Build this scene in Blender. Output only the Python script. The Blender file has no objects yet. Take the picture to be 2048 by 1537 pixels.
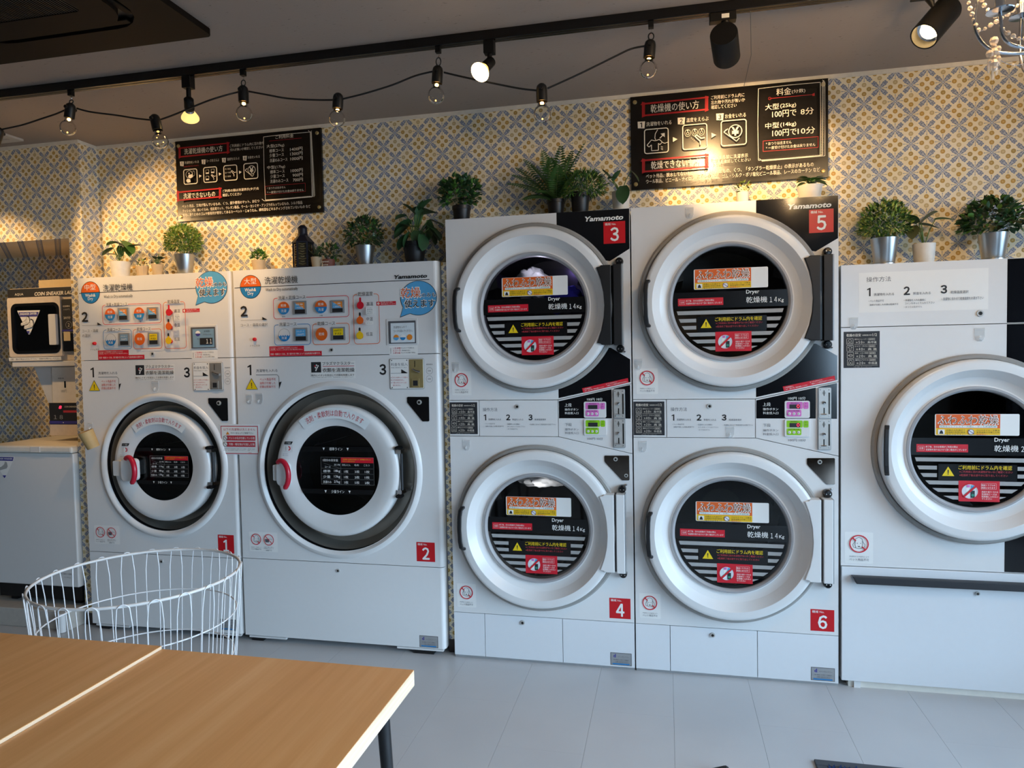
import bpy, math, random
from mathutils import Vector, Matrix, noise
from mathutils.geometry import tessellate_polygon
random.seed(7)
S = bpy.context.scene
COL = S.collection

# ------------------------------------------------------------------ camera (solved from the photograph's straight edges)
FPX, YAW, PITCH, ROLL = 1398.07, 0.217414, 0.041075, -0.018885
CAM = Vector((0.96389, -3.03519, 1.38535))
def _axes():
    cy, sy, cp, sp = math.cos(YAW), math.sin(YAW), math.cos(PITCH), math.sin(PITCH)
    f = Vector((-sy*cp, cy*cp, -sp)); r0 = Vector((cy, sy, 0)); u0 = r0.cross(f)
    cr, sr = math.cos(ROLL), math.sin(ROLL)
    return cr*r0 + sr*u0, -sr*r0 + cr*u0, f
CR, CU, CF = _axes()
cam_data = bpy.data.cameras.new('camera'); cam_data.sensor_width = 36; cam_data.sensor_fit = 'HORIZONTAL'
cam_data.lens = FPX*36/2048; cam_data.clip_start = 0.05
cam = bpy.data.objects.new('camera', cam_data); COL.objects.link(cam)
m3 = Matrix((CR, CU, -CF)).transposed().to_4x4(); m3.translation = CAM; cam.matrix_world = m3
S.camera = cam
def at(px, py, Y=0.0):
    """a measured pixel -> the point where its sight line meets the upright plane y = Y"""
    d = CF + CR*((px-1024)/FPX) - CU*((py-768.5)/FPX)
    t = (Y-CAM.y)/d.y
    return CAM + d*t
def atz(px, py, Z):
    d = CF + CR*((px-1024)/FPX) - CU*((py-768.5)/FPX)
    return CAM + d*((Z-CAM.z)/d.z)
def crop(x0, y0, s, Y=0.0):
    return lambda x, y: at(x0+x/s, y0+y/s, Y)

# ------------------------------------------------------------------ colour management, sky, daylight
S.view_settings.view_transform = 'Standard'; S.view_settings.look = 'None'
S.view_settings.gamma = 1.0; S.view_settings.use_curve_mapping = False
S.view_settings.exposure = 0.32
S.cycles.max_bounces = 8; S.cycles.diffuse_bounces = 4; S.cycles.glossy_bounces = 4
S.cycles.transparent_max_bounces = 16; S.cycles.transmission_bounces = 6
S.cycles.caustics_reflective = False; S.cycles.caustics_refractive = False
S.cycles.sample_clamp_indirect = 3.0
w = bpy.data.worlds.new('sky'); S.world = w; w.use_nodes = True
bg = w.node_tree.nodes['Background']; bg.inputs[0].default_value = (0.57, 0.77, 1.0, 1); bg.inputs[1].default_value = 12.5
def portal(name, loc, rot, sx, sy):
    l = bpy.data.lights.new(name, 'AREA'); l.shape = 'RECTANGLE'; l.size = sx; l.size_y = sy
    l.cycles.is_portal = True
    o = bpy.data.objects.new(name, l); COL.objects.link(o); o.location = loc; o.rotation_euler = rot
    return o
# sky portals in the two glazed walls (right wall and shop front behind the camera)
RW, FW, LW, BW = 3.6, -6.2, -3.3, 0.95          # right, front, left wall and rear of the service space
portal('sky_portal_right', (RW-0.01, -2.45, 1.2), (0, math.radians(90), 0), 2.1, 3.9)
portal('sky_portal_front', (3.2, FW+0.01, 1.2), (math.radians(90), 0, 0), .6, 2.1)

# ------------------------------------------------------------------ materials
def lin(h):
    h = h.lstrip('#'); out = []
    for i in (0, 2, 4):
        c = int(h[i:i+2], 16)/255
        out.append(c/12.92 if c <= .04045 else ((c+.055)/1.055)**2.4)
    return out
MATS = {}
def mat(name, hexc, rough=.5, metal=0., var=.05, scale=40, bump=0., bscale=300, emit=0., spec=.5, coat=0.):
    if name in MATS: return MATS[name]
    m = bpy.data.materials.new(name); m.use_nodes = True; nt = m.node_tree; N = nt.nodes; Lk = nt.links
    b = N['Principled BSDF']; c = lin(hexc)
    b.inputs['Roughness'].default_value = rough; b.inputs['Metallic'].default_value = metal
    b.inputs['Specular IOR Level'].default_value = spec
    if coat: b.inputs['Coat Weight'].default_value = coat; b.inputs['Coat Roughness'].default_value = .05
    tc = N.new('ShaderNodeTexCoord'); nz = N.new('ShaderNodeTexNoise'); nz.inputs['Scale'].default_value = scale
    nz.inputs['Detail'].default_value = 3; Lk.new(tc.outputs['Object'], nz.inputs['Vector'])
    rp = N.new('ShaderNodeValToRGB')
    rp.color_ramp.elements[0].position = .3; rp.color_ramp.elements[1].position = .7
    rp.color_ramp.elements[0].color = (*[x*(1-var) for x in c], 1); rp.color_ramp.elements[1].color = (*[min(1, x*(1+var)) for x in c], 1)
    Lk.new(nz.outputs['Fac'], rp.inputs['Fac']); Lk.new(rp.outputs['Color'], b.inputs['Base Color'])
    if emit:
        Lk.new(rp.outputs['Color'], b.inputs['Emission Color']); b.inputs['Emission Strength'].default_value = emit
    if bump:
        n2 = N.new('ShaderNodeTexNoise'); n2.inputs['Scale'].default_value = bscale; Lk.new(tc.outputs['Object'], n2.inputs['Vector'])
        bp = N.new('ShaderNodeBump'); bp.inputs['Strength'].default_value = bump; bp.inputs['Distance'].default_value = .002
        Lk.new(n2.outputs['Fac'], bp.inputs['Height']); Lk.new(bp.outputs['Normal'], b.inputs['Normal'])
    MATS[name] = m; return m
def glassy(name, tint, refl=.5, rough=.02, ior=1.45):
    """thin clear sheet: tinted see-through with Fresnel reflections"""
    m = bpy.data.materials.new(name); m.use_nodes = True; nt = m.node_tree; N = nt.nodes; Lk = nt.links
    for n in list(N): N.remove(n)
    out = N.new('ShaderNodeOutputMaterial'); tr = N.new('ShaderNodeBsdfTransparent'); tr.inputs[0].default_value = (*tint, 1)
    gl = N.new('ShaderNodeBsdfGlossy'); gl.inputs['Roughness'].default_value = rough
    fr = N.new('ShaderNodeFresnel'); fr.inputs['IOR'].default_value = ior
    nz = N.new('ShaderNodeTexNoise'); nz.inputs['Scale'].default_value = 6
    bp = N.new('ShaderNodeBump'); bp.inputs['Strength'].default_value = .02; Lk.new(nz.outputs['Fac'], bp.inputs['Height'])
    Lk.new(bp.outputs['Normal'], gl.inputs['Normal'])
    mx = N.new('ShaderNodeMixShader'); Lk.new(fr.outputs[0], mx.inputs[0]); Lk.new(tr.outputs[0], mx.inputs[1]); Lk.new(gl.outputs[0], mx.inputs[2])
    Lk.new(mx.outputs[0], out.inputs[0]); MATS[name] = m; return m

def frosted(name, hexc, a):
    m = mat(name, hexc, .25); m.node_tree.nodes['Principled BSDF'].inputs['Alpha'].default_value = a; return m
# ---- tiny expression layer over Math nodes (for the wallpaper and the floor)
class X:
    nt = None
    def __init__(s, v): s.v = v
    @staticmethod
    def op(o, *a, clamp=False):
        n = X.nt.nodes.new('ShaderNodeMath'); n.operation = o; n.use_clamp = clamp
        for i, q in enumerate(a):
            if isinstance(q, X): X.nt.links.new(q.v, n.inputs[i])
            else: n.inputs[i].default_value = q
        return X(n.outputs[0])
    def __add__(s, o): return X.op('ADD', s, o)
    __radd__ = __add__
    def __sub__(s, o): return X.op('SUBTRACT', s, o)
    def __rsub__(s, o): return X.op('SUBTRACT', o, s)
    def __mul__(s, o): return X.op('MULTIPLY', s, o)
    __rmul__ = __mul__
    def __truediv__(s, o): return X.op('DIVIDE', s, o)
    def __lt__(s, o): return X.op('LESS_THAN', s, o)
    def __gt__(s, o): return X.op('GREATER_THAN', s, o)
    def abs(s): return X.op('ABSOLUTE', s)
    def floor(s): return X.op('FLOOR', s)
    def max(s, o): return X.op('MAXIMUM', s, o)
    def min(s, o): return X.op('MINIMUM', s, o)
    def sqrt(s): return X.op('SQRT', s)
    def wrap(s): return s - X.op('FLOOR', s + .5)          # to [-.5, .5)
    def sstep(s, a, b): 
        n = X.nt.nodes.new('ShaderNodeMapRange'); n.interpolation_type = 'SMOOTHSTEP'
        X.nt.links.new(s.v, n.inputs['Value']); n.inputs['From Min'].default_value = a; n.inputs['From Max'].default_value = b
        return X(n.outputs['Result'])
def mixc(nt, fac, a, b):
    n = nt.nodes.new('ShaderNodeMix'); n.data_type = 'RGBA'
    nt.links.new(fac.v, n.inputs['Factor'])
    for k, q in (('A', a), ('B', b)):
        s_ = [i for i in n.inputs if i.name == k and i.type == 'RGBA'][0]
        if isinstance(q, (tuple, list)): s_.default_value = (*q[:3], 1)
        else: nt.links.new(q, s_)
    return [o for o in n.outputs if o.type == 'RGBA'][0]

def wallpaper():
    m = bpy.data.materials.new('patterned_wallpaper'); m.use_nodes = True; nt = m.node_tree; X.nt = nt
    g = nt.nodes.new('ShaderNodeNewGeometry'); sp = nt.nodes.new('ShaderNodeSeparateXYZ'); nt.links.new(g.outputs['Position'], sp.inputs[0])
    px, py, pz = X(sp.outputs[0]), X(sp.outputs[1]), X(sp.outputs[2])
    P = .1186
    u = (px + py - (1.7195 + .17))/P; v = (pz - 1.988)/P
    ux, vx = u.wrap(), v.wrap()
    ux2, vx2 = (u + .5).wrap(), (v + .5).wrap()
    first = (ux.abs() + vx.abs()) < .5
    a = ux*first + ux2*(1 - first); b = vx*first + vx2*(1 - first)
    aa, ab = a.abs(), b.abs()
    hi, lo = aa.max(ab), aa.min(ab)
    s = (aa + ab)*.70711; t = (hi - lo)*.70711
    # ochre rosettes
    d2 = ((hi - .343)*(hi - .343) + lo*lo).sqrt()
    disc = d2 < .077; dring = X.op('COMPARE', d2, .06, .02); dot = d2 < .010
    # id of the rosette for its tint
    cx = (u - a) + a.abs()*0; hor = aa > ab
    ida = (u*2 + .25).floor(); idb = (v*2 + .25).floor()
    wn = nt.nodes.new('ShaderNodeTexWhiteNoise'); wn.noise_dimensions = '3D'
    cb = nt.nodes.new('ShaderNodeCombineXYZ')
    sg = X.op('SIGN', a)*hor + X.op('SIGN', b)*(1 - hor)*3
    for i, q in enumerate(((u - a + .001).floor() + sg*.37, (v - b + .001).floor() + first*.5, hor)): nt.links.new(q.v, cb.inputs[i])
    nt.links.new(cb.outputs[0], wn.inputs['Vector'])
    # petal arms of the blue crosses
    wdt = s.sstep(.04, .18)*.040 + .030
    wob = X.op('SINE', s*58 + 1.6)*.008
    tip = (s + (t - .034).abs()*.8) < .330
    arm = ((t - wdt - wob) < 0)*tip*(s > .0)
    inner = (t < .046)*(t > .016)*(s > .15)*(s < .285)
    cut = (X.op('COMPARE', s, .222, .007))*(t < .05)
    wline = (t < .0085)*(s < .20)
    ray = (lo < .0075)*(hi < .225)*(hi > .02)
    bud = ((hi - .222)*(hi - .222) + lo*lo) < .00026
    nz = nt.nodes.new('ShaderNodeTexNoise'); nz.inputs['Scale'].default_value = 260; nz.inputs['Detail'].default_value = 2
    nt.links.new(g.outputs['Position'], nz.inputs['Vector']); nzv = X(nz.outputs['Fac'])
    base = lin('#efe0bd'); 
    n2 = nt.nodes.new('ShaderNodeTexNoise'); n2.inputs['Scale'].default_value = 9; nt.links.new(g.outputs['Position'], n2.inputs['Vector'])
    c = mixc(nt, X(n2.outputs['Fac']).sstep(.35, .65), lin('#fff2d6'), lin('#faeac6'))
    tint = mixc(nt, X(wn.outputs['Value']).sstep(.2, .8), lin('#cb9a2c'), lin('#ab8a2e'))
    tint = mixc(nt, X(wn.outputs['Value']) > .72, tint, lin('#d8bf86'))
    c = mixc(nt, disc*(nzv*.5 + .62), c, tint)
    c = mixc(nt, disc*dring*.16, c, lin('#8f6c1e'))
    c = mixc(nt, dot, c, lin('#f3e6c6'))
    c = mixc(nt, ray*.8, c, lin('#77808f'))
    c = mixc(nt, bud, c, lin('#7d8699'))
    c = mixc(nt, arm*(nzv*.5 + .70), c, lin('#7c87a0'))
    c = mixc(nt, inner*arm*.62, c, lin('#c6c8d2'))
    c = mixc(nt, cut*arm*.7, c, lin('#6b7590'))
    c = mixc(nt, wline, c, lin('#e6e6df'))
    bs = nt.nodes['Principled BSDF']; bs.inputs['Roughness'].default_value = .62; nt.links.new(c, bs.inputs['Base Color'])
    bp = nt.nodes.new('ShaderNodeBump'); bp.inputs['Strength'].default_value = .12; bp.inputs['Distance'].default_value = .001
    nt.links.new(nz.outputs['Fac'], bp.inputs['Height']); nt.links.new(bp.outputs['Normal'], bs.inputs['Normal'])
    return m
WALLP = wallpaper(); MATS['wallpaper'] = WALLP

def ceiling_mat():
    m = bpy.data.materials.new('fissured_ceiling_board'); m.use_nodes = True; nt = m.node_tree; N = nt.nodes; L = nt.links
    b = N['Principled BSDF']; b.inputs['Roughness'].default_value = .9
    g = N.new('ShaderNodeNewGeometry'); mp = N.new('ShaderNodeMapping'); mp.inputs['Scale'].default_value = (38, 190, 1); L.new(g.outputs['Position'], mp.inputs['Vector'])
    nz = N.new('ShaderNodeTexNoise'); nz.inputs['Scale'].default_value = 1; nz.inputs['Detail'].default_value = 2; L.new(mp.outputs[0], nz.inputs['Vector'])
    rp = N.new('ShaderNodeValToRGB'); rp.color_ramp.elements[0].position = .25; rp.color_ramp.elements[1].position = .29
    rp.color_ramp.elements[0].color = (*lin('#675e57'), 1); rp.color_ramp.elements[1].color = (*lin('#a3968c'), 1)
    L.new(nz.outputs['Fac'], rp.inputs['Fac']); L.new(rp.outputs['Color'], b.inputs['Base Color'])
    bp = N.new('ShaderNodeBump'); bp.inputs['Strength'].default_value = .25; bp.inputs['Distance'].default_value = .002
    L.new(nz.outputs['Fac'], bp.inputs['Height']); L.new(bp.outputs['Normal'], b.inputs['Normal'])
    return m
MATS['ceiling'] = ceiling_mat()

def wood_mat(name, c1, c2, c3, axis_scale=(1.2, 28, 28), rough=.35):
    m = bpy.data.materials.new(name); m.use_nodes = True; nt = m.node_tree; N = nt.nodes; L = nt.links
    b = N['Principled BSDF']; b.inputs['Roughness'].default_value = rough
    g = N.new('ShaderNodeNewGeometry'); mp = N.new('ShaderNodeMapping'); mp.inputs['Scale'].default_value = axis_scale; L.new(g.outputs['Position'], mp.inputs['Vector'])
    nz = N.new('ShaderNodeTexNoise'); nz.inputs['Scale'].default_value = 1.0; nz.inputs['Detail'].default_value = 5; nz.inputs['Roughness'].default_value = .6
    L.new(mp.outputs[0], nz.inputs['Vector'])
    rp = N.new('ShaderNodeValToRGB'); e = rp.color_ramp.elements; e[0].position = .3; e[1].position = .7
    e[0].color = (*lin(c1), 1); e[1].color = (*lin(c3), 1); k = e.new(.5); k.color = (*lin(c2), 1)
    L.new(nz.outputs['Fac'], rp.inputs['Fac']); L.new(rp.outputs['Color'], b.inputs['Base Color'])
    bp = N.new('ShaderNodeBump'); bp.inputs['Strength'].default_value = .05; L.new(nz.outputs['Fac'], bp.inputs['Height']); L.new(bp.outputs['Normal'], b.inputs['Normal'])
    MATS[name] = m; return m
wood_mat('table_top', '#d69e62', '#e1ab70', '#eab980', (26, 1.1, 26), .33)
wood_mat('table_edge', '#e2c6a4', '#ecd4b5', '#f2dfc6', (60, 2.5, 200), .5)

# palette
for n_, *a_ in (('white', '#e4e3e1', .28), ('white2', '#dcdbd9', .33), ('whitewarm', '#e9e2d6', .4), ('black', '#0c0c0e', .25), ('blackmatte', '#101012', .5),
                ('navy', '#0c0d11', .12), ('ink', '#1b1a1c', .55), ('inkgrey', '#5b5d63', .55), ('red', '#c8101c', .4), ('redprint', '#d0142a', .5), ('redtext', '#c23a45', .5),
                ('paper', '#efeeea', .55), ('orange', '#e2641d', .45), ('orange2', '#e88a2c', .45), ('blue', '#1d7fc0', .45), ('skyblue', '#58a9dc', .35),
                ('yellow', '#f0cf14', .45), ('yellow2', '#f2c21a', .45), ('greytrim', '#9b9893', .35), ('gasket', '#a3a2a3', .45), ('stripe', '#a5a5a3', .5),
                ('dark', '#232427', .5), ('darkgrey', '#55565a', .5), ('seam', '#3a3a3d', .7), ('clearwhite', '#e9eeee', .4), ('green', '#8fce14', .4), ('pink', '#d972c0', .4),
                ('teal', '#2b8c76', .5), ('brown', '#7d4a1e', .5), ('lcd', '#7fa0b8', .25), ('lcdwhite', '#dde6ea', .25), ('cream', '#d9c49a', .55),
                ('purple', '#3c3a8e', .5), ('socket', '#131313', .4), ('cable', '#121212', .6), ('cloth', '#e8e6e4', .9), ('clothblue', '#3a37c8', .8),
                ('boardblack', '#0d0907', .25), ('chalk', '#ece4d4', .7), ('chalkred', '#b3131f', .6), ('charcoal', '#26272b', .5), ('drawer', '#e2e4e6', .3)):
    mat(n_, a_[0], a_[1], var=.006 if n_ in ('white', 'white2', 'drawer', 'paper') else .03)
mat('steel', '#a5a29c', .3, .5, var=.08, scale=15); mat('darksteel', '#4b4844', .32, 1.0, scale=12); mat('chrome', '#d4d4d6', .08, 1.0); mat('mirror', '#8c8178', .06, 1.0)
mat('platesteel', '#c9c7c2', .3, .35); mat('brass', '#b09c6a', .3, .45); mat('drumsteel', '#3d3b39', .35, 1.0, scale=10); mat('nickel', '#a8a9aa', .3, .35)
mat('tincan', '#c9ccce', .3, 1.0, var=.06, scale=12); mat('potwhite', '#e6e2da', .45, bump=.05); mat('potblack', '#121112', .42); mat('potbeige', '#c6b090', .7, bump=.1, bscale=90)
mat('potbrown', '#7a4233', .6); mat('soil', '#2c211a', .9, bump=.4, bscale=120)
mat('leaf', '#4f7d34', .45, var=.25, scale=25); mat('leafdark', '#2f5030', .4, var=.25, scale=18); mat('leaflight', '#8ca544', .5, var=.25, scale=30); mat('leafyellow', '#c0c46c', .55, var=.2)
mat('fernleaf', '#3b632f', .5, var=.25, scale=25); mat('stemgreen', '#5d7a3a', .5); mat('leafolive', '#4a4f33', .4, var=.2, scale=18)
mat('lantern', '#20202c', .45, .3); mat('lanternglass', '#3c3320', .25)
mat('floorbase', '#74787d', .5); mat('basketwhite', '#eff0f1', .35); mat('rust', '#b79a84', .6)
mat('acpanel', '#15100d', .6, var=.04, spec=.12); mat('acdark', '#0d0b0a', .5); mat('vinylbase', '#2c211c', .5); mat('trimcream', '#efe8da', .5)
mat('ventwhite', '#cfc8c0', .5); mat('sneakerbeige', '#dfcfbc', .4); mat('plinth', '#b9b3aa', .6); mat('matframe', '#3f434a', .6); mat('matpile', '#1b3157', .95, var=.5, scale=220, bump=.8, bscale=240)
mat('outground', '#5a5a58', .9); mat('roomwall', '#6d665f', .8); mat('frame', '#2b2b2d', .4)
mat('spotmetal', '#0a0a0a', .5, 0, spec=.3); mat('redlit', '#ff2a4a', .4, emit=2.5)
mat('bulbwarm', '#ffcf86', .4, emit=9.0); mat('filament', '#ffb45a', .4, emit=22.0); mat('spotglow', '#ffd08a', .4, emit=22.0)
glassy('doorglass', (.80, .81, .82), rough=.015, ior=1.5); glassy('bulbglass', (.97, .965, .955), rough=.01, ior=1.22); frosted('clearplastic', '#f4f6f6', .30)
glassy('windowglass', (.93, .96, .97), rough=.01, ior=1.3); frosted('crystal', '#fbe9d3', .5)

# ------------------------------------------------------------------ mesh building
class MB:
    def __init__(s): s.v = []; s.f = []; s.m = []; s.mats = []; s.sm = []
    def mi(s, m):
        m = MATS[m] if isinstance(m, str) else m
        if m not in s.mats: s.mats.append(m)
        return s.mats.index(m)
    def add(s, vs, fs, m, smooth=False):
        o = len(s.v); i = s.mi(m); s.v += [tuple(q) for q in vs]
        for f in fs: s.f.append([o+k for k in f]); s.m.append(i); s.sm.append(smooth)
        return s
    def box(s, x0, x1, y0, y1, z0, z1, m):
        v = [(x, y, z) for x in (x0, x1) for y in (y0, y1) for z in (z0, z1)]
        return s.add(v, [(0, 1, 3, 2), (4, 6, 7, 5), (0, 4, 5, 1), (2, 3, 7, 6), (0, 2, 6, 4), (1, 5, 7, 3)], m)
    def prism(s, poly, y0, y1, m, holes=(), back=True):
        """outline in (x, z), counter-clockwise seen from the room; y0 is the face towards the room"""
        loops = [list(poly)] + [list(h) for h in holes]
        flat = [p for l in loops for p in l]; n = len(flat)
        tris = tessellate_polygon([[Vector((p[0], p[1], 0)) for p in l] for l in loops])
        ft, bk = [], []
        for t in tris:
            a, b, c = (flat[k] for k in t)
            if (b[0]-a[0])*(c[1]-a[1])-(b[1]-a[1])*(c[0]-a[0]) < 0: t = (t[0], t[2], t[1])
            ft.append(tuple(t)); bk.append((t[2]+n, t[1]+n, t[0]+n))
        fs = ft + (bk if back else [])
        o = 0
        for li, l in enumerate(loops):
            k = len(l); area = sum(l[i][0]*l[(i+1) % k][1]-l[(i+1) % k][0]*l[i][1] for i in range(k))
            for i in range(k):
                j = (i+1) % k; q = (o+i, o+i+n, o+j+n, o+j)
                if (area > 0) != (li == 0): q = q[::-1]
                fs.append(q)
            o += k
        return s.add([(p[0], y0, p[1]) for p in flat]+[(p[0], y1, p[1]) for p in flat], fs, m)
    def lathe(s, prof, cx, cz, n=64, m='white', smooth=True, a0=0, a1=2*math.pi):
        """revolve (r, y) about the axis through (cx, cz) pointing at the room; m may be a list per segment"""
        full = abs(a1-a0-2*math.pi) < 1e-6; nn = n if full else n+1
        vs = [(cx+r*math.cos(a0+(a1-a0)*i/n), y, cz+r*math.sin(a0+(a1-a0)*i/n)) for (r, y) in prof for i in range(nn)]
        return s.strip(vs, len(prof), n, nn, m, smooth)
    def strip(s, vs, np_, n, nn, m, smooth):
        o = len(s.v); s.v += [tuple(q) for q in vs]
        for k in range(np_-1):
            mi = s.mi(m[k] if isinstance(m, (list, tuple)) else m)
            for i in range(n):
                j = (i+1) % nn; s.f.append([o+k*nn+i, o+k*nn+j, o+(k+1)*nn+j, o+(k+1)*nn+i]); s.m.append(mi); s.sm.append(smooth)
        return s
    def lathez(s, prof, cx, cy, n=24, m='white', smooth=True, M=None):
        vs = [(cx+r*math.cos(2*math.pi*i/n), cy+r*math.sin(2*math.pi*i/n), z) for (r, z) in prof for i in range(n)]
        if M is not None: vs = [tuple(M @ Vector(q)) for q in vs]
        return s.strip(vs, len(prof), n, n, m, smooth)
    def tube(s, pts, r, m, n=8, caps=True, closed=False):
        pts = [Vector(p) for p in pts]; k = len(pts); rr = r if isinstance(r, (list, tuple)) else [r]*k
        vs = []; prev = None
        for i, p in enumerate(pts):
            t = (pts[(i+1) % k]-pts[i-1]) if closed else (pts[min(i+1, k-1)]-pts[max(i-1, 0)])
            t = t.normalized() if t.length > 1e-9 else Vector((0, 0, 1))
            a = prev if prev is not None else (Vector((0, 0, 1)) if abs(t.z) < .9 else Vector((1, 0, 0)))
            a = (a - t*a.dot(t)); a = a.normalized() if a.length > 1e-6 else t.orthogonal().normalized()
            b = t.cross(a); prev = a
            vs += [tuple(p+(a*math.cos(2*math.pi*j/n)+b*math.sin(2*math.pi*j/n))*rr[i]) for j in range(n)]
        fs = []
        for i in range(k if closed else k-1):
            q = (i+1) % k
            for j in range(n): fs.append((i*n+j, i*n+(j+1) % n, q*n+(j+1) % n, q*n+j))
        s.add(vs, fs, m, True)
        if caps and not closed:
            s.add(vs[:n], [tuple(range(n))[::-1]], m); s.add(vs[-n:], [tuple(range(n))], m)
        return s
    def ball(s, c, r, m, n=12, k=8, sc=(1, 1, 1), M=None, disp=None):
        vs = []; fs = []
        for i in range(k+1):
            ph = math.pi*i/k
            for j in range(n):
                a = 2*math.pi*j/n; q = Vector((math.sin(ph)*math.cos(a)*sc[0], math.sin(ph)*math.sin(a)*sc[1], math.cos(ph)*sc[2]))
                if disp: q *= disp(q)
                q *= r
                if M is not None: q = M @ q
                vs.append(tuple(Vector(c)+q))
        for i in range(k):
            for j in range(n): fs.append((i*n+j, (i+1)*n+j, (i+1)*n+(j+1) % n, i*n+(j+1) % n))
        return s.add(vs, fs, m, True)
    def build(s, name, parent=None, org=(0, 0, 0), bevel=0, angle=40, kind=None, label=None, seg=2):
        o = Vector(org); me = bpy.data.meshes.new(name)
        me.from_pydata([(v[0]-o.x, v[1]-o.y, v[2]-o.z) for v in s.v], [], s.f)
        for m in s.mats: me.materials.append(m)
        me.polygons.foreach_set('material_index', s.m); me.polygons.foreach_set('use_smooth', s.sm)
        me.validate(); me.update()
        if any(s.sm): me.set_sharp_from_angle(angle=math.radians(angle))
        ob = bpy.data.objects.new(name, me); COL.objects.link(ob)
        if parent is not None: ob.parent = parent
        else: ob.location = o
        if bevel:
            b = ob.modifiers.new('bevel', 'BEVEL'); b.width = bevel; b.segments = seg; b.limit_method = 'ANGLE'; b.angle_limit = math.radians(40)
        if kind: ob['kind'] = kind
        if label: ob['label'] = label
        return ob
def thing(name, label, cat, loc, group=None):
    o = bpy.data.objects.new(name, None); COL.objects.link(o); o.location = loc; o.empty_display_size = .05
    o['label'] = label; o['category'] = cat
    if group: o['group'] = group
    return o
def tag(o, label, cat, group=None):
    o['label'] = label; o['category'] = cat
    if group: o['group'] = group
    return o

# ------------------------------------------------------------------ flat print (decals, stickers, lettering)
_glyph = {}
def glyphs(s, bold=0.0, shear=0.0):
    key = (s, bold, shear)
    if key in _glyph: return _glyph[key]
    c = bpy.data.curves.new('t', 'FONT'); c.body = s; c.resolution_u = 2; c.offset = bold; c.shear = shear; c.space_line = 1.15
    o = bpy.data.objects.new('t', c)
    me = bpy.data.meshes.new_from_object(o)
    vs = [(v.co.x, v.co.y) for v in me.vertices]; fs = [tuple(p.vertices) for p in me.polygons]
    bpy.data.objects.remove(o); bpy.data.curves.remove(c); bpy.data.meshes.remove(me)
    if vs:
        x0 = min(v[0] for v in vs); x1 = max(v[0] for v in vs); y0 = min(v[1] for v in vs); y1 = max(v[1] for v in vs)
        vs = [((v[0]-x0)/(x1-x0), (v[1]-y0)/(y1-y0)) for v in vs]; asp = (x1-x0)/(y1-y0)
    else: asp = 1
    _glyph[key] = (vs, fs, asp); return _glyph[key]
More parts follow.
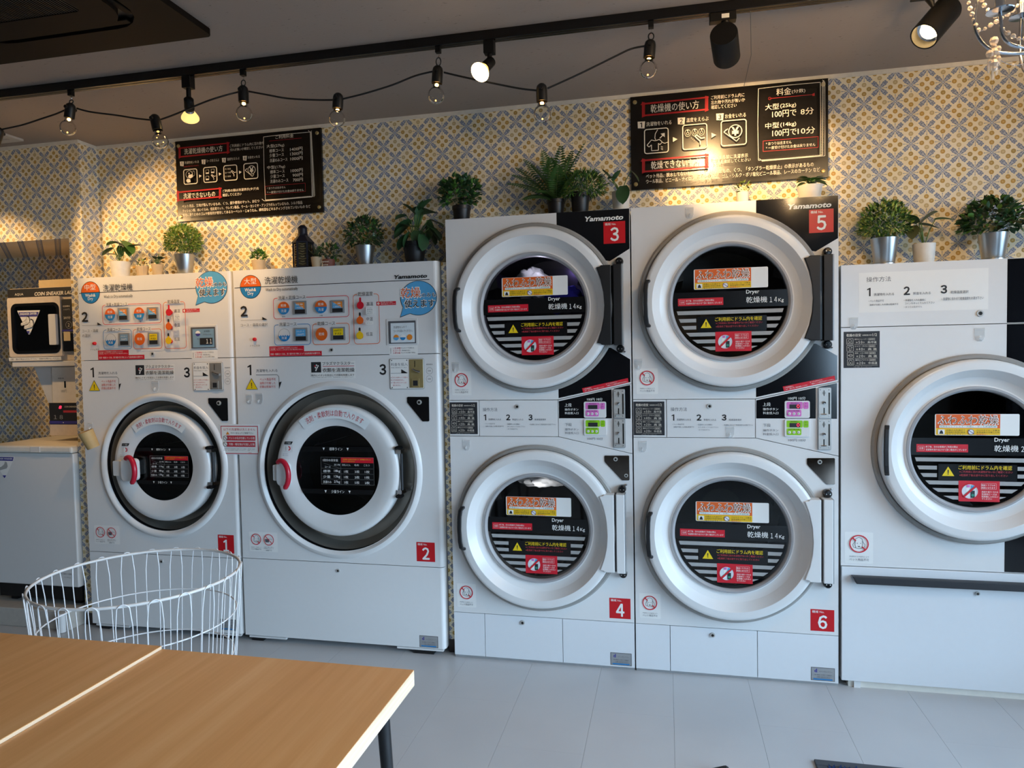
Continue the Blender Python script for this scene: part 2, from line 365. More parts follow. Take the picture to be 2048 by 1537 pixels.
class Print(MB):
    """layers of flat ink on an upright face at y = y0, each later layer a hair nearer the room"""
    def __init__(s, y0, step=.00035): super().__init__(); s.y = y0; s.step = step
    def nxt(s): s.y -= s.step; return s.y
    def poly(s, pts, m): y = s.nxt(); return s.add([(p[0], y, p[1]) for p in pts], [tuple(range(len(pts)))], m)
    def shape(s, pts, m, holes=()):
        y = s.nxt(); loops = [list(pts)]+[list(h) for h in holes]; flat = [p for l in loops for p in l]; fs = []
        for t in tessellate_polygon([[Vector((p[0], p[1], 0)) for p in l] for l in loops]):
            a, b, c = (flat[k] for k in t)
            fs.append(tuple(t) if (b[0]-a[0])*(c[1]-a[1])-(b[1]-a[1])*(c[0]-a[0]) > 0 else (t[0], t[2], t[1]))
        return s.add([(p[0], y, p[1]) for p in flat], fs, m)
    def rect(s, x0, z0, x1, z1, m): 
        x0, x1 = min(x0, x1), max(x0, x1); z0, z1 = min(z0, z1), max(z0, z1)
        return s.poly([(x0, z0), (x1, z0), (x1, z1), (x0, z1)], m)
    def rrect(s, x0, z0, x1, z1, r, m): return s.poly(rr(x0, z0, x1, z1, r), m)
    def frame(s, x0, z0, x1, z1, r, w, m): return s.shape(rr(x0, z0, x1, z1, r), m, [rr(x0+w, z0+w, x1-w, z1-w, max(r-w, .0005))])
    def disc(s, cx, cz, r, m, n=28, sx=1): return s.poly([(cx+r*sx*math.cos(2*math.pi*i/n), cz+r*math.sin(2*math.pi*i/n)) for i in range(n)], m)
    def half(s, cx, cz, r, m, top, n=20, sx=1):
        a0 = 0 if top else math.pi
        return s.poly([(cx+r*sx*math.cos(a0+math.pi*i/n), cz+r*math.sin(a0+math.pi*i/n)) for i in range(n+1)], m)
    def ring(s, cx, cz, r, w, m, n=28, sx=1):
        return s.shape([(cx+r*sx*math.cos(2*math.pi*i/n), cz+r*math.sin(2*math.pi*i/n)) for i in range(n)], m,
                       [[(cx+(r-w)*sx*math.cos(2*math.pi*i/n), cz+(r-w)*math.sin(2*math.pi*i/n)) for i in range(n)]])
    def line(s, p, q, w, m):
        d = Vector((q[0]-p[0], q[1]-p[1])); 
        if d.length < 1e-7: return s
        d.normalize(); n = Vector((-d.y, d.x))*w/2
        return s.poly([(p[0]-n.x, p[1]-n.y), (q[0]-n.x, q[1]-n.y), (q[0]+n.x, q[1]+n.y), (p[0]+n.x, p[1]+n.y)], m)
    def path(s, pts, w, m):
        y0 = s.y
        for i in range(len(pts)-1): s.y = y0 - (i % 2)*s.step*.3; s.line(pts[i], pts[i+1], w, m)
        s.y = y0 - s.step*1.4; return s
    def text(s, t, x0, z0, x1, z1, m, bold=0., shear=0., fit=True):
        x0, x1 = min(x0, x1), max(x0, x1); z0, z1 = min(z0, z1), max(z0, z1)
        if t.isdigit() and len(t) < 3:                       # plain sans figures
            t = ''.join(chr(ord(ch)+0xfee0) for ch in t); bold = bold*1.7
            if bold: e = bold*(z1-z0)*.9; x0 += e; x1 -= e; z0 += e; z1 -= e
        if bold and any(ord(ch) > 0x2e7f for ch in t):       # dense characters are thickened by overprinting, not by offsetting the outline
            e = bold*(z1-z0)*(.9 if '\n' not in t else .4); sh = [(-e, 0), (e, 0)] if bold < .03 else [(e*math.cos(a*math.pi/4), e*math.sin(a*math.pi/4)) for a in range(8)]
            vs, fs, asp = glyphs(t, 0, shear); y0 = s.y
            for i, (dx, dz) in enumerate(sh): s.add([(x0+dx+(x1-x0)*v[0], y0-s.step*(.35+.08*i), z0+dz+(z1-z0)*v[1]) for v in vs], fs, m)
            s.y = y0-s.step*1.1; return s
        vs, fs, asp = glyphs(t, bold, shear)
        if not vs: return s
        y = s.nxt()
        return s.add([(x0+(x1-x0)*v[0], y, z0+(z1-z0)*v[1]) for v in vs], fs, m)
    def texth(s, t, x, zc, h, m, bold=0., anchor='l', wmax=None):
        vs, fs, asp = glyphs(t, bold); w = asp*h
        if wmax: w = min(w, wmax)
        x0 = x if anchor == 'l' else (x-w/2 if anchor == 'c' else x-w)
        return s.text(t, x0, zc-h/2, x0+w, zc+h/2, m, bold)
def one(P, x0, z0, x1, z1, m, base=False):
    """the figure 1: stem with a flag, and a foot bar where the print has one"""
    w, h = x1-x0, z1-z0; a, b = (x0+.46*w, x0+.80*w) if not base else (x0+.36*w, x0+.66*w)
    P.shape([(a, z0), (b, z0), (b, z1), (b-.22*w, z1), (x0, z1-.16*h), (x0+.06*w, z1-.28*h), (a, z1-.20*h)], m)
    if base: P.rect(x0, z0, x1, z0+.14*h, m)
def rr(x0, z0, x1, z1, r, n=5):
    out = []
    for cx, cz, a in ((x1-r, z0+r, -90), (x1-r, z1-r, 0), (x0+r, z1-r, 90), (x0+r, z0+r, 180)):
        for i in range(n+1):
            q = math.radians(a+90*i/n); out.append((cx+r*math.cos(q), cz+r*math.sin(q)))
    return out
def circ(cx, cz, r, n=64): return [(cx+r*math.cos(2*math.pi*i/n), cz+r*math.sin(2*math.pi*i/n)) for i in range(n)]
def bx(C, xl, yt, xr, yb):
    """measured box in a crop -> (x0, z0, x1, z1) on its plane, taken along the mid lines"""
    a = C(xl, (yt+yb)/2); b = C(xr, (yt+yb)/2); t = C((xl+xr)/2, yt); o = C((xl+xr)/2, yb)
    return a.x, o.z, b.x, t.z
def bl(C, xl, yl, xr, yr, h):
    """measured centre line from (xl, yl) to (xr, yr) with text height h (crop pixels)"""
    a = C(xl, yl); b = C(xr, yr); zc = (a.z+b.z)/2; t = C((xl+xr)/2, (yl+yr)/2-h/2); o = C((xl+xr)/2, (yl+yr)/2+h/2); hh = (t.z-o.z)/2
    return a.x, zc-hh, b.x, zc+hh

# ================================================================== the room
ZC = 2.535
YU, YP = 0.17, 0.05                      # upper wall plane, lower partition / column plane
XCOL, XREC = -1.983, -2.062              # right corner of the column, right edge of the recess
DX, DW, DH = 0.824, 0.8186, 2.0          # right-hand stacked dryer: left edge, width, height
DX3 = 0.0
W2X, W2W = -1.0797, 1.035; W1X, W1W = -1.972, 0.877; WH, WB = 1.82, 0.03
D7X, D7W, D7H = 1.652, .97, 1.72
def struct(mb, name, **k):
    o = mb.build(name, kind='structure', **k); return o

# floor: base slab and vinyl tiles with open joints
floor = struct(MB().box(LW, RW, FW, BW, -.06, -.002, 'floorbase'), 'floor')
def vinyl():
    m = bpy.data.materials.new('grey_vinyl'); m.use_nodes = True; nt = m.node_tree; N = nt.nodes; L = nt.links
    b = N['Principled BSDF']; g = N.new('ShaderNodeNewGeometry'); oi = N.new('ShaderNodeObjectInfo')
    n1 = N.new('ShaderNodeTexNoise'); n1.inputs['Scale'].default_value = 3; n1.inputs['Detail'].default_value = 6; L.new(g.outputs['Position'], n1.inputs['Vector'])
    n2 = N.new('ShaderNodeTexNoise'); n2.inputs['Scale'].default_value = 70; L.new(g.outputs['Position'], n2.inputs['Vector'])
    mx = N.new('ShaderNodeMath'); mx.operation = 'MULTIPLY_ADD'; mx.inputs[1].default_value = .08; L.new(oi.outputs['Random'], mx.inputs[0]); L.new(n1.outputs['Fac'], mx.inputs[2])
    rp = N.new('ShaderNodeValToRGB'); rp.color_ramp.elements[0].color = (*lin('#b9babc'), 1); rp.color_ramp.elements[1].color = (*lin('#c4c5c6'), 1)
    rp.color_ramp.elements[0].position = .3; rp.color_ramp.elements[1].position = .95
    L.new(mx.outputs[0], rp.inputs['Fac']); L.new(rp.outputs['Color'], b.inputs['Base Color'])
    r2 = N.new('ShaderNodeMapRange'); r2.inputs['To Min'].default_value = .25; r2.inputs['To Max'].default_value = .42; L.new(n1.outputs['Fac'], r2.inputs['Value']); L.new(r2.outputs[0], b.inputs['Roughness'])
    bp = N.new('ShaderNodeBump'); bp.inputs['Strength'].default_value = .04; L.new(n2.outputs['Fac'], bp.inputs['Height']); L.new(bp.outputs['Normal'], b.inputs['Normal'])
    MATS['vinyl'] = m
vinyl()
TW, TL = .3075, .92
tile_me = None
x = .365 - 12*TW
while x < RW:
    y = -6.2 + (.31 if round((x-.365)/TW) % 2 else 0.0) - TL
    while y < .05:
        x0, x1, y0, y1 = max(x, LW), min(x+TW, RW), max(y, FW), min(y+TL, BW if x < XREC-.3 else .62)
        full = (x1-x0 > TW-1e-4) and (y1-y0 > TL-1e-4)
        if x1-x0 > .02 and y1-y0 > .02:
            if full and tile_me:
                t = bpy.data.objects.new('vinyl_tile', tile_me); COL.objects.link(t)
            else:
                t = MB().box(.0004, x1-x0-.0004, .0001, y1-y0-.0001, -.002, 0, 'vinyl').build('vinyl_tile')
                if full: tile_me = t.data
            t.parent = floor; t.location = (x0, y0, 0)
        y += TL
    x += TW

struct(MB().box(LW-.1, RW+.1, FW-.1, BW+.1, ZC, ZC+.1, 'ceiling'), 'ceiling')
# upper back wall, stepping over the machine tops
xe = D7X+D7W+.006
pts = [(XCOL, WH), (0-.003, WH), (0-.003, DH), (DX+DW+.003, DH), (DX+DW+.003, D7H), (xe, D7H), (xe, 0), (RW, 0), (RW, ZC), (XCOL, ZC)]
struct(MB().prism(pts, YU, YU+.08, WALLP), 'wall_back')
# low partition between the second washer and the first dryer, and its ledge
struct(MB().box(W2X+W2W+.004, -.003, YP, YU, 0, WH-.002, WALLP), 'wall_partition')
struct(MB().box(D7X+D7W+.004, xe, YP, YU, 0, D7H, WALLP), 'wall_partition_right')
# column and front of the recess
struct(MB().box(XREC, W1X-.004, YP, BW, 0, ZC, WALLP), 'wall_column')
struct(MB().box(W1X-.004, XCOL, YP, YU+.08, WH+.002, ZC, WALLP), 'wall_column_return') if XCOL > W1X-.004 else None
struct(MB().box(LW, XREC, YP, BW, 2.038, ZC, WALLP), 'wall_recess_top')
YR = .52
struct(MB().box(LW, XREC, YR, YR+.05, 0, 2.038, WALLP), 'wall_recess')
# trims: cream bead under the ceiling, dark skirting in the gaps
struct(MB().box(XCOL+.008, RW, YU-.008, YU, ZC-.017, ZC, 'trimcream'), 'trim_1')
struct(MB().box(LW, XCOL, YP-.008, YP, ZC-.017, ZC, 'trimcream'), 'trim_2')
struct(MB().box(XCOL, XCOL+.008, YP-.008, YU, ZC-.017, ZC, 'trimcream'), 'trim_3')
struct(MB().box(XCOL, XCOL+.003, YU-.003, YU, WH, ZC-.017, 'trimcream'), 'trim_4')
struct(MB().box(W2X+W2W+.004, -.003, YP-.006, YP, 0, .06, 'vinylbase'), 'baseboard_back')
struct(MB().box(XREC, W1X-.004, YP-.006, YP, 0, .06, 'vinylbase'), 'baseboard_left')
# the rest of the shell (outside the picture): side walls, glazed right wall and shop front
struct(MB().box(LW-.1, LW, FW-.1, BW+.1, -.06, ZC, 'roomwall'), 'wall_left')
struct(MB().box(LW, RW, BW, BW+.1, -.06, ZC, 'roomwall'), 'wall_service')
struct(MB().box(RW, RW+.1, -4.4, -.5, -.06, .12, 'roomwall').box(RW, RW+.1, -4.4, -.5, 2.25, ZC, 'roomwall')
       .box(RW, RW+.1, -.5, BW+.1, -.06, ZC, 'roomwall').box(RW, RW+.1, FW-.1, -4.4, -.06, ZC, 'roomwall'), 'wall_right')
struct(MB().box(LW, 2.9, FW-.1, FW, -.06, ZC, 'roomwall').box(3.5, RW, FW-.1, FW, -.06, ZC, 'roomwall')
       .box(2.9, 3.5, FW-.1, FW, -.06, .12, 'roomwall').box(2.9, 3.5, FW-.1, FW, 2.25, ZC, 'roomwall'), 'wall_front')
k = 0
for i in range(3):
    y0, y1 = -4.4+i*1.3, -4.4+(i+1)*1.3; k += 1
    wn_ = struct(MB().box(RW+.02, RW+.07, y0, y0+.05, .12, 2.25, 'frame').box(RW+.02, RW+.07, y1-.05, y1, .12, 2.25, 'frame')
                 .box(RW+.02, RW+.07, y0+.05, y1-.05, .12, .17, 'frame').box(RW+.02, RW+.07, y0+.05, y1-.05, 2.2, 2.25, 'frame'), 'window_%d' % k)
    MB().box(RW+.042, RW+.048, y0+.05, y1-.05, .17, 2.2, 'windowglass').build('pane', wn_)
for i in range(1):
    x0, x1 = 2.9, 3.5; k += 1
    wn_ = struct(MB().box(x0, x0+.05, FW-.07, FW-.02, .12, 2.25, 'frame').box(x1-.05, x1, FW-.07, FW-.02, .12, 2.25, 'frame')
                 .box(x0+.05, x1-.05, FW-.07, FW-.02, .12, .17, 'frame').box(x0+.05, x1-.05, FW-.07, FW-.02, 2.2, 2.25, 'frame'), 'window_%d' % k)
    MB().box(x0+.05, x1-.05, FW-.048, FW-.042, .17, 2.2, 'windowglass').build('pane', wn_)
struct(MB().box(RW+.1, 30, -30, 12, -.2, -.08, 'outground').box(LW-6, RW+.1, -30, FW-.1, -.2, -.08, 'outground'), 'ground_outside')

# ================================================================== shared machine details
def lock(root, org, x, z, r=.010, y=0.0, name='lock', parent=None):
    mb = MB().lathe([(0, y-.006), (r*.55, y-.006), (r*.6, y-.0045), (r*.95, y-.005), (r, y-.003), (r, y)], x, z, 20, ['darksteel', 'platesteel', 'platesteel', 'platesteel', 'platesteel'])
    mb.box(x-r*.08, x+r*.08, y-.0065, y-.0058, z-r*.35, z+r*.35, 'black')
    return mb.build(name, parent or root, org)
def hook(root, org, x, z, y=0.0, s=1.0):
    """clear stick-on hook"""
    s *= 1.65; w, h = .020*s, .026*s
    mb = MB().prism([(x-w/2, z), (x-w/2+.001, z-h*.62), (x-w*.36, z-h*.86), (x-w*.2, z-h), (x+w*.2, z-h), (x+w*.36, z-h*.86), (x+w/2-.001, z-h*.62), (x+w/2, z), (x+w/2, z+.004), (x-w/2, z+.004)], y-.003, y, 'clearplastic')
    mb.tube([(x, y-.003, z-h*.55), (x, y-.010, z-h*.8), (x, y-.014, z-h*.62)], .0022*s, 'clearplastic', 6)
    mb.tube([(x-w/2, y-.0035, z), (x+w/2, y-.0035, z)], .0008, 'white', 5)
    return mb.build('clear_hook', root, org)
def nopet(root, org, x, z, r, y=0.0, second=False, card=True):
    P = Print(y)
    wd = r*1.45 if not second else r*3.7
    if card: P.rrect(x-r*1.45, z-r*2.2, x-r*1.45+(2.9*r if not second else 5.6*r), z+r*1.3, r*.12, 'paper')
    lw = r*.045
    def dog(x, z):
        P.path([(x-.55*r, z-.42*r), (x-.62*r, z-.1*r), (x-.42*r, z+.2*r), (x-.32*r, z+.55*r), (x, z+.72*r), (x+.32*r, z+.55*r), (x+.42*r, z+.2*r), (x+.62*r, z-.1*r), (x+.55*r, z-.42*r), (x+.3*r, z-.5*r), (x, z-.55*r), (x-.3*r, z-.5*r), (x-.55*r, z-.42*r)], lw, 'inkgrey')
        P.path([(x-.36*r, z+.3*r), (x-.4*r, z-.1*r), (x-.3*r, z-.45*r)], lw, 'inkgrey'); P.path([(x+.36*r, z+.3*r), (x+.4*r, z-.1*r), (x+.3*r, z-.45*r)], lw, 'inkgrey')
        P.disc(x-.16*r, z+.05*r, .045*r, 'ink', 8); P.disc(x+.16*r, z+.05*r, .045*r, 'ink', 8)
        P.poly([(x, z-.42*r), (x+.1*r, z-.25*r), (x-.1*r, z-.25*r)], 'ink')
    dog(x, z); P.ring(x, z, r, r*.12, 'redprint')
    for a, b in ((.93, .45), (-.45, -.93)): P.line((x-a*.707*r, z+a*.707*r), (x-b*.707*r, z+b*.707*r), r*.13, 'redprint')
    P.text('洗濯物からの抜毛により', x-r, z-1.5*r, x+r, z-1.34*r, 'inkgrey'); P.text('ペット用品不可', x-r, z-1.9*r, x+r, z-1.63*r, 'inkgrey')
    if second:
        x2 = x+2.55*r
        P.poly([(x2-.75*r, z+.12*r), (x2-.6*r, z-.45*r), (x2, z-.45*r), (x2+.1*r, z+.12*r)], 'inkgrey'); P.line((x2-.2*r, z+.14*r), (x2+.7*r, z+.14*r), lw, 'inkgrey')
        P.ring(x2, z, r, r*.12, 'redprint'); P.line((x2-.68*r, z+.68*r), (x2+.68*r, z-.68*r), r*.12, 'redprint')
        P.text('汚物の付着・靴等の', x2-.95*r, z-1.4*r, x2+.95*r, z-1.24*r, 'inkgrey'); P.text('洗濯物は入れないで', x2-.95*r, z-1.62*r, x2+.95*r, z-1.46*r, 'inkgrey'); P.text('油類不可', x2-.6*r, z-2.0*r, x2+.6*r, z-1.76*r, 'inkgrey')
    P.build('pet_ban_sticker', root, org)
def number_sticker(root, org, box, num, y=0.0):
    x0, z0, x1, z1 = box; w, h = x1-x0, z1-z0
    P = Print(y); P.rect(x0, z0, x1, z1, 'red')
    P.text('機械 No.', x0+.07*w, z1-.17*h, x0+.58*w, z1-.05*h, 'paper', .01)
    if num == '1': one(P, x0+.34*w, z0+.10*h, x0+.68*w, z0+.74*h, 'paper', True)
    else: P.text(num, x0+.31*w, z0+.10*h, x0+.71*w, z0+.74*h, 'paper', .02)
    P.build('number_sticker', root, org, label='red square number sticker reading %s' % num)
def maker_plate(root, org, box, y=0.0):
    x0, z0, x1, z1 = box; w, h = x1-x0, z1-z0
    P = Print(y); P.rect(x0, z0, x1, z1, 'darksteel'); P.rect(x0+.02*w, z0+.03*h, x1-.02*w, z1-.03*h, 'nickel')
    P.text('d', x0+.14*w, z0+.62*h, x0+.26*w, z0+.9*h, 'purple', .03); P.text('コインランドリー', x0+.34*w, z0+.66*h, x0+.9*w, z0+.75*h, 'inkgrey')
    P.text('TEL 機械トラブル・ご相談は', x0+.14*w, z0+.40*h, x0+.86*w, z0+.50*h, 'inkgrey'); P.text('お問い合わせください', x0+.24*w, z0+.24*h, x0+.86*w, z0+.34*h, 'inkgrey')
    P.rect(x0+.1*w, z0+.08*h, x0+.9*w, z0+.17*h, 'blue'); P.build('maker_plate', root, org)
def timetable(root, org, box, y=0.0):
    x0, z0, x1, z1 = box; w, h = x1-x0, z1-z0
    P = Print(y); P.rect(x0, z0, x1, z1, 'charcoal')
    P.text('乾燥の目安', x0+.08*w, z1-.14*h, x0+.48*w, z1-.06*h, 'chalk', .015); P.text('乾燥機容量の目安', x0+.52*w, z1-.125*h, x0+.78*w, z1-.085*h, 'chalk'); P.text('1/2', x0+.80*w, z1-.135*h, x0+.92*w, z1-.06*h, 'chalk')
    rows = (('厚手のトレーナー', '50', '高/中温'), ('シャツ・タオル', '40', '高 温'), ('毛布・こたつ布団', '20', '高 温'), ('薄手のブラウス', '20', '中/低温'))
    for i, (a, n_, c) in enumerate(rows):
        t = z1-(.19+.19*i)*h; b = t-.165*h
        P.frame(x0+.08*w, b, x0+.265*w, t, .002, .0009, 'chalk')
        cx, cz = x0+.172*w, (t+b)/2; q = .055*h
        if i == 0 or i == 3: P.path([(cx-q, cz-q), (cx-q*.6, cz+q*.8), (cx, cz+q), (cx+q*.6, cz+q*.8), (cx+q, cz-q), (cx+q*.3, cz-q), (cx, cz+q*.1), (cx-q*.3, cz-q), (cx-q, cz-q)], .0008, 'chalk')
        elif i == 1: P.path([(cx-q, cz+q*.4), (cx-q*.4, cz+q), (cx+q*.4, cz+q), (cx+q, cz+q*.4), (cx+q*.4, cz+q*.3), (cx+q*.4, cz-q), (cx-q*.4, cz-q), (cx-q*.4, cz+q*.3), (cx-q, cz+q*.4)], .0008, 'chalk')
        else: P.path([(cx-q, cz), (cx, cz+q*.6), (cx+q, cz+q*.2), (cx+q, cz-q*.4), (cx, cz-q*.7), (cx-q, cz), (cx, cz-q*.1), (cx+q, cz+q*.2)], .0008, 'chalk')
        P.text(a, x0+.30*w, t-.045*h, x0+.66*w, t-.005*h, 'chalk'); P.text('約', x0+.34*w, b+.03*h, x0+.385*w, b+.075*h, 'chalk'); P.text(n_, x0+.41*w, b+.022*h, x0+.515*w, b+.095*h, 'chalk', .01); P.text('分', x0+.53*w, b+.03*h, x0+.575*w, b+.075*h, 'chalk')
        P.frame(x0+.68*w, t-.055*h, x0+.86*w, t-.002*h, .001, .0006, 'chalk'); P.text('温度選択', x0+.70*w, t-.043*h, x0+.84*w, t-.014*h, 'chalk'); P.text(c, x0+.66*w, b+.025*h, x0+.90*w, b+.085*h, 'chalk', .005)
        P.line((x0+.29*w, b-.002*h), (x0+.91*w, b-.002*h), .0007, 'chalk')
    P.text('衣類の種類・量により変わります', x0+.25*w, z0+.018*h, x0+.75*w, z0+.04*h, 'stripe')
    P.build('drying_time_plate', root, org)

GA = crop(1250, 390, 4.6545); GB = crop(1250, 700, 4.6545); GC = crop(1250, 1010, 4.1545); GD = crop(1460, 720, 7.317)
GG = crop(1250, 390, 4.6545, -.004)
DCX, DZU, DZL, DR = 1.222, 1.590, .615, .3725        # door centre lines of the reference dryer
def banner(P, dx, dz):
    """orange drying banner on the glass, measured on dryer five and shifted to the wanted door"""
    a = bl(GG, 641, 792, 1332, 762, 190); x0, z0, x1, z1 = a[0]+dx, a[1]+dz, a[2]+dx, a[3]+dz; w, h = x1-x0, z1-z0; xs = x0+.775*w
    P.rrect(x0, z0, x1, z1, .005, 'paper'); P.rect(x0+.004, z0+.335*h, xs, z1-.001, 'orange'); P.rect(x0+.004, z0+.002, xs, z0+.335*h, 'yellow2')
    P.text('ふわふわ乾燥', x0+.035*w, z0+.50*h, x0+.755*w, z0+.95*h, 'paper', .04); P.text('ふわふわ乾燥', x0+.042*w, z0+.515*h, x0+.748*w, z0+.935*h, 'brown', .004)
    P.rrect(x0+.05*w, z0+.36*h, x0+.74*w, z0+.475*h, .002, 'paper'); P.text('花粉症などアレルギー対策に・ダニも高温乾燥!', x0+.06*w, z0+.38*h, x0+.73*w, z0+.46*h, 'teal', .01)
    P.rrect(x0+.035*w, z0+.06*h, x0+.115*w, z0+.28*h, .002, 'paper'); P.poly([(x0+.05*w, z0+.08*h), (x0+.10*w, z0+.08*h), (x0+.09*w, z0+.2*h), (x0+.075*w, z0+.25*h), (x0+.06*w, z0+.2*h)], 'ink')
    P.disc(x0+.43*w, z0+.17*h, .125*h, 'paper'); P.ring(x0+.43*w, z0+.17*h, .125*h, .0015, 'purple'); P.line((x0+.395*w, z0+.26*h), (x0+.465*w, z0+.08*h), .002, 'purple')
    for i, (a_, b_, c_) in enumerate((('衣類の入れ過ぎや', 'アロマオイル・工業油', 'ink'), ('定員超の布団の乾燥', '食用油等の付着した物', 'ink'), ('毛カスは今すぐ!!', '乾燥禁止!!', 'redprint'))):
        zz = z0+(.25-.095*i)*h; P.text(a_, x0+.13*w, zz-.035*h, x0+.36*w, zz+.035*h, 'ink'); P.text(b_, x0+.49*w, zz-.035*h, x0+(.76 if i < 2 else .62)*w, zz+.035*h, c_)
def glass_print(root_door, org, cx, cz, weight, y):
    """everything printed on or stuck to a dryer's round window"""
    dx, dz = cx-DCX, cz-DZU
    def T(*a): q = bl(GG, *a); return q[0]+dx, q[1]+dz, q[2]+dx, q[3]+dz
    R = .2285
    def chord(z, r=R): return math.sqrt(max(r*r-(z-cz)**2, 0))
    P = Print(y)
    # black band and the grey slats below it
    zt = GG(1000, 895).z+dz; zb = GG(1000, 1048).z+dz
    P.poly([(cx+R*math.cos(a), cz+R*math.sin(a)) for a in [math.asin((zb-cz)/R)+(math.asin((zt-cz)/R)-math.asin((zb-cz)/R))*i/8 for i in range(9)]]
           + [(cx-R*math.cos(a), cz+R*math.sin(a)) for a in [math.asin((zt-cz)/R)-(math.asin((zt-cz)/R)-math.asin((zb-cz)/R))*i/8 for i in range(9)]], 'black')
    yy = P.y
    for i, (yt, yb) in enumerate(((1070, 1106), (1144, 1178), (1211, 1245), (1276, 1311), (1343, 1377), (1410, 1442))):
        t, b = GG(1000, yt).z+dz, GG(1000, yb).z+dz; P.y = yy
        ct, cb = chord(t, .215), chord(b, .213)
        if i in (1, 2):
            xa = GG(663, 1180).x+dx; xb = GG(1322, 1180).x+dx
            P.poly([(cx-cb, b), (xa, b), (xa, t), (cx-ct, t)], 'stripe'); P.y = yy; P.poly([(xb, b), (cx+cb, b), (cx+ct, t), (xb, t)], 'stripe')
        else: P.poly([(cx-cb, b), (cx+cb, b), (cx+ct, t), (cx-ct, t)], 'stripe')
    P.y = yy; q = T(675, 1215, 1318, 1185, 145); P.rect(*q, 'black')
    q = T(705, 1200, 805, 1196, 84); P.poly([(q[0], q[1]), (q[2], q[1]), ((q[0]+q[2])/2, q[3])], 'yellow'); xm = (q[0]+q[2])/2; P.rect(xm-.0022, q[1]+.006, xm+.0022, q[1]+.009, 'ink'); P.poly([(xm-.0014, q[1]+.0105), (xm+.0014, q[1]+.0105), (xm+.0025, q[1]+.024), (xm-.0025, q[1]+.024)], 'ink')
    P.text('ご利用前にドラム内を確認', *T(838, 1160, 1275, 1147, 38), 'yellow', .008)
    P.text('※ご利用前に別の洗濯物がないかご確認ください', *T(845, 1196, 1280, 1185, 20), 'redtext'); P.text('※乾燥終了後は速やかに取り出してください', *T(845, 1228, 1240, 1216, 20), 'redtext')
    P.text('Dryer', *T(1127, 908, 1250, 904, 46), 'paper', .012); P.text('乾燥機', *T(1127, 978, 1324, 974, 58), 'paper', .004)
    P.text(weight, *T(1346, 976, 1414, 974, 50), 'paper', .006); P.text('Kg', *T(1426, 984, 1476, 982, 40), 'paper', .01)
    P.build('window_print', root_door, org)
    P = Print(y-.0005); banner(P, dx, dz); P.build('drying_banner', root_door, org)
    P = Print(y-.0005); q = T(493, 1008, 915, 984, 70); P.rect(*q, 'redprint'); w, h = q[2]-q[0], q[3]-q[1]
    P.frame(q[0]+.03*w, q[1]+.2*h, q[0]+.155*w, q[3]-.25*h, .001, .0006, 'paper'); P.text('注意', q[0]+.05*w, q[1]+.35*h, q[0]+.135*w, q[1]+.62*h, 'paper')
    P.text('終了後、次のお客様がご利用の際は', q[0]+.18*w, q[1]+.54*h, q[0]+.80*w, q[1]+.80*h, 'paper', .006); P.text('洗濯物を取り出させて頂く場合がございます', q[0]+.18*w, q[1]+.18*h, q[0]+.97*w, q[1]+.44*h, 'paper', .006)
    P.build('caution_label', root_door, org)
    P = Print(y-.0012); q = T(842, 1366, 1178, 1362, 184); P.rect(*q, 'redprint'); w, h = q[2]-q[0], q[3]-q[1]
    cx2, cz2, r2 = q[0]+.27*w, q[1]+.49*h, .205*w; P.disc(cx2, cz2, r2, 'lcdwhite')
    P.rect(cx2-.4*r2, cz2-.7*r2, cx2-.05*r2, cz2+.5*r2, 'paper'); P.rect(cx2+.1*r2, cz2-.85*r2, cx2+.6*r2, cz2+.1*r2, 'charcoal'); P.rect(cx2+.15*r2, cz2+.3*r2, cx2+.5*r2, cz2+.8*r2, 'skyblue'); P.rect(cx2-.35*r2, cz2+.55*r2, cx2, cz2+.85*r2, 'pink'); P.disc(cx2+.35*r2, cz2-.5*r2, .18*r2, 'teal', 12)
    P.ring(cx2, cz2, r2*1.02, r2*.06, 'redprint'); P.line((cx2-.72*r2, cz2-.72*r2), (cx2+.72*r2, cz2+.72*r2), r2*.24, 'redprint')
    P.frame(q[0]+.54*w, q[1]+.61*h, q[0]+.91*w, q[1]+.89*h, .001, .0006, 'paper')
    for s_, za, zb_, xe_ in (('機械トラブルの', .76, .85, .88), ('原因となります', .64, .73, .88), ('洗剤や香りづけの', .44, .53, .95), ('洗濯用ビーズは', .33, .42, .92), ('乾燥機に入れない', .22, .31, .95), ('でください', .11, .20, .80)):
        P.text(s_, q[0]+.55*w, q[1]+za*h, q[0]+xe_*w, q[1]+zb_*h, 'paper', .006)
    P.build('beads_ban_sticker', root_door, org)

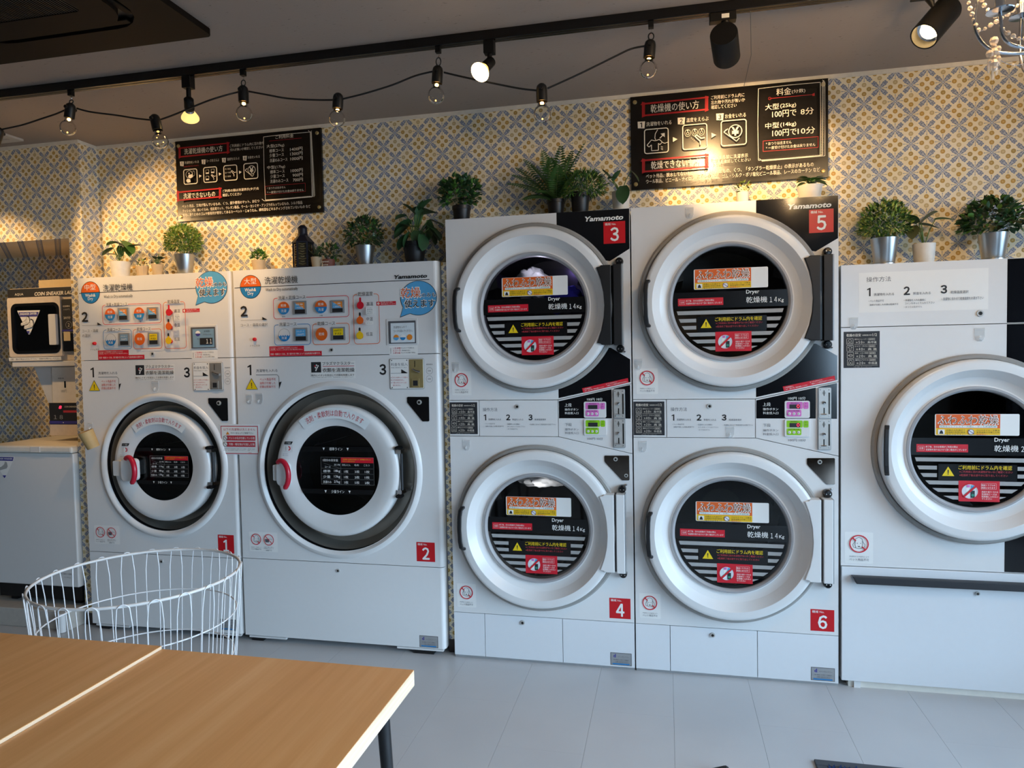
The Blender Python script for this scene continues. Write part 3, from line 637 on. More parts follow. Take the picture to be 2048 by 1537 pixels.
def dryer_door(root, org, cx, cz, weight, hinge, hx=None):
    """round dryer door: trim ring, white ring, dish, gasket, glass, handle, hinge block"""
    d = MB().lathe([(.3725, .0), (.3725, -.010), (.366, -.016), (.356, -.014), (.352, -.008)], cx, cz, 96, 'greytrim').build('door', root, org, label='grey metal trim ring around the door')
    MB().lathe([(.352, -.006), (.3515, -.036), (.3495, -.045), (.346, -.050), (.341, -.0525), (.335, -.0535), (.313, -.0545), (.3105, -.0525), (.2835, -.0165), (.281, -.0145), (.252, -.006), (.246, -.010)], cx, cz, 96, 'white').build('door_ring', d, org, angle=24)
    MB().lathe([(.247, -.010), (.245, -.016), (.238, -.017), (.231, -.012), (.2285, -.004), (.2285, .03), (.235, .06)], cx, cz, 96, ['gasket', 'gasket', 'gasket', 'gasket', 'gasket', 'dark']).build('gasket', d, org)
    MB().lathe([(.2285, -.002), (.15, -.0022), (.0, -.0022)], cx, cz, 64, 'doorglass').build('glass', d, org)
    glass_print(d, org, cx, cz, weight, -.0028)
    # handle: bowed black grip on two feet
    h = .093; xh = cx-.3275
    pts = [(xh+.004, -.036, cz-h), (xh-.002, -.060, cz-h), (xh-.007, -.074, cz-h+.010), (xh-.010, -.080, cz-h*.6), (xh-.0115, -.082, cz), (xh-.010, -.080, cz+h*.6), (xh-.007, -.074, cz+h-.010), (xh-.002, -.060, cz+h), (xh+.004, -.036, cz+h)]
    mb = MB(); vs = []
    for i, p in enumerate(pts):
        w_ = .0085 if 1 < i < 7 else .009
        a, b = Vector(pts[max(i-1, 0)]), Vector(pts[min(i+1, 8)]); t = (b-a).normalized(); n_ = t.cross(Vector((1, 0, 0))).normalized()*.006
        q = Vector(p); ex = Vector((w_, 0, 0)); vs += [q-ex-n_, q+ex-n_, q+ex+n_, q-ex+n_]
    fs = [(i*4+j, i*4+(j+1) % 4, i*4+4+(j+1) % 4, i*4+4+j) for i in range(8) for j in range(4)]+[(3, 2, 1, 0), (32, 33, 34, 35)]
    mb.add(vs, fs, 'blackmatte').build('handle', d, org, bevel=.003)
    # hinge
    x0 = cx+.2965; x1 = cx+.343; x2 = cx+.352; x3 = cx+.391; zh = .168; mh = 'blackmatte' if hinge == 'black' else 'white'
    wing = [(x0+.004, cz-zh), (x1, cz-zh), (x1, cz+zh), (x0+.004, cz+zh), (x0, cz+zh-.006)]
    for i in range(7):
        a = math.asin((zh-.008)*(1-2*i/6)/.365); wing.append((cx+.3115*math.cos(a*1.02)+.002, cz+(zh-.008)*(1-2*i/6)))
    wing.append((x0, cz-zh+.006))
    hb = MB().prism(wing, -.062, -.008, mh).build('hinge', root, org, bevel=.003)
    MB().box(x1, x2, -.050, -.006, cz-zh+.001, cz+zh-.001, 'black' if hinge == 'black' else 'darkgrey').box(x2, x3-.004, -.064, -.004, cz-zh-.002, cz+zh+.002, mh).build('hinge_cover', hb, org, bevel=.0025)
    MB().box(x3-.004, x3+.0005, -.060, -.002, cz-zh-.002, cz+zh+.002, 'nickel').build('hinge_edge', hb, org)
    for sgn in (1, -1):
        zz = cz+sgn*(zh+.0175); xx = cx+.376
        mb = MB().lathe([(0, -.030), (.012, -.029), (.016, -.024), (.017, -.016), (.017, 0)], xx, zz, 24, 'black')
        for q in (-.007, .007): mb.lathe([(0, -.0325), (.0028, -.032), (.0034, -.028)], xx+q, zz, 10, 'chrome')
        mb.build('hinge_knob', root, org)
    return d
def drum(root, org, cx, cz, r=.27, depth=.5, y=.02, name='drum'):
    mb = MB().lathe([(.255, .03), (r, y+.04), (r, depth), (r*.35, depth+.03), (0, depth+.03)], cx, cz, 48, ['dark', 'drumsteel', 'drumsteel', 'darksteel'])
    for k in range(3):
        a = math.radians(30+120*k); c, s_ = math.cos(a), math.sin(a)
        p = [(cx+(r-.002)*math.cos(a+o), cz+(r-.002)*math.sin(a+o)) for o in (-.22, .22)]; tip = (cx+(r-.06)*c, cz+(r-.06)*s_)
        mb.add([(p[0][0], y+.06, p[0][1]), (tip[0], y+.07, tip[1]), (p[1][0], y+.06, p[1][1]), (p[0][0], depth, p[0][1]), (tip[0], depth, tip[1]), (p[1][0], depth, p[1][1])], [(0, 1, 4, 3), (1, 2, 5, 4), (0, 2, 1)], 'drumsteel')
    return mb.build(name, root, org)
def shell(root, org, x0, x1, z0, z1, y1=.62, m='white2', y0=.012):
    """cabinet without its front: top, sides, bottom, back"""
    v = [(x, y, z) for x in (x0, x1) for y in (y0, y1) for z in (z0, z1)]
    mb = MB(); mb.add(v, [(0, 1, 3, 2), (4, 6, 7, 5), (2, 3, 7, 6), (0, 2, 6, 4), (1, 5, 7, 3)], m); return mb.build('cabinet', root, org)
def pill(P, x0, z0, x1, z1, m, r=None): P.rrect(x0, z0, x1, z1, r or min(x1-x0, z1-z0)*.28, m)

def coin_plate(root, org, x0, x1, z0, z1, y):
    w = x1-x0
    o = MB().prism(rr(x0, z0, x1, z1, .004), y-.004, y, 'platesteel').build('coin_plate', root, org, bevel=.0008)
    mb = MB()
    for fx in (.14, .84):
        for fz in (.06, .94): mb.lathe([(0, y-.0058), (.0016, y-.0056), (.002, y-.004)], x0+fx*w, z0+fz*(z1-z0), 10, 'chrome')
    mb.build('screw', o, org)
    h = z1-z0; xc = x0+.44*w
    MB().box(xc-.0010, xc+.0010, y-.0055, y-.003, z0+.74*h, z0+.93*h, 'black').lathe([(0, y-.0048), (.006, y-.0046), (.0065, y-.004)], xc, z0+.84*h, 16, 'steel').build('coin_slot', o, org)
    MB().lathe([(0, y-.014), (.005, y-.013), (.0065, y-.009), (.006, y-.004)], xc, z0+.51*h, 18, 'chrome').build('return_button', o, org)
    MB().box(xc-.0022, xc+.0022, y-.0046, y-.0035, z0+.10*h, z0+.34*h, 'black').tube([(xc-.012, y-.010, z0+.13*h), (xc+.008, y-.010, z0+.13*h)], .0022, 'chrome', 8).build('coin_return', o, org)
    MB().box(x0+.80*w, x0+.93*w, y-.0045, y-.0035, z0+.13*h, z0+.85*h, 'darksteel').build('side_slot', o, org)
    return o

def stacked_dryer(loc_x, nums, label, hooks, clothes):
    """two dryers in one cabinet, authored at the right-hand dryer's place and parented to its own base point"""
    org = (DX, 0, 0); root = thing('stacked_dryer', label, 'dryer', (loc_x, 0, 0), 'stacked white dryers in the row')
    x0, x1 = DX, DX+DW; g = .0012
    shell(root, org, x0+.002, x1-.002, .0, DH)
    zA = GB(600, 461).z; xa = GB(1213, 461).x; zB = GB(1985, 297).z; zC = GB(600, 818).z; zD = GB(1985, 991).z; zE = GC(900, 1037).z
    hu, hl = circ(DCX, DZU, .36), circ(DCX, DZL, .36)
    MB().prism([(x0, zA+g), (xa, zA+g), (x1, zB+g), (x1, DH), (x0, DH)], 0, .012, 'white', [hu]).build('upper_panel', root, org)
    MB().prism([(x0, zE+g), (x1, zE+g), (x1, zD-g), (xa, zC-g), (x0, zC-g)], 0, .012, 'white', [hl]).build('lower_panel', root, org)
    xi = GB(387, 640).x
    MB().box(x0, xi-g, 0, .012, zC+g, zA-g, 'white').build('side_panel', root, org); MB().box(xi+g, xa-g, 0, .012, zC+g, zA-g, 'white').build('instruction_panel', root, org)
    cp = MB().prism([(xa+g, zC+g), (x1, zD+g), (x1, zB-g), (xa+g, zA-g)], 0, .012, 'white').build('control_panel', root, org)
    xk = [x0, GC(376, 1200).x, GC(1101, 1250).x, x1]
    for i in range(3): MB().box(xk[i]+(g if i else 0), xk[i+1]-(g if i < 2 else 0), 0, .012, .012, zE-g, 'drawer').build('base_panel', root, org)
    MB().box(x0+.001, x1-.001, .004, .02, 0, .012, 'nickel').build('kick_strip', root, org)
    MB().box(x0+.002, x1-.002, .012, .016, .002, DH-.002, 'seam').prism(circ(DCX, DZU, .01, 6), .0121, .0122, 'seam') if 0 else None
    # black graphics
    P = Print(0); f = lambda C, *a: [(C(x, y).x, C(x, y).z) for x, y in a]
    P.shape(f(GA, (1220, 300), (1560, 500), (1775, 527), (1983, 403), (1985, 4), (1220, 50)), 'navy')
    q = bl(GA, 1517, 112, 1922, 90, 50); P.text('Yamamoto', *q, 'paper', .03, .2); P.build('black_graphic', root, org); P = Print(0)
    P.shape(f(GB, (1220, 441), (1976, 281), (1976, 56), (1775, -58), (1500, -58), (1220, 300)), 'navy')
    P.build('black_graphic', root, org)
    P = Print(-.002); pts = f(GB, (1480, 388), (1957, 285), (1950, 241), (1467, 343)); P.poly(pts, 'redprint')
    def along(u0, u1, v0, v1, s_):
        vs, fs, _ = glyphs(s_, .008); y = P.nxt(); a, b, c, d = (Vector(p) for p in pts); out = []
        for (u, v) in vs: u = u0+(u1-u0)*u; v = v0+(v1-v0)*v; pt = (a*(1-u)+b*u)*(1-v)+(d*(1-u)+c*u)*v; out.append((pt.x, y, pt.y))
        P.add(out, fs, 'paper')
    along(.03, .2, .55, .8, 'ご利用前に'); along(.04, .47, .18, .42, '必ず、上段か下段、機械を確認してください'); along(.52, .77, .62, .84, 'おつりは出ません。'); along(.52, .98, .2, .45, '一度投入した現金は返却できません。')
    P.build('slanted_label', root, org)
    # middle strip
    timetable(root, org, bx(GB, 80, 482, 368, 796))
    P = Print(0); P.text('操作方法', *bx(GB, 425, 536, 577, 572), 'inkgrey')
    for s_, b_ in (('1', (433, 602, 466, 660)), ('2', (667, 602, 712, 660)), ('3', (902, 602, 945, 660))): (one(P, *bx(GB, *b_), 'ink') if s_ == '1' else P.text(s_, *bx(GB, *b_), 'ink', .03))
    for s_, b_ in (('洗濯物を入れる', (482, 641, 614, 661)), ('料金を入れる', (734, 642, 848, 662)), ('乾燥温度選択', (968, 643, 1085, 661)),
                   ('・ペット用品不可', (440, 688, 550, 700)), ('油類が付着した衣類は乾燥不可', (452, 712, 642, 725)), ('・洗濯物を入れた機械に', (672, 690, 815, 704)), ('コインをゆっくり入れて下さい', (680, 714, 868, 728)), ('・おつりは出ません', (678, 738, 790, 751)), ('・洗濯物に合わせて乾燥温度をお選び下さい', (910, 693, 1190, 707))):
        P.text(s_, *bx(GB, *b_), 'inkgrey', .004)
    P.build('instruction_print', root, org); o_ = GB(787, 525); lock(root, org, o_.x, o_.z)
    # control panel: black field, two coin units
    P = Print(0); P.shape(f(GB, (1222, 640), (1776, 641), (1776, 352), (1222, 471)), 'navy'); P.shape(f(GB, (1800, 642), (1973, 643), (1973, 310), (1800, 347)), 'navy')
    P.text('100円 10分', *bx(GD, 850, 542, 1106, 588), 'paper', .01); P.text('上段', *bx(GD, 480, 626, 594, 680), 'paper', .008)
    P.text('操作ボタン', *bx(GD, 482, 704, 706, 742), 'paper', .008); P.text('料金投入口', *bx(GD, 482, 760, 706, 798), 'paper', .008)
    P.text('下段', *bx(GD, 486, 934, 594, 982), 'inkgrey'); P.text('操作ボタン', *bx(GD, 484, 1014, 706, 1050), 'inkgrey'); P.text('料金投入口', *bx(GD, 484, 1068, 706, 1106), 'inkgrey'); P.text('100円 10分', *bx(GD, 852, 1156, 1106, 1196), 'inkgrey')
    P.build('control_print', cp, org)
    for yo, cm, num in ((0, 'pink', nums[2]), (272, 'green', nums[3])):
        q = bx(GD, 797, 600+yo, 1165, 852+yo)
        u = MB().prism(rr(*q, .007), -.006, 0, 'white').build('coin_timer', cp, org, bevel=.0012)
        P = Print(-.006); pill(P, *bx(GD, 824, 616+yo, 1060, 718+yo), cm, .005); pill(P, *bx(GD, 1068, 618+yo, 1144, 718+yo), cm, .005); pill(P, *bx(GD, 826, 730+yo, 1040, 828+yo), cm, .005)
        q = bx(GD, 868, 652+yo, 1022, 714+yo); P.rect(*q, 'dark'); P.text('運転時間(分)', *bx(GD, 882, 624+yo, 1000, 644+yo), 'ink')
        if num: P.text('0', *bx(GD, 972, 656+yo, 1012, 704+yo), 'redlit', 0)
        P.text('高温 中温 低温', *bx(GD, 850, 738+yo, 1010, 754+yo), 'ink'); P.disc(*[(GD(1104, 640+yo).x), GD(1104, 640+yo).z], .0014, 'ink', 10); P.text('スタート', *bx(GD, 1084, 664+yo, 1130, 690+yo), 'ink')
        P.build('timer_print', u, org)
        for bxp in (865, 932, 1000):
            c_ = GD(bxp, 788+yo); mb = MB().lathe([(0, -.0095), (.0052, -.009), (.0062, -.0065)], c_.x, c_.z, 16, 'white'); P = Print(-.0096); P.disc(c_.x, c_.z+.0016, .0011, 'ink', 8); P.rect(c_.x-.0012, c_.z-.0026, c_.x+.0012, c_.z-.001, 'inkgrey')
            mb.add(P.v, P.f, 'ink').build('button', u, org)
    ba = bx(GD, 1284, 405, 1478, 860); bb = bx(GD, 1280, 862, 1472, 1318)
    hs = MB().prism(rr(bb[0], bb[1], ba[2], ba[3], .005), -.005, 0, 'nickel').build('coin_housing', cp, org, bevel=.001)
    w_ = ba[2]-ba[0]
    coin_plate(hs, org, ba[0]+.0025, ba[2]-.0025, ba[1]+.003, ba[3]-.0025, -.005); coin_plate(hs, org, bb[0]+.0025, ba[2]-.0025, bb[1]+.0025, bb[3]-.003, -.005)
    # lower corner plate (mirror finish) with lock, base lock, plates, stickers
    q = f(GB, (1702, 1078), (1868, 1246), (1880, 1254), (1948, 1254), (1954, 1246), (1954, 1014), (1946, 1008), (1700, 1008), (1693, 1016), (1693, 1062))
    mp = MB().prism(q, -.003, 0, 'mirror').build('mirror_plate', root, org, bevel=.0008); c_ = GB(1811, 1043); lock(root, org, c_.x, c_.z, .009, -.003, 'plate_lock', mp)
    if nums[0] == '3': c_ = GB(1920, 1205); lock(root, org, c_.x, c_.z, .008, -.003, 'plate_lock', mp)
    for C_, x_, y_ in ((GA, 1922, 1424), (GB, 1922, 1297)):
        c_ = C_(x_, y_); MB().lathe([(0, -.010), (.003, -.0095), (.0042, -.006), (.0042, 0)], c_.x, c_.z, 14, 'chrome').build('stud', root, org)
    c_ = GC(728, 1083); lock(root, org, c_.x, c_.z, .0105, 0, 'base_lock')
    number_sticker(root, org, bl(GA, 1712, 248, 1941, 238, 218), nums[0], -.0012); number_sticker(root, org, bx(GC, 1541, 872, 1739, 1052), nums[1])
    maker_plate(root, org, bx(GC, 1545, 1355, 1743, 1465))
    c_ = GB(206, 263); nopet(root, org, c_.x, c_.z, .0312); c_ = GC(207, 815); nopet(root, org, c_.x, c_.z, .0312)
    drum(root, org, DCX, DZU); drum(root, org, DCX, DZL)
    dryer_door(root, org, DCX, DZU, '14', 'black'); dryer_door(root, org, DCX, DZL, '14', 'white')
    for (hx_, hz_) in hooks: hook(root, org, hx_-loc_x+DX, hz_)
    return root
def hk(C, x, y): p = C(x, y); return (p.x, p.z)
H34 = crop(880, 690, 5.12)
stacked_dryer(DX3, ('3', '4', '', ''), 'white stacked dryer numbered 3 above 4, beside the large washer', [hk(H34, 158, 190), hk(H34, 270, 985)], True)
stacked_dryer(DX, ('5', '6', '0', '0'), 'white stacked dryer numbered 5 above 6, under the glowing board', [hk(GA, 600, 125), hk(GB, 122, 95), hk(GB, 165, 860), hk(GB, 978, 725)], False)

# washing tumbling in the drums of dryers 3 and 4
def cloth_blob(name, label, c, r, sc, m, seed, freq=9, cat='laundry'):
    def disp(q): return 1+.35*noise.noise(q*2.2+Vector((seed, 0, 0)))+.16*noise.noise(q*freq*.6+Vector((0, seed, 0)))
    return tag(MB().ball(c, r, m, 40, 28, sc, None, disp).build(name, None, c), label, cat, 'laundry in the dryers')
dc3 = DX3-DX+DCX
cloth_blob('laundry_bundle', 'white cloth tumbling behind the window of dryer 3', (dc3-.045, .16, DZU+.125), .085, (1.0, .7, .8), 'cloth', 3.1)
cloth_blob('laundry_bundle', 'violet blue cloth beside white laundry in dryer 3', (dc3+.07, .33, DZU+.07), .095, (1.1, .6, .7), 'clothblue', 8.4)
cloth_blob('laundry_bundle', 'fluffy white towel at the top of dryer 4', (dc3+.0, .20, DZL+.19), .09, (1.35, .9, .42), 'cloth', 5.7)

def drum_lamp(x, y, z, power, color, par):
    l = bpy.data.lights.new('drum_light', 'POINT'); l.energy = power; l.color = color; l.shadow_soft_size = .02
    o = bpy.data.objects.new('drum_light', l); COL.objects.link(o); o.parent = par; o.location = Vector((x, y, z))-par.location
d34 = [o for o in COL.objects if o.name.startswith('stacked_dryer') and abs(o.location.x-DX3) < .01][0]
drum_lamp(dc3+.02, .06, DZU+.19, .2, (.80, .78, 1.0), d34); drum_lamp(dc3+.10, .42, DZU+.20, .3, (.35, .25, 1.0), d34); drum_lamp(dc3, .07, DZL+.15, .25, (.95, .97, 1.0), d34)
# ------------------------------------------------------------------ single large dryer at the right edge
def big_dryer():
    org = (D7X, 0, 0); root = thing('large_dryer', 'tall white dryer with a drawer handle, cut off by the right edge', 'dryer', org)
    E1 = crop(1670, 380, 5.413); E2 = crop(1670, 630, 5.413); E3 = crop(1670, 890, 5.413); E4 = crop(1600, 1120, 3.685)
    x0, x1 = D7X, D7X+D7W; g = .0014; zs, zl = 1.4715, .503; cx, cz = 2.135, .985
    shell(root, org, x0+.002, x1-.002, .03, D7H)
    MB().box(x0, x1, 0, .012, zs+g, D7H, 'white').build('top_panel', root, org)
    MB().prism([(x0, zl+g), (x1, zl+g), (x1, zs-g), (x0, zs-g)], 0, .012, 'white', [circ(cx, cz, .36)]).build('door_panel', root, org)
    dr = MB().box(x0+.001, x1, -.006, .012, .030, zl-g, 'drawer').build('drawer_front', root, org, bevel=.002)
    h0 = E4(370, 150).x
    MB().prism([(h0, .470), (h0+.012, .452), (h0+.016, .440), (x1-.05, .440), (x1-.04, .470)], -.034, -.006, 'charcoal').build('drawer_handle', dr, org, bevel=.003)
    MB().box(x0+.03, x1-.002, .01, .05, .0, .028, 'whitewarm').box(x0+.05, x0+.075, .002, .03, 0, .028, 'white').build('plinth', root, org)
    P = Print(0); xb = E1(1866, 900).x; P.rect(xb, zs+.003, x1-.006, D7H-.002, 'navy'); P.build('black_graphic', root, org); P = Print(0); P.rect(xb, zl+.003, x1-.006, zs-.003, 'navy'); P.build('black_graphic', root, org)
    P = Print(0); q = bl(E1, 256, 1115, 1660, 1070, 440); P.rect(*q, 'paper')
    P.text('操作方法', *bx(E1, 340, 940, 606, 995), 'inkgrey')
    for s_, b_ in (('1', (345, 1062, 395, 1152)), ('2', (742, 1046, 812, 1140)), ('3', (1142, 1030, 1214, 1124))): (one(P, *bx(E1, *b_), 'ink') if s_ == '1' else P.text(s_, *bx(E1, *b_), 'ink', .03))
    for s_, b_ in (('洗濯物を入れる', (420, 1116, 638, 1146)), ('料金を入れる', (846, 1104, 1034, 1134)), ('乾燥温度選択', (1250, 1090, 1442, 1122)), ('・ペット用品不可', (362, 1192, 526, 1215)), ('油類が付着した衣類は乾燥不可', (372, 1232, 682, 1252)),
                   ('・洗濯物を入れた機械に', (742, 1182, 980, 1206)), ('コインをゆっくり入れて下さい', (754, 1214, 1074, 1238)), ('・おつりは出ません', (742, 1256, 938, 1278)), ('・洗濯物に合わせて乾燥温度をお選び下さい', (1150, 1160, 1604, 1192))): P.text(s_, *bx(E1, *b_), 'inkgrey', .003)
    P.build('instruction_card', root, org)
    timetable(root, org, bx(E2, 93, 180, 484, 574))
    c_ = E1(1570, 1338); lock(root, org, c_.x, c_.z, .0125); c_ = E4(1302, 246); lock(root, org, c_.x, c_.z, .0085, -.006, 'drawer_lock', dr)
    c_ = E3(258, 1072); nopet(root, org, c_.x, c_.z, .0365)
    c_ = E1(200, 1395); hook(root, org, c_.x, c_.z); c_ = E2(1563, 155); hook(root, org, c_.x, c_.z, 0, 1.1)
    drum(root, org, cx, cz)
    dryer_door(root, org, cx, cz, '25', 'black')
    return root
big_dryer()

# ================================================================== the two washer-dryers
QA = crop(450, 430, 4.6545); QB = crop(460, 700, 4.6545); QC = crop(460, 980, 4.6545)
def pw(x, kn):
    for i in range(len(kn)-1):
        if x <= kn[i+1][0] or i == len(kn)-2:
            (a, b), (c, d) = kn[i], kn[i+1]; return b+(d-b)*(x-a)/(c-a)
KN = [(.0, -.016), (.036, .018), (.149, .131), (.190, .141), (.215, .146), (.603, .489), (.627, .505), (.755, .628), (.798, .652), (.928, .786), (1.035, .877)]
def washer(big):
    X0, Wd = (W2X, W2W) if big else (W1X, W1W); org = (X0, 0, 0)
    root = thing('washer_dryer', 'large white front-loading washer-dryer numbered 2 with a red door grip' if big else 'medium white front-loading washer-dryer numbered 1 behind the wire basket', 'washing machine', org, 'washer-dryers in the row')
    x0, x1 = X0, X0+Wd; g = .0015; zs, zl = 1.3995, .413 if big else .409
    def fx(X):                                            # a place on the large washer's fascia -> this washer
        return X if big else X0+pw(X-W2X, KN)
    def B(C, *a): q = bx(C, *a); return fx(q[0]), q[1], fx(q[2]), q[3]
    def Lb(C, *a): q = bl(C, *a); return fx(q[0]), q[1], fx(q[2]), q[3]
    sh = {'L': .007, 'M': .076, 'R': .144}
    def G(k, C, *a):
        q = bx(C, *a); d = 0 if big else X0-W2X-sh[k]; return q[0]+d, q[1], q[2]+d, q[3]
    def pt(k, C, x, y): p = C(x, y); return p.x+(0 if big else X0-W2X-sh[k]), p.z
    cx, cz = (-.560, .856) if big else (-1.512, .862)
    RO, RH, RD, RG = (.424, .386, .314, .2105) if big else (.368, .330, .2785, .172)
    xr = x1-.018
    shell(root, org, x0+.002, x1-.001, WB+.004, WH-.001, .66, y0=.02)
    up = MB().box(x0, xr, 0, .02, zs+g, WH, 'white').build('fascia', root, org)
    fr = MB().prism([(x0, zl+g), (xr, zl+g), (xr, zs-g), (x0, zs-g)], 0, .02, 'white', [circ(cx, cz, RH, 96)]).build('front_panel', root, org)
    MB().box(x0, xr, 0, .02, WB, zl-g, 'white').build('base_panel', root, org)
    for za, zb in ((WB, zl-g), (zl+g, zs-g), (zs+g, WH)):
        pr = [(xr, 0.0)]+[(xr+.018*math.sin(math.radians(a)), .018-.018*math.cos(math.radians(a))) for a in range(15, 91, 15)]+[(x1, .06), (xr, .06)]
        n = len(pr); MB().add([(p[0], p[1], z) for z in (za, zb) for p in pr], [(i, i+1, n+i+1, n+i) for i in range(n-1)]+[tuple(range(n))[::-1], tuple(range(n, 2*n))], 'white', True).build('corner_trim', root, org, angle=50)
    MB().box(x0+.03, x0+.09, .01, .05, 0, WB, 'blackmatte').build('foot', root, org); MB().box(x1-.16, x1-.06, .005, .05, 0, .016, 'blackmatte').build('foot', root, org)
    MB().box(x0+.02, x0+.22, .002, .02, WB-.012, WB-.003, 'white2').build('sill', root, org); MB().box(x1-.24, x1-.012, .002, .02, WB-.012, WB-.003, 'white2').build('sill', root, org)
    # fascia print
    P = Print(0); a = QA(200, 665); zl_ = 1.7365 if big else 1.7435
    P.rect(x0+.006, zl_-.0016, x1-.036, zl_+.0016, 'ink')
    c = (B(QA, 140, 548, 336, 768)); bxm, bzm = (c[0]+c[2])/2, zl_+.002; rb = .0565
    P.disc(bxm, bzm, rb, 'ink', 40); P.half(bxm, bzm, rb-.0025, 'orange', True, 28); P.half(bxm, bzm, rb-.0025, 'blue', False, 28); P.line((bxm-rb, bzm), (bxm+rb, bzm), .0028, 'ink')
    P.text('大型' if big else '中型', bxm-.033, bzm+.012, bxm+.033, bzm+.042, 'paper', .004); P.text('Wash&', bxm-.031, bzm-.022, bxm+.031, bzm-.006, 'paper', .02); P.text('Dry', bxm-.015, bzm-.044, bxm+.016, bzm-.024, 'paper', .012)
    dt = 0 if big else X0-W2X-.018
    for s_, b_ in (('洗濯乾燥機', (372, 614, 680, 600, 70)), ('Wash to Dry automatically', (380, 700, 682, 692, 36))): q = bl(QA, *b_); P.text(s_, q[0]+dt, q[1], q[2]+dt, q[3], 'ink')
    if big: P.text('Yamamoto', *bl(QA, 1577, 578, 1885, 570, 38), 'ink', .03, .2)
    P.text('2', *B(QA, 148, 848, 214, 948), 'ink', .03); q = Lb(QA, 152, 982, 398, 972, 6)
    P.line((q[0], q[1]), (q[2], q[1]), .0012, 'ink'); P.poly([(q[2]-.026, q[1]), (q[2], q[1]), (q[2]-.026, q[1]+.014)], 'ink')
    if big: P.text('コース・温度の選択', *bl(QA, 152, 1028, 402, 1022, 30), 'inkgrey')
    else: P.text('コース・温度', q[0], q[1]-.036, q[0]+.097, q[1]-.020, 'inkgrey'); P.text('の選択', q[0], q[1]-.060, q[0]+.050, q[1]-.044, 'inkgrey')
    P.text('ドラム洗浄', *B(QA, 242, 1210, 330, 1228), 'inkgrey')
    # course frames
    for b_, cm, ti, gap in (((455, 763, 1160, 962), 'redprint', '洗濯 + 乾燥コース', (495, 762)), ((465, 1018, 805, 1214), 'blue', '洗濯コース', (505, 680)), ((822, 1010, 1168, 1208), 'orange', '乾燥コース', (862, 1040))):
        q = B(QA, *b_); P.frame(*q, .016, .0026, cm); xa, xb = fx(QA(gap[0], b_[1]).x), fx(QA(gap[1], b_[1]).x)
        P.rect(xa, q[3]-.004, xb, q[3]+.002, 'white'); P.text(ti, xa+.004, q[3]-.009, xb-.004, q[3]+.009, 'ink')
    q = B(QA, 1204, 738, 1446, 1204); P.frame(*q, .016, .0026, 'orange'); P.rect(q[0]+.022, q[3]-.004, q[2]-.026, q[3]+.002, 'white'); P.text('乾燥温度', q[0]+.026, q[3]-.009, q[2]-.030, q[3]+.010, 'ink')
    for (bx_, by_), t_ in (((556, 870), 0), ((904, 858), 0), ((566, 1120), 1), ((914, 1112), 2)):
        p_ = QA(bx_, by_); X_ = fx(p_.x); Z_ = p_.z; r_ = .0305
        if t_ == 0: P.half(X_, Z_, r_, 'orange', True); P.half(X_, Z_, r_, 'blue', False); P.text('乾燥', X_-.014, Z_+.006, X_+.014, Z_+.019, 'paper', .006); P.text('洗濯', X_-.014, Z_-.020, X_+.014, Z_-.006, 'paper', .006); P.text('標準' if bx_ < 700 else '少量', X_-.008, Z_-.044, X_+.008, Z_-.037, 'ink', .01)
        elif t_ == 1: P.ring(X_, Z_, r_, .0012, 'inkgrey'); P.half(X_, Z_, r_, 'blue', False); [P.disc(X_-.024+.012*i, Z_-.001, .004, 'white', 10) for i in range(5)]; P.text('洗濯', X_-.014, Z_-.021, X_+.014, Z_-.008, 'paper', .006)
        else: P.disc(X_, Z_, r_, 'orange'); P.text('乾燥', X_-.014, Z_-.006, X_+.014, Z_+.008, 'paper', .006)
    for by_, lab, cm in ((845, '高温', 'redprint'), (985, '中温', 'orange'), (1125, '低温', 'yellow2')):
        p_ = QA(1276, by_); X_ = fx(p_.x)-.001; Z_ = p_.z
        P.rrect(X_-.005, Z_+.006, X_+.005, Z_+.037, .005, cm if by_ == 845 else 'ink'); P.disc(X_, Z_, .0175, cm); P.rrect(X_-.005, Z_+.006, X_+.005, Z_+.022, .004, cm)
        P.text(lab, X_+.032, Z_-.003, X_+.064, Z_+.014, 'ink'); 
        if by_ != 1125: P.rrect(X_+.028, Z_-(.043 if by_ == 845 else .02), X_+.066, Z_-.007, .002, 'paper')
        if by_ == 845:
            for i_, s_ in enumerate(('とくに多い', '厚手物', '早く乾かす', '化せん不可')): P.text(s_, X_+.034, Z_-.016-.008*i_, X_+.060, Z_-.011-.008*i_, 'inkgrey')
        elif by_ == 985: P.text('デリケート', X_+.034, Z_-.016, X_+.060, Z_-.011, 'inkgrey')
    P.build('fascia_print', up, org)
    # push buttons and lamps in the fascia
    for by_ in (845, 985, 1125):
        p_ = QA(1276, by_); X_ = fx(p_.x)-.001+(0 if by_ == 845 else -.002); Z_ = p_.z+(0 if by_ == 845 else -.004)
        MB().lathe([(0, -.013), (.007, -.0125), (.010, -.010), (.0105, -.003)], X_, Z_, 18, 'red').build('temperature_button', up, org)
    p_ = QA(280, 1160); MB().lathe([(0, -.014), (.006, -.013), (.0085, -.009), (.009, 0)], fx(p_.x), p_.z, 16, 'red').build('drum_rinse_button', up, org)
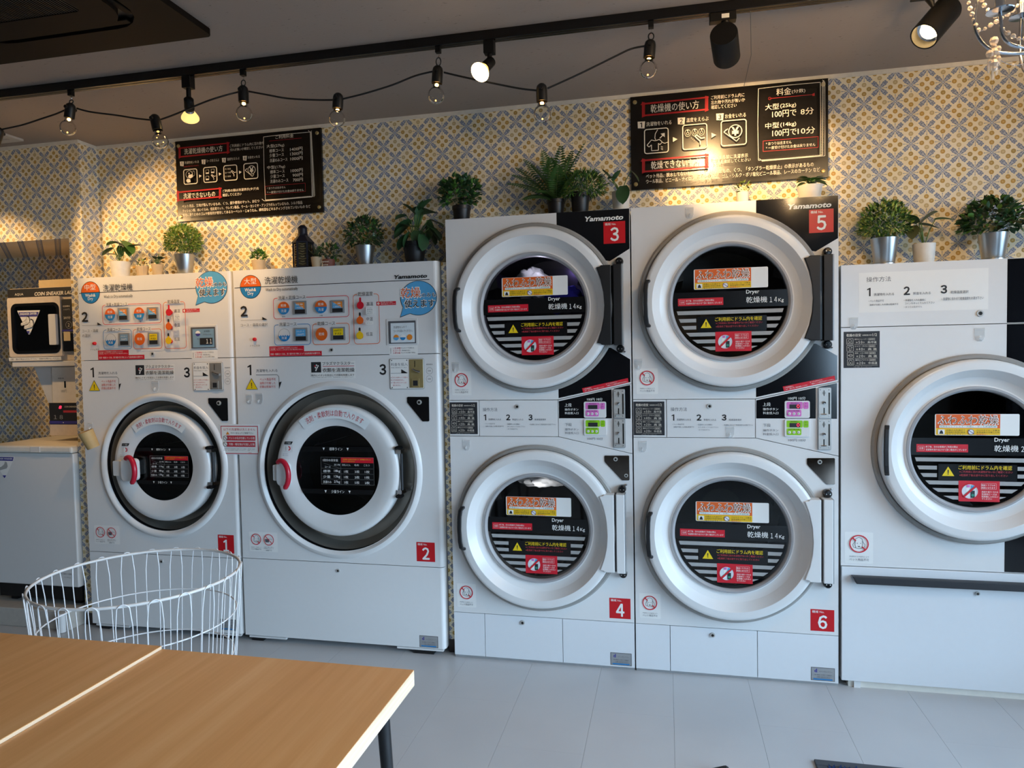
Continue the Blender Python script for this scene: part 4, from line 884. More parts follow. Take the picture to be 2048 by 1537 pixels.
    for b_, cm in (((640, 802, 765, 928), 'o'), ((988, 794, 1116, 914), 'o'), ((648, 1052, 774, 1178), 'b'), ((996, 1044, 1124, 1168), 'y')):
        q = B(QA, *b_); w_, h_ = q[2]-q[0], q[3]-q[1]
        bt = MB().prism(rr(*q, .002), -.006, 0, 'nickel').build('course_button', up, org, bevel=.0015)
        P = Print(-.0065); P.rect(q[0]+.12*w_, q[1]+.06*h_, q[2]-.12*w_, q[1]+.36*h_, 'dark')
        if cm == 'o': P.poly([(q[0]+.14*w_, q[1]+.38*h_), (q[2]-.14*w_, q[1]+.38*h_), (q[0]+.14*w_, q[3]-.12*h_)], 'skyblue'); P.poly([(q[2]-.14*w_, q[1]+.38*h_), (q[2]-.14*w_, q[3]-.12*h_), (q[0]+.14*w_, q[3]-.12*h_)], 'orange2')
        else: P.rect(q[0]+.14*w_, q[1]+.38*h_, q[2]-.14*w_, q[3]-.12*h_, ('skyblue' if big else 'lcd') if cm == 'b' else 'yellow')
        tx = {'o': ('標準', '1400円' if big else '1000円') if b_[0] < 800 else ('少量', '1300円' if big else '900円'), 'b': ('スタンダード', '1000円' if big else '700円'), 'y': ('100円で', '7分')}[cm]
        P.text(tx[0], q[0]+.2*w_, q[3]-.34*h_, q[0]+.76*w_, q[3]-.2*h_, 'paper' if cm != 'y' else 'ink'); P.text(tx[1], q[0]+.24*w_, q[3]-.58*h_, q[0]+.76*w_, q[3]-.42*h_, 'paper' if cm != 'y' else 'ink')
        P.build('button_face', bt, org)
    # display
    q = B(QA, 1528, 988, 1780, 1198); w_, h_ = q[2]-q[0], q[3]-q[1]
    ds = MB().prism([(q[0]-.012, q[1]-.006), (q[2]+.008, q[1]-.006), (q[2]+.008, q[3]+.010), (q[0]-.012, q[3]+.010)], -.003, 0, 'white2').prism([(q[0], q[1]), (q[2], q[1]), (q[2], q[3]), (q[0], q[3])], -.006, -.003, 'darkgrey').build('display', up, org, bevel=.001)
    P = Print(-.0062); P.rect(q[0]+.08*w_, q[1]+.04*h_, q[2]-.04*w_, q[3]-.09*h_, 'lcdwhite' if big else 'lcd')
    if big:
        P.text('洗濯物を入れて', q[0]+.18*w_, q[3]-.33*h_, q[0]+.68*w_, q[3]-.22*h_, 'inkgrey'); P.text('コースを選んでください。', q[0]+.18*w_, q[3]-.50*h_, q[0]+.90*w_, q[3]-.39*h_, 'inkgrey')
        for i, cm in enumerate(('orange2', 'blue', 'orange2')):
            xx, zz, r_ = q[0]+(.28+.25*i)*w_, q[1]+.27*h_, .1*w_
            if i == 0: P.half(xx, zz, r_, 'orange2', True); P.half(xx, zz, r_, 'skyblue', False)
            elif i == 1: P.disc(xx, zz, r_, 'paper'); P.half(xx, zz, r_, 'blue', False)
            else: P.disc(xx, zz, r_, cm)
    else:
        P.disc(q[0]+.30*w_, q[1]+.70*h_, .1*w_, 'paper'); P.half(q[0]+.30*w_, q[1]+.70*h_, .1*w_, 'purple', False); P.text('すすぎ2', q[0]+.55*w_, q[1]+.75*h_, q[0]+.80*w_, q[1]+.84*h_, 'ink'); P.text('ドアロック中', q[0]+.52*w_, q[1]+.60*h_, q[0]+.84*w_, q[1]+.68*h_, 'inkgrey')
        P.text('残り', q[0]+.27*w_, q[1]+.42*h_, q[0]+.34*w_, q[1]+.47*h_, 'ink'); P.rect(q[0]+.38*w_, q[1]+.16*h_, q[0]+.90*w_, q[1]+.48*h_, 'dark'); P.text('11', q[0]+.64*w_, q[1]+.21*h_, q[0]+.87*w_, q[1]+.43*h_, 'paper', .01)
    P.build('display_screen', ds, org)
    P = Print(0); x_ = q[0]; P.rect(x_-.002, q[1]-.054, q[2]+.006, q[1]-.010, 'paper')
    P.text('使い方', x_+.003, q[1]-.046, x_+.009, q[1]-.018, 'ink')
    for i, (a_, b_) in enumerate((('1.洗濯物', 'を入れドアを閉める'), ('2.コース', '・乾燥温度を選ぶ'), ('3.料金', 'を入れる(自動で開始)'))): P.text(a_, x_+.018, q[1]-.025-.011*i, x_+.055, q[1]-.017-.011*i, 'redprint'); P.text(b_, x_+.058, q[1]-.024-.011*i, x_+.058+(.062, .044, .068)[i], q[1]-.018-.011*i, 'inkgrey')
    P.build('how_to_label', up, org)
    # red caution strips, centre lock
    d = 0 if big else X0-W2X-.078
    P = Print(0); q = bx(QA, 413, 1222, 736, 1270); q2 = bx(QA, 415, 1272, 902, 1314)
    P.rect(q[0]+d, q2[3]-.001, q[2]+d, q[3], 'redprint'); P.rect(q2[0]+d, q2[1], q2[2]+d, q2[3], 'redprint'); w_ = q[2]-q[0]
    zz1, zz2 = q2[3], q[3]; hh = zz2-zz1; P.frame(q[0]+d+.006, zz1+.2*hh, q[0]+d+.034, zz2-.2*hh, .001, .0006, 'paper'); P.text('注意', q[0]+d+.009, zz1+.35*hh, q[0]+d+.031, zz2-.35*hh, 'paper')
    P.text('この洗濯機では羽毛ふとんなど', q[0]+d+.04, zz1+.56*hh, q[0]+d+.15, zz1+.80*hh, 'paper'); P.text('キルティングされていない物は洗えません。', q[0]+d+.04, zz1+.22*hh, q[0]+d+.178, zz1+.46*hh, 'paper')
    P.text('洗濯・乾燥コースは、洗う量や洗う物によって追加乾燥が必要です。', q2[0]+d+.006, q2[1]+.006, q2[2]+d-.006, q2[3]-.006, 'paper', .006); P.build('caution_strip', up, org)
    p_ = QA(998, 1258); lock(root, org, p_.x+(0 if big else X0-W2X-.081), p_.z, .0095, 0, 'lock', up)
    q = bx(QA, 1410, 806, 1592, 842); d2 = 0 if big else X0-W2X-.132
    P = Print(0); P.rect(q[0]+d2, q[1], q[2]+d2, q[3], 'redprint'); P.disc(q[0]+d2+.010, (q[1]+q[3])/2, .006, 'paper', 14); P.text('熱に弱い化せん等は', q[0]+d2+.022, q[1]+.011, q[0]+d2+.08, q[1]+.016, 'paper'); P.text('高温を選ばないでください', q[0]+d2+.022, q[1]+.003, q[0]+d2+.095, q[1]+.009, 'paper'); P.build('heat_label', up, org)
    # speech bubble sticker
    c_ = QA(1802, 775); ex = c_.x if big else at(150+1398/5.12, 430+742/5.12).x; ez = c_.z if big else at(150+1398/5.12, 430+742/5.12).z; rx, rz = .088, .079
    P = Print(-.001); out = []
    for gscale, cm in ((1.0, 'ink'), (.972, 'skyblue')):
        pts_ = [(ex+rx*gscale*math.cos(math.radians(a)), ez+rz*gscale*math.sin(math.radians(a))) for a in range(-118, 216, 8)]
        tip = (ex-.092*(1.0 if cm == 'ink' else .97), ez-.086*(1.0 if cm == 'ink' else .955)); P.shape(pts_+[tip], cm)
    P.text('乾燥', ex-.088, ez+.000, ex+.012, ez+.051, 'paper', .04); P.text('乾燥', ex-.085, ez+.003, ex+.009, ez+.048, 'orange', .01); P.text('のみも', ex+.014, ez+.002, ex+.084, ez+.023, 'paper', .04); P.text('のみも', ex+.016, ez+.004, ex+.082, ez+.021, 'ink', .012)
    P.text('使えます', ex-.070, ez-.045, ex+.080, ez-.005, 'paper', .04); P.text('使えます', ex-.067, ez-.042, ex+.077, ez-.008, 'ink', .022); P.build('speech_bubble_sticker', up, org)
    # front panel print
    P = Print(0); one(P, *G('L', QB, 163, 140, 208, 237), 'ink'); P.text('洗濯物を入れる', *G('L', QB, 244, 180, 442, 208), 'inkgrey')
    a_ = pt('L', QB, 244, 235); b_ = pt('L', QB, 440, 233); c_ = pt('L', QB, 456, 250); e_ = pt('L', QB, 460, 362)
    P.path([a_, b_, c_, e_], .0018, 'ink'); P.poly([(e_[0], e_[1]), (e_[0]+.014, e_[1]+.034), (e_[0], e_[1]+.030)], 'ink')
    q = G('L', QB, 148, 264, 260, 370); xm = (q[0]+q[2])/2; P.poly([(q[0], q[1]), (q[2], q[1]), (xm, q[3])], 'ink'); P.poly([(q[0]+.003, q[1]+.0018), (q[2]-.003, q[1]+.0018), (xm, q[3]-.004)], 'yellow'); P.rect(xm-.0022, q[1]+.007, xm+.0022, q[1]+.011, 'ink'); P.poly([(xm-.0015, q[1]+.014), (xm+.0015, q[1]+.014), (xm+.0025, q[1]+.033), (xm-.0025, q[1]+.033)], 'ink')
    for i, s_ in enumerate(('ペット用品不可', '油等が付着した', '衣類は乾燥不可')): P.text(s_, *G('L', QB, 280, 264+34*i, 428, 288+34*i), 'redtext')
    P.build('step_one_print', fr, org); P = Print(0)
    P.text('3', *G('R', QB, 1390, 132, 1455, 236), 'ink', .03)
    P.build('step_three_print', fr, org); P = Print(0)
    P.text('使用硬貨', *G('R', QB, 1826, 130, 1886, 142), 'inkgrey')
    for yy_, s_ in ((196, '100'), (271, '500')): p_ = pt('R', QB, 1857, yy_); P.ring(p_[0], p_[1], .0155, .0009, 'inkgrey'); P.text(s_, p_[0]-.007, p_[1]-.003, p_[0]+.007, p_[1]+.003, 'inkgrey')
    P.build('coin_symbols', fr, org)
    P = Print(0); q = G('M', QB, 752, 108, 1168, 268); P.rect(*q, 'paper'); q = G('M', QB, 756, 114, 848, 212); P.rect(*q, 'charcoal')
    for i, (u_, v_) in enumerate(((.38, .62), (.55, .70), (.72, .62), (.45, .48), (.64, .48), (.55, .34), (.50, .20))): P.disc(q[0]+u_*(q[2]-q[0]), q[1]+v_*(q[3]-q[1]), .0038, 'paper' if i else 'redprint', 8)
    P.text('プラズマクラスター', *G('M', QB, 862, 110, 1158, 142), 'ink', .004); qq = G('M', QB, 866, 150, 1160, 155); P.rect(*qq, 'redtext'); P.text('衣類を清潔乾燥', *G('M', QB, 866, 168, 1162, 208), 'ink', .008); P.text('機内にイオンを放出して衣類を除菌します', *G('M', QB, 760, 226, 1162, 246), 'ink', .004); P.text('効果には個人差があります。使用環境により異なります。', *G('M', QB, 764, 253, 1160, 260), 'inkgrey')
    P.build('ion_label', fr, org)
    # coin unit
    q = G('R', QB, 1492, 80, 1812, 366); w_, h_ = q[2]-q[0], q[3]-q[1]
    cu = MB().prism(rr(*q, .008), -.004, 0, 'nickel').prism(rr(q[0]+.002, q[1]+.002, q[2]-.002, q[3]-.002, .007), -.0045, -.004, 'paper').build('coin_unit', fr, org, bevel=.0008)
    P = Print(-.0045); P.text('料金を投入', q[0]+.04*w_, q[3]-.24*h_, q[0]+.52*w_, q[3]-.14*h_, 'inkgrey'); P.text('料金は機械左上に表示', q[0]+.04*w_, q[3]-.31*h_, q[0]+.5*w_, q[3]-.28*h_, 'inkgrey')
    zz = q[1]+.52*h_; P.line((q[0]+.03*w_, zz), (q[0]+.5*w_, zz), .0012, 'ink'); P.poly([(q[0]+.34*w_, zz), (q[0]+.53*w_, zz), (q[0]+.34*w_, zz+.13*h_)], 'ink')
    for i, s_ in enumerate(('※コインはゆっくり投入', 'おつりは出ません。', '※一度入れたコインは', '戻りません。')): P.text(s_, q[0]+(.03 if i < 3 else .09)*w_, q[1]+(.36-.085*i)*h_, q[0]+(.52, .42, .48, .32)[i]*w_, q[1]+(.41-.085*i)*h_, 'redtext')
    P.build('coin_print', cu, org)
    ms = 'brass' if big else 'steel'; xa, xb = q[0]+.57*w_, q[2]-.03*w_
    cs = MB().box(xa, xb, -.007, -.0045, q[1]+.04*h_, q[3]-.03*h_, ms).build('coin_slot_plate', cu, org, bevel=.001)
    MB().box(xa+.40*(xb-xa), xa+.44*(xb-xa), -.0078, -.006, q[1]+.72*h_, q[1]+.92*h_, 'black').build('coin_slot', cs, org)
    MB().tube([(xa+.25*(xb-xa), -.010, q[1]+.66*h_), (xa+.5*(xb-xa), -.016, q[1]+.60*h_), (xa+.8*(xb-xa), -.012, q[1]+.56*h_)], [.003, .004, .006], 'chrome', 10).build('return_lever', cs, org)
    MB().box(xa+.18*(xb-xa), xa+.72*(xb-xa), -.011, -.006, q[1]+.07*h_, q[1]+.34*h_, ms).box(xa+.28*(xb-xa), xa+.62*(xb-xa), -.0116, -.0108, q[1]+.11*h_, q[1]+.28*h_, 'dark').build('return_tray', cs, org, bevel=.001)
    mb = MB()
    for fx_, fz_ in ((.06, .94), (.50, .94), (.06, .05), (.50, .05)): mb.lathe([(0, -.006), (.002, -.0055), (.0026, -.0045)], q[0]+fx_*w_, q[1]+fz_*h_, 10, 'darksteel')
    mb.build('screw', cu, org)
    # black detergent-lock plate
    d = 0 if big else X0-W2X-.144
    f = [(QB(*p).x+d, QB(*p).z) for p in ((1652, 490), (1788, 660), (1796, 667), (1850, 667), (1857, 660), (1854, 444), (1848, 438), (1656, 438), (1650, 444))]
    bp = MB().prism(f, -.004, 0, 'black').build('lock_plate', fr, org, bevel=.001); p_ = QB(1766, 488); lock(root, org, p_.x+d, p_.z, .0115, -.004, 'plate_lock', bp)
    # door: raised rim, recess, ring, glass
    k = RO/.424
    MB().lathe([(RO, 0), (RO-.010*k, -.010), (RO-.022*k, -.012), (RH+.006, -.006), (RH, .004)], cx, cz, 96, 'white').build('rim', fr, org)
    MB().lathe([(RH, .002), (RH-.003, .02), (RH-.03, .075), (RD-.03, .085), (RD-.06, .13)], cx, cz, 96, ['black', 'steelband', 'steelband', 'black'])  .build('recess', fr, org)
    d_ = MB().lathe([(RD-.03, .07), (RD-.004, .05), (RD, .0), (RD-.003, -.010), (RD-.010, -.017), (RD-.03, -.020), (RG+.035, -.012), (RG+.010, -.006), (RG+.002, -.004)], cx, cz, 96, 'white').build('door', root, org, label='white ring-shaped porthole door')
    MB().lathe([(RG+.002, -.0045), (RG-.01, -.001), (0, .004)], cx, cz, 64, 'doorglass').lathe([(RG+.002, -.004), (RG, .06), (RG-.01, .10)], cx, cz, 64, 'dark').build('glass', d_, org)
    mb = drum(root, org, cx, cz, RG+.06, .52, .10)
    P = Print(-.0075); sq = RG/.2105; Rg = RG-.002
    def chord(z): return math.sqrt(max(Rg*Rg-(z-cz)**2, 0))
    def loc(x, y): p = QB(x, y); return cx+(p.x+.560)*sq, cz+(p.z-.856)*sq
    for (yt, yb), s_ in (((900, 945), '標準ライン'), ((1295, 1340), '少量ライン')):
        t, b = loc(990, yt)[1], loc(990, yb)[1]; ct, cb = chord(t), chord(b); P.poly([(cx-cb, b), (cx+cb, b), (cx+ct, t), (cx-ct, t)], 'black')
        xo = 8 if yt > 1000 else 0; zz = (t+b)/2; hh = (t-b)
        x_a, x_b = loc(932+xo, 920)[0], loc(1053+xo, 920)[0]; P.text(s_, x_a, zz-.32*hh, x_b, zz+.32*hh, 'paper', .006)
        for xx in (880+xo, 1103+xo): X_ = loc(xx, 920)[0]; P.poly([(X_, zz-.3*hh), (X_+.0055*sq, zz+.26*hh), (X_-.0055*sq, zz+.26*hh)], 'paper')
    q = (*loc(862, 1248), *loc(1346, 1002)); x_, z_, w_, h_ = q[0], q[1], q[2]-q[0], q[3]-q[1]
    P.rect(*q, 'black'); P.frame(*q, .0006, .0006, 'stripe'); P.rect(x_+.385*w_, z_+.8*h_, q[2]-.001, q[3]-.001, 'redprint')
    P.text('1回分の目安量', x_+.04*w_, z_+.84*h_, x_+.33*w_, z_+.93*h_, 'paper', .006); P.text('洗濯物 収容目安量です 衣類量が多いと', x_+.42*w_, z_+.90*h_, x_+.95*w_, z_+.95*h_, 'yellow2'); P.text('きれいに洗えません', x_+.42*w_, z_+.83*h_, x_+.65*w_, z_+.88*h_, 'yellow2')
    for zz in (.59, .40, .20): P.line((x_+.01*w_, z_+zz*h_), (q[2]-.01*w_, z_+zz*h_), .0005, 'stripe')
    P.line((x_+.385*w_, z_), (x_+.385*w_, z_+.8*h_), .0005, 'stripe')
    hd = ('洗う物', '羽毛ふとん', '毛布', 'こたつ')
    rows = ((('標準', '18kg', '1枚', '3枚', '1枚'), ('少量', '13kg', '1枚', '2枚', '1枚'), ('洗濯のみ', '27kg', '3枚', '5枚', '2枚')) if big else (('標準', '11kg', '1枚', '2枚', '1枚'), ('少量', '8kg', '1枚', '2枚', '1枚'), ('洗濯のみ', '17kg', '3枚', '3枚', '1枚')))
    cl = ((.26, .37), (.41, .57), (.64, .73), (.82, .93))
    P.text('コース', x_+.08*w_, z_+.61*h_, x_+.19*w_, z_+.67*h_, 'paper'); P.line((x_+.06*w_, z_+.78*h_), (x_+.37*w_, z_+.6*h_), .0004, 'stripe')
    for (a_, b_), s_ in zip(cl, hd): P.text(s_, x_+a_*w_, z_+.69*h_, x_+b_*w_, z_+.76*h_, 'paper')
    for zz, r_ in zip((.44, .24, .05), rows):
        P.text(r_[0], x_+.05*w_, z_+zz*h_, x_+(.19 if len(r_[0]) < 3 else .21)*w_, z_+(zz+.10)*h_, 'paper', .004); P.text(r_[1], x_+.26*w_, z_+zz*h_, x_+.375*w_, z_+(zz+.11)*h_, 'paper', .006)
        for (a_, b_), s_ in zip(((.45, .53), (.65, .74), (.84, .93)), r_[2:]): P.text(s_, x_+a_*w_, z_+zz*h_, x_+b_*w_, z_+(zz+.10)*h_, 'paper', .006)
    P.build('window_print', d_, org)
    # arched red line of text on the door ring
    P = Print(-.0212); rm = (RD+RG)/2+.012*sq; vs, fs, _ = glyphs('洗剤・柔軟剤は自動で入ります', .004); hh = .030*sq; arc = math.radians(64 if big else 66)
    pl = [(cx+(rm+o_)*math.cos(a), cz+(rm+o_)*math.sin(a)) for o_, rng in ((-.026*sq, range(0, 17)), (.026*sq, range(16, -1, -1))) for a in [math.pi/2+math.radians(38)-math.radians(76)*i/16 for i in rng]]
    P.shape(pl[::-1] if 0 else pl, 'clearwhite'); y_ = P.nxt()
    P.add([(cx+(rm-hh/2+hh*v)*math.cos(math.pi/2+arc/2-arc*u), y_, cz+(rm-hh/2+hh*v)*math.sin(math.pi/2+arc/2-arc*u)) for u, v in vs], fs, 'redtext'); P.build('door_lettering', d_, org)
    # door instruction decal
    lx, lz = loc(566, 876)
    P = Print(-.0215); P.poly([(lx-.022, lz), (lx+.016, lz), (lx+.024, lz+.014), (lx-.018, lz+.014)], 'ink'); P.text('ドア操作', lx-.013, lz+.003, lx+.013, lz+.011, 'paper'); P.frame(lx-.026, lz-.036, lx+.020, lz-.003, .004, .0006, 'stripe'); P.ring(lx, lz-.019, .011, .005, 'redprint', 16); P.rect(lx-.011, lz-.030, lx, lz-.008, 'paper'); P.line((lx+.014, lz-.030), (lx+.014, lz-.008), .0008, 'ink'); P.text('赤レバーを上げ', lx-.030, lz-.047, lx-.004, lz-.042, 'inkgrey'); P.text('開けてください', lx-.030, lz-.055, lx, lz-.050, 'inkgrey'); P.build('door_decal', d_, org)
    # latch with the red grip
    hx_, hz_ = cx-RD+(.042 if big else .118), cz-.012; bw_ = .050 if big else .108
    hb = MB().prism(rr(hx_-bw_, hz_-.038, hx_+.015, hz_+.038, .006), -.030, .05, 'white').prism(rr(hx_-bw_*.44, hz_-.060, hx_+.040, hz_+.052, .022), -.046, -.018, 'white').build('latch', d_, org, bevel=.003)
    gx, gz, rg = hx_+.014, hz_-.004, .060
    MB().tube([(gx+rg*.72*math.cos(math.radians(a)), -.062-.012*math.cos(math.radians(a)), gz+rg*1.12*math.sin(math.radians(a))) for a in range(-72, 125, 12)], [.006]+[.0125]*15+[.011, .006][:1], 'grip', 12).build('red_grip', hb, org)
    # hinge at the right of the door
    hb = MB().box(cx+RD-.012, cx+RD+.012, -.018, .06, cz-.105*k, cz-.085*k, 'chrome').box(cx+RD-.012, cx+RD+.012, -.018, .06, cz+.085*k, cz+.105*k, 'chrome').tube([(cx+RD+.010, -.004, cz-.085*k), (cx+RD+.010, -.004, cz+.085*k)], .007, 'dark', 10)
    for sgn in (-1, 1):
        for o_ in (0, .014): hb.lathe([(0, -.032), (.007, -.031), (.0085, -.026), (.0085, 0)], cx+RD-.006+o_, cz+sgn*.112*k, 14, 'black')
    hb.build('hinge', root, org)
    # stickers low on the panel
    p_ = QC(246, 460); nopet(root, org, p_.x+(0 if big else X0-W2X-.004), p_.z+(0 if big else .002), .0275, 0, True)
    number_sticker(root, org, bx(QC, 1737, 490, 1908, 670) if big else (X0+.757, .4325, X0+.846, .5245), '2' if big else '1')
    maker_plate(root, org, bx(QC, 1765, 1362, 1937, 1470) if big else (X0+.755, .045, X0+.842, .100))
    p_ = QC(1010, 753); lock(root, org, p_.x+(0 if big else X0-W2X-.076), p_.z, .009, 0, 'base_lock')
    if big:
        p_ = QB(178, 440); hook(root, org, p_.x, p_.z+.008); p_ = QB(272, 432); hook(root, org, p_.x, p_.z+.01, 0, 1.15)
    else:
        p_ = at(150+822/5.12, 710+278/5.12); hook(root, org, p_.x, p_.z, 0, 1.2); p_ = at(150+160/5.12, 710+705/5.12); hook(root, org, p_.x, p_.z, 0, .8)
    return root
mat('steelband', '#a09a90', .36, .7, var=.1, scale=8); mat('grip', '#c01c34', .28)
washer(False); washer(True)

# ================================================================== two chalkboard-style signs on the back wall
YB = YU-.014
def screws(o, org, pts, y):
    for (x, z) in pts: MB().lathe([(0, y-.006), (.006, y-.0058), (.009, y-.003), (.009, y)], x, z, 16, 'brass').build('screw', o, org)
def redbox(P, q, n=3):
    x0, z0, x1, z1 = q
    for i in range(n):
        d = .0022*i; P.line((x0-.008-d, z1-d*1.3), (x1+.008, z1+.002-d), .0022, 'chalkred'); P.line((x0-.007, z0+d), (x1+.009-d, z0+.002+d), .0022, 'chalkred')
    for xx in (x0, x1):
        for i in range(4): P.line((xx-.006+.0035*i, z0-.006+.001*i), (xx-.005+.0034*i, z1+.006-.001*i), .0026, 'chalkred')
def sketch_frame(P, q):
    x0, z0, x1, z1 = q; P.path([(x0, z0), (x0-.002, (z0+z1)/2), (x0+.001, z1-.002), ((x0+x1)/2, z1+.001), (x1, z1), (x1+.001, (z0+z1)/2), (x1-.001, z0), ((x0+x1)/2, z0-.001), (x0, z0)], .0024, 'chalk')
    n = 46
    for i in range(n): z = z0+(z1-z0)*(i+.2)/n; P.line((x1+.003, z-.004), (x1+.011, z+.006), .0020, 'chalk')
    for i in range(42): x = x0+.012+(x1-x0-.01)*i/42; P.line((x, z0-.011), (x+.007, z0-.004), .0018, 'chalk')
    P.path([(x1+.001, z1-.002), (x1+.011, z1-.012), (x1+.011, z0-.010), (x0+.012, z0-.012), (x0, z0-.002)], .0018, 'chalk')
def num_tile(P, q, s):
    x0, z0, x1, z1 = q; P.poly([(x0, z0+.002), (x1-.001, z0-.001), (x1+.002, z1), (x0-.001, z1+.001)], 'chalk'); w = x1-x0; (one(P, x0+.30*w, z0+.14*(z1-z0), x0+.72*w, z1-.14*(z1-z0), 'boardblack') if s == '1' else P.text(s, x0+.28*w, z0+.14*(z1-z0), x0+.72*w, z1-.14*(z1-z0), 'boardblack', .02))
def arrow(P, x, z, s): P.poly([(x-s, z-s*1.1), (x+s, z), (x-s, z+s*1.1)], 'chalk')
def icon_box(P, q): P.frame(*q, .012, .0042, 'chalk')
def yen_icon(P, q):
    x0, z0, x1, z1 = q; w = x1-x0; cx, cz = x0+.56*w, z0+.56*w; P.ring(cx, cz, .27*w, .035*w, 'chalk'); P.text('¥', cx-.15*w, cz-.18*w, cx+.15*w, cz+.18*w, 'chalk', .03)
    P.path([(x0+.28*w, z0+.68*w), (x0+.12*w, z0+.56*w), (x0+.60*w, z0+.16*w), (x0+.72*w, z0+.28*w)], .03*w, 'chalk'); P.path([(x0+.12*w, z0+.56*w), (x0+.22*w, z0+.66*w)], .03*w, 'chalk')
def hand_icon(P, x, z, s): P.path([(x-.5*s, z+.5*s), (x+.1*s, z-.1*s), (x+.1*s, z-.5*s)], .12*s, 'chalk'); P.path([(x-.5*s, z+.5*s), (x-.3*s, z+.62*s), (x+.2*s, z+.2*s), (x+.6*s, z+.25*s)], .12*s, 'chalk')
def board(name, label, x0, x1, z0, z1, fn):
    org = ((x0+x1)/2, YU, z0)
    root = thing(name, label, 'sign', org, 'black price boards on the wall')
    p = MB().box(x0, x1, YB, YU, z0, z1, 'boardblack').build('panel', root, org, bevel=.001)
    screws(root, org, [(x0+.02, z0+.025), (x1-.02, z0+.025), (x0+.02, z1-.025), (x1-.02, z1-.025)], YB)
    P = Print(YB); fn(P); P.build('chalk_print', p, org)
def fn1(P):
    N = crop(345, 250, 6.6065, YB)
    redbox(P, bl(N, 100, 362, 740, 310, 130)); P.text('洗濯乾燥機の使い方', *bl(N, 162, 350, 668, 320, 78), 'chalk', .008)
    P.text('ご利用前にドラム内に忘れ物や', *bl(N, 766, 278, 1216, 246, 40), 'chalk'); P.text('汚れが無いか確認してください', *bl(N, 768, 334, 1202, 298, 38), 'chalk')
    for s_, t_, xa, ya, xt, xe_, yt in (('1', '洗濯物をいれる', 135, 520, 172, 360, 503), ('2', 'コースをえらぶ', 423, 495, 460, 628, 480), ('3', '温度をえらぶ', 693, 473, 735, 898, 458), ('4', 'お金をいれる', 970, 448, 1010, 1168, 435)):
        num_tile(P, bx(N, xa-23, ya-30, xa+23, ya+30), s_); P.text(t_, *bl(N, xt, yt, xe_, yt-10, 36), 'chalk')
    P.text('(お金は後から入れます)', *bl(N, 165, 558, 365, 546, 22), 'chalkred')
    bs = [(164, 588, 348, 792), (430, 562, 612, 770), (702, 540, 884, 748), (972, 516, 1162, 730)]
    for i, b_ in enumerate(bs):
        q = bx(N, *b_); icon_box(P, q); w = q[2]-q[0]
        if i < 3: c_ = N(b_[2]+40, (b_[1]+b_[3])/2-8); arrow(P, c_.x, c_.z, .0075)
        if i == 0: P.ring(q[0]+.42*w, q[1]+.62*w, .24*w, .02*w, 'chalk'); P.ring(q[0]+.74*w, q[1]+.66*w, .17*w, .02*w, 'chalk', 20, .5); P.disc(q[0]+.42*w, q[1]+.68*w, .05*w, 'chalk', 8); P.poly([(q[0]+.34*w, q[1]+.46*w), (q[0]+.5*w, q[1]+.36*w), (q[0]+.7*w, q[1]+.44*w), (q[0]+.66*w, q[1]+.62*w), (q[0]+.4*w, q[1]+.6*w)], 'chalk'); P.poly([(q[0]+.2*w, q[1]+.24*w), (q[0]+.3*w, q[1]+.1*w), (q[0]+.52*w, q[1]+.12*w), (q[0]+.5*w, q[1]+.3*w), (q[0]+.3*w, q[1]+.36*w)], 'chalk')
        if i == 1:
            for u, v in ((.3, .68), (.7, .7), (.3, .28)): P.frame(q[0]+(u-.12)*w, q[1]+(v-.12)*w, q[0]+(u+.12)*w, q[1]+(v+.14)*w, .002, .0012, 'chalk'); P.rect(q[0]+(u-.1)*w, q[1]+(v-.1)*w, q[0]+(u+.1)*w, q[1]+(v-.03)*w, 'chalk')
            hand_icon(P, q[0]+.74*w, q[1]+.3*w, .3*w)
        if i == 2:
            for k_, t_ in enumerate(('高温', '中温', '低温')): v = .76-.24*k_; P.ring(q[0]+.18*w, q[1]+v*w, .05*w, .014*w, 'chalk', 10); P.text(t_, q[0]+.3*w, q[1]+(v-.05)*w, q[0]+.54*w, q[1]+(v+.05)*w, 'chalk')
            hand_icon(P, q[0]+.74*w, q[1]+.42*w, .34*w)
        if i == 3: yen_icon(P, q)
    redbox(P, bl(N, 118, 955, 672, 915, 120)); P.text('洗濯できないもの', *bl(N, 192, 955, 608, 928, 74), 'chalk', .008)
    P.text('ご利用の際は洗濯表示(タグ)を', *bl(N, 708, 890, 1184, 862, 42), 'chalk'); P.text('確認してください', *bl(N, 708, 944, 955, 928, 40), 'chalk')
    P.text('ペット用品、生地が傷んでいるもの、くつ、屋外使用のマット、おむつ', *bl(N, 176, 1085, 1190, 1028, 42), 'chalk', .004); P.text('クッション類、ぬいぐるみ、低反発マット、ウレタン製品、ウール・カシミヤ・アンゴラが入っているもの、シルク製品', *bl(N, 182, 1145, 1755, 1048, 42), 'chalk', .004)
    P.text('裏地に滑り止めのゴムや接着剤が使用してあるカーペット・じゅうたん、綿布団などキルティングされていないもの など', *bl(N, 184, 1200, 1862, 1098, 42), 'chalk', .004)
    sketch_frame(P, bl(N, 1258, 580, 1886, 555, 840)); P.text('ご利用料金', *bl(N, 1450, 208, 1684, 194, 50), 'chalk', .004); a_ = N(1370, 258); b_ = N(1790, 228); P.line((a_.x, (a_.z+b_.z)/2), (b_.x, (a_.z+b_.z)/2), .0016, 'chalkred')
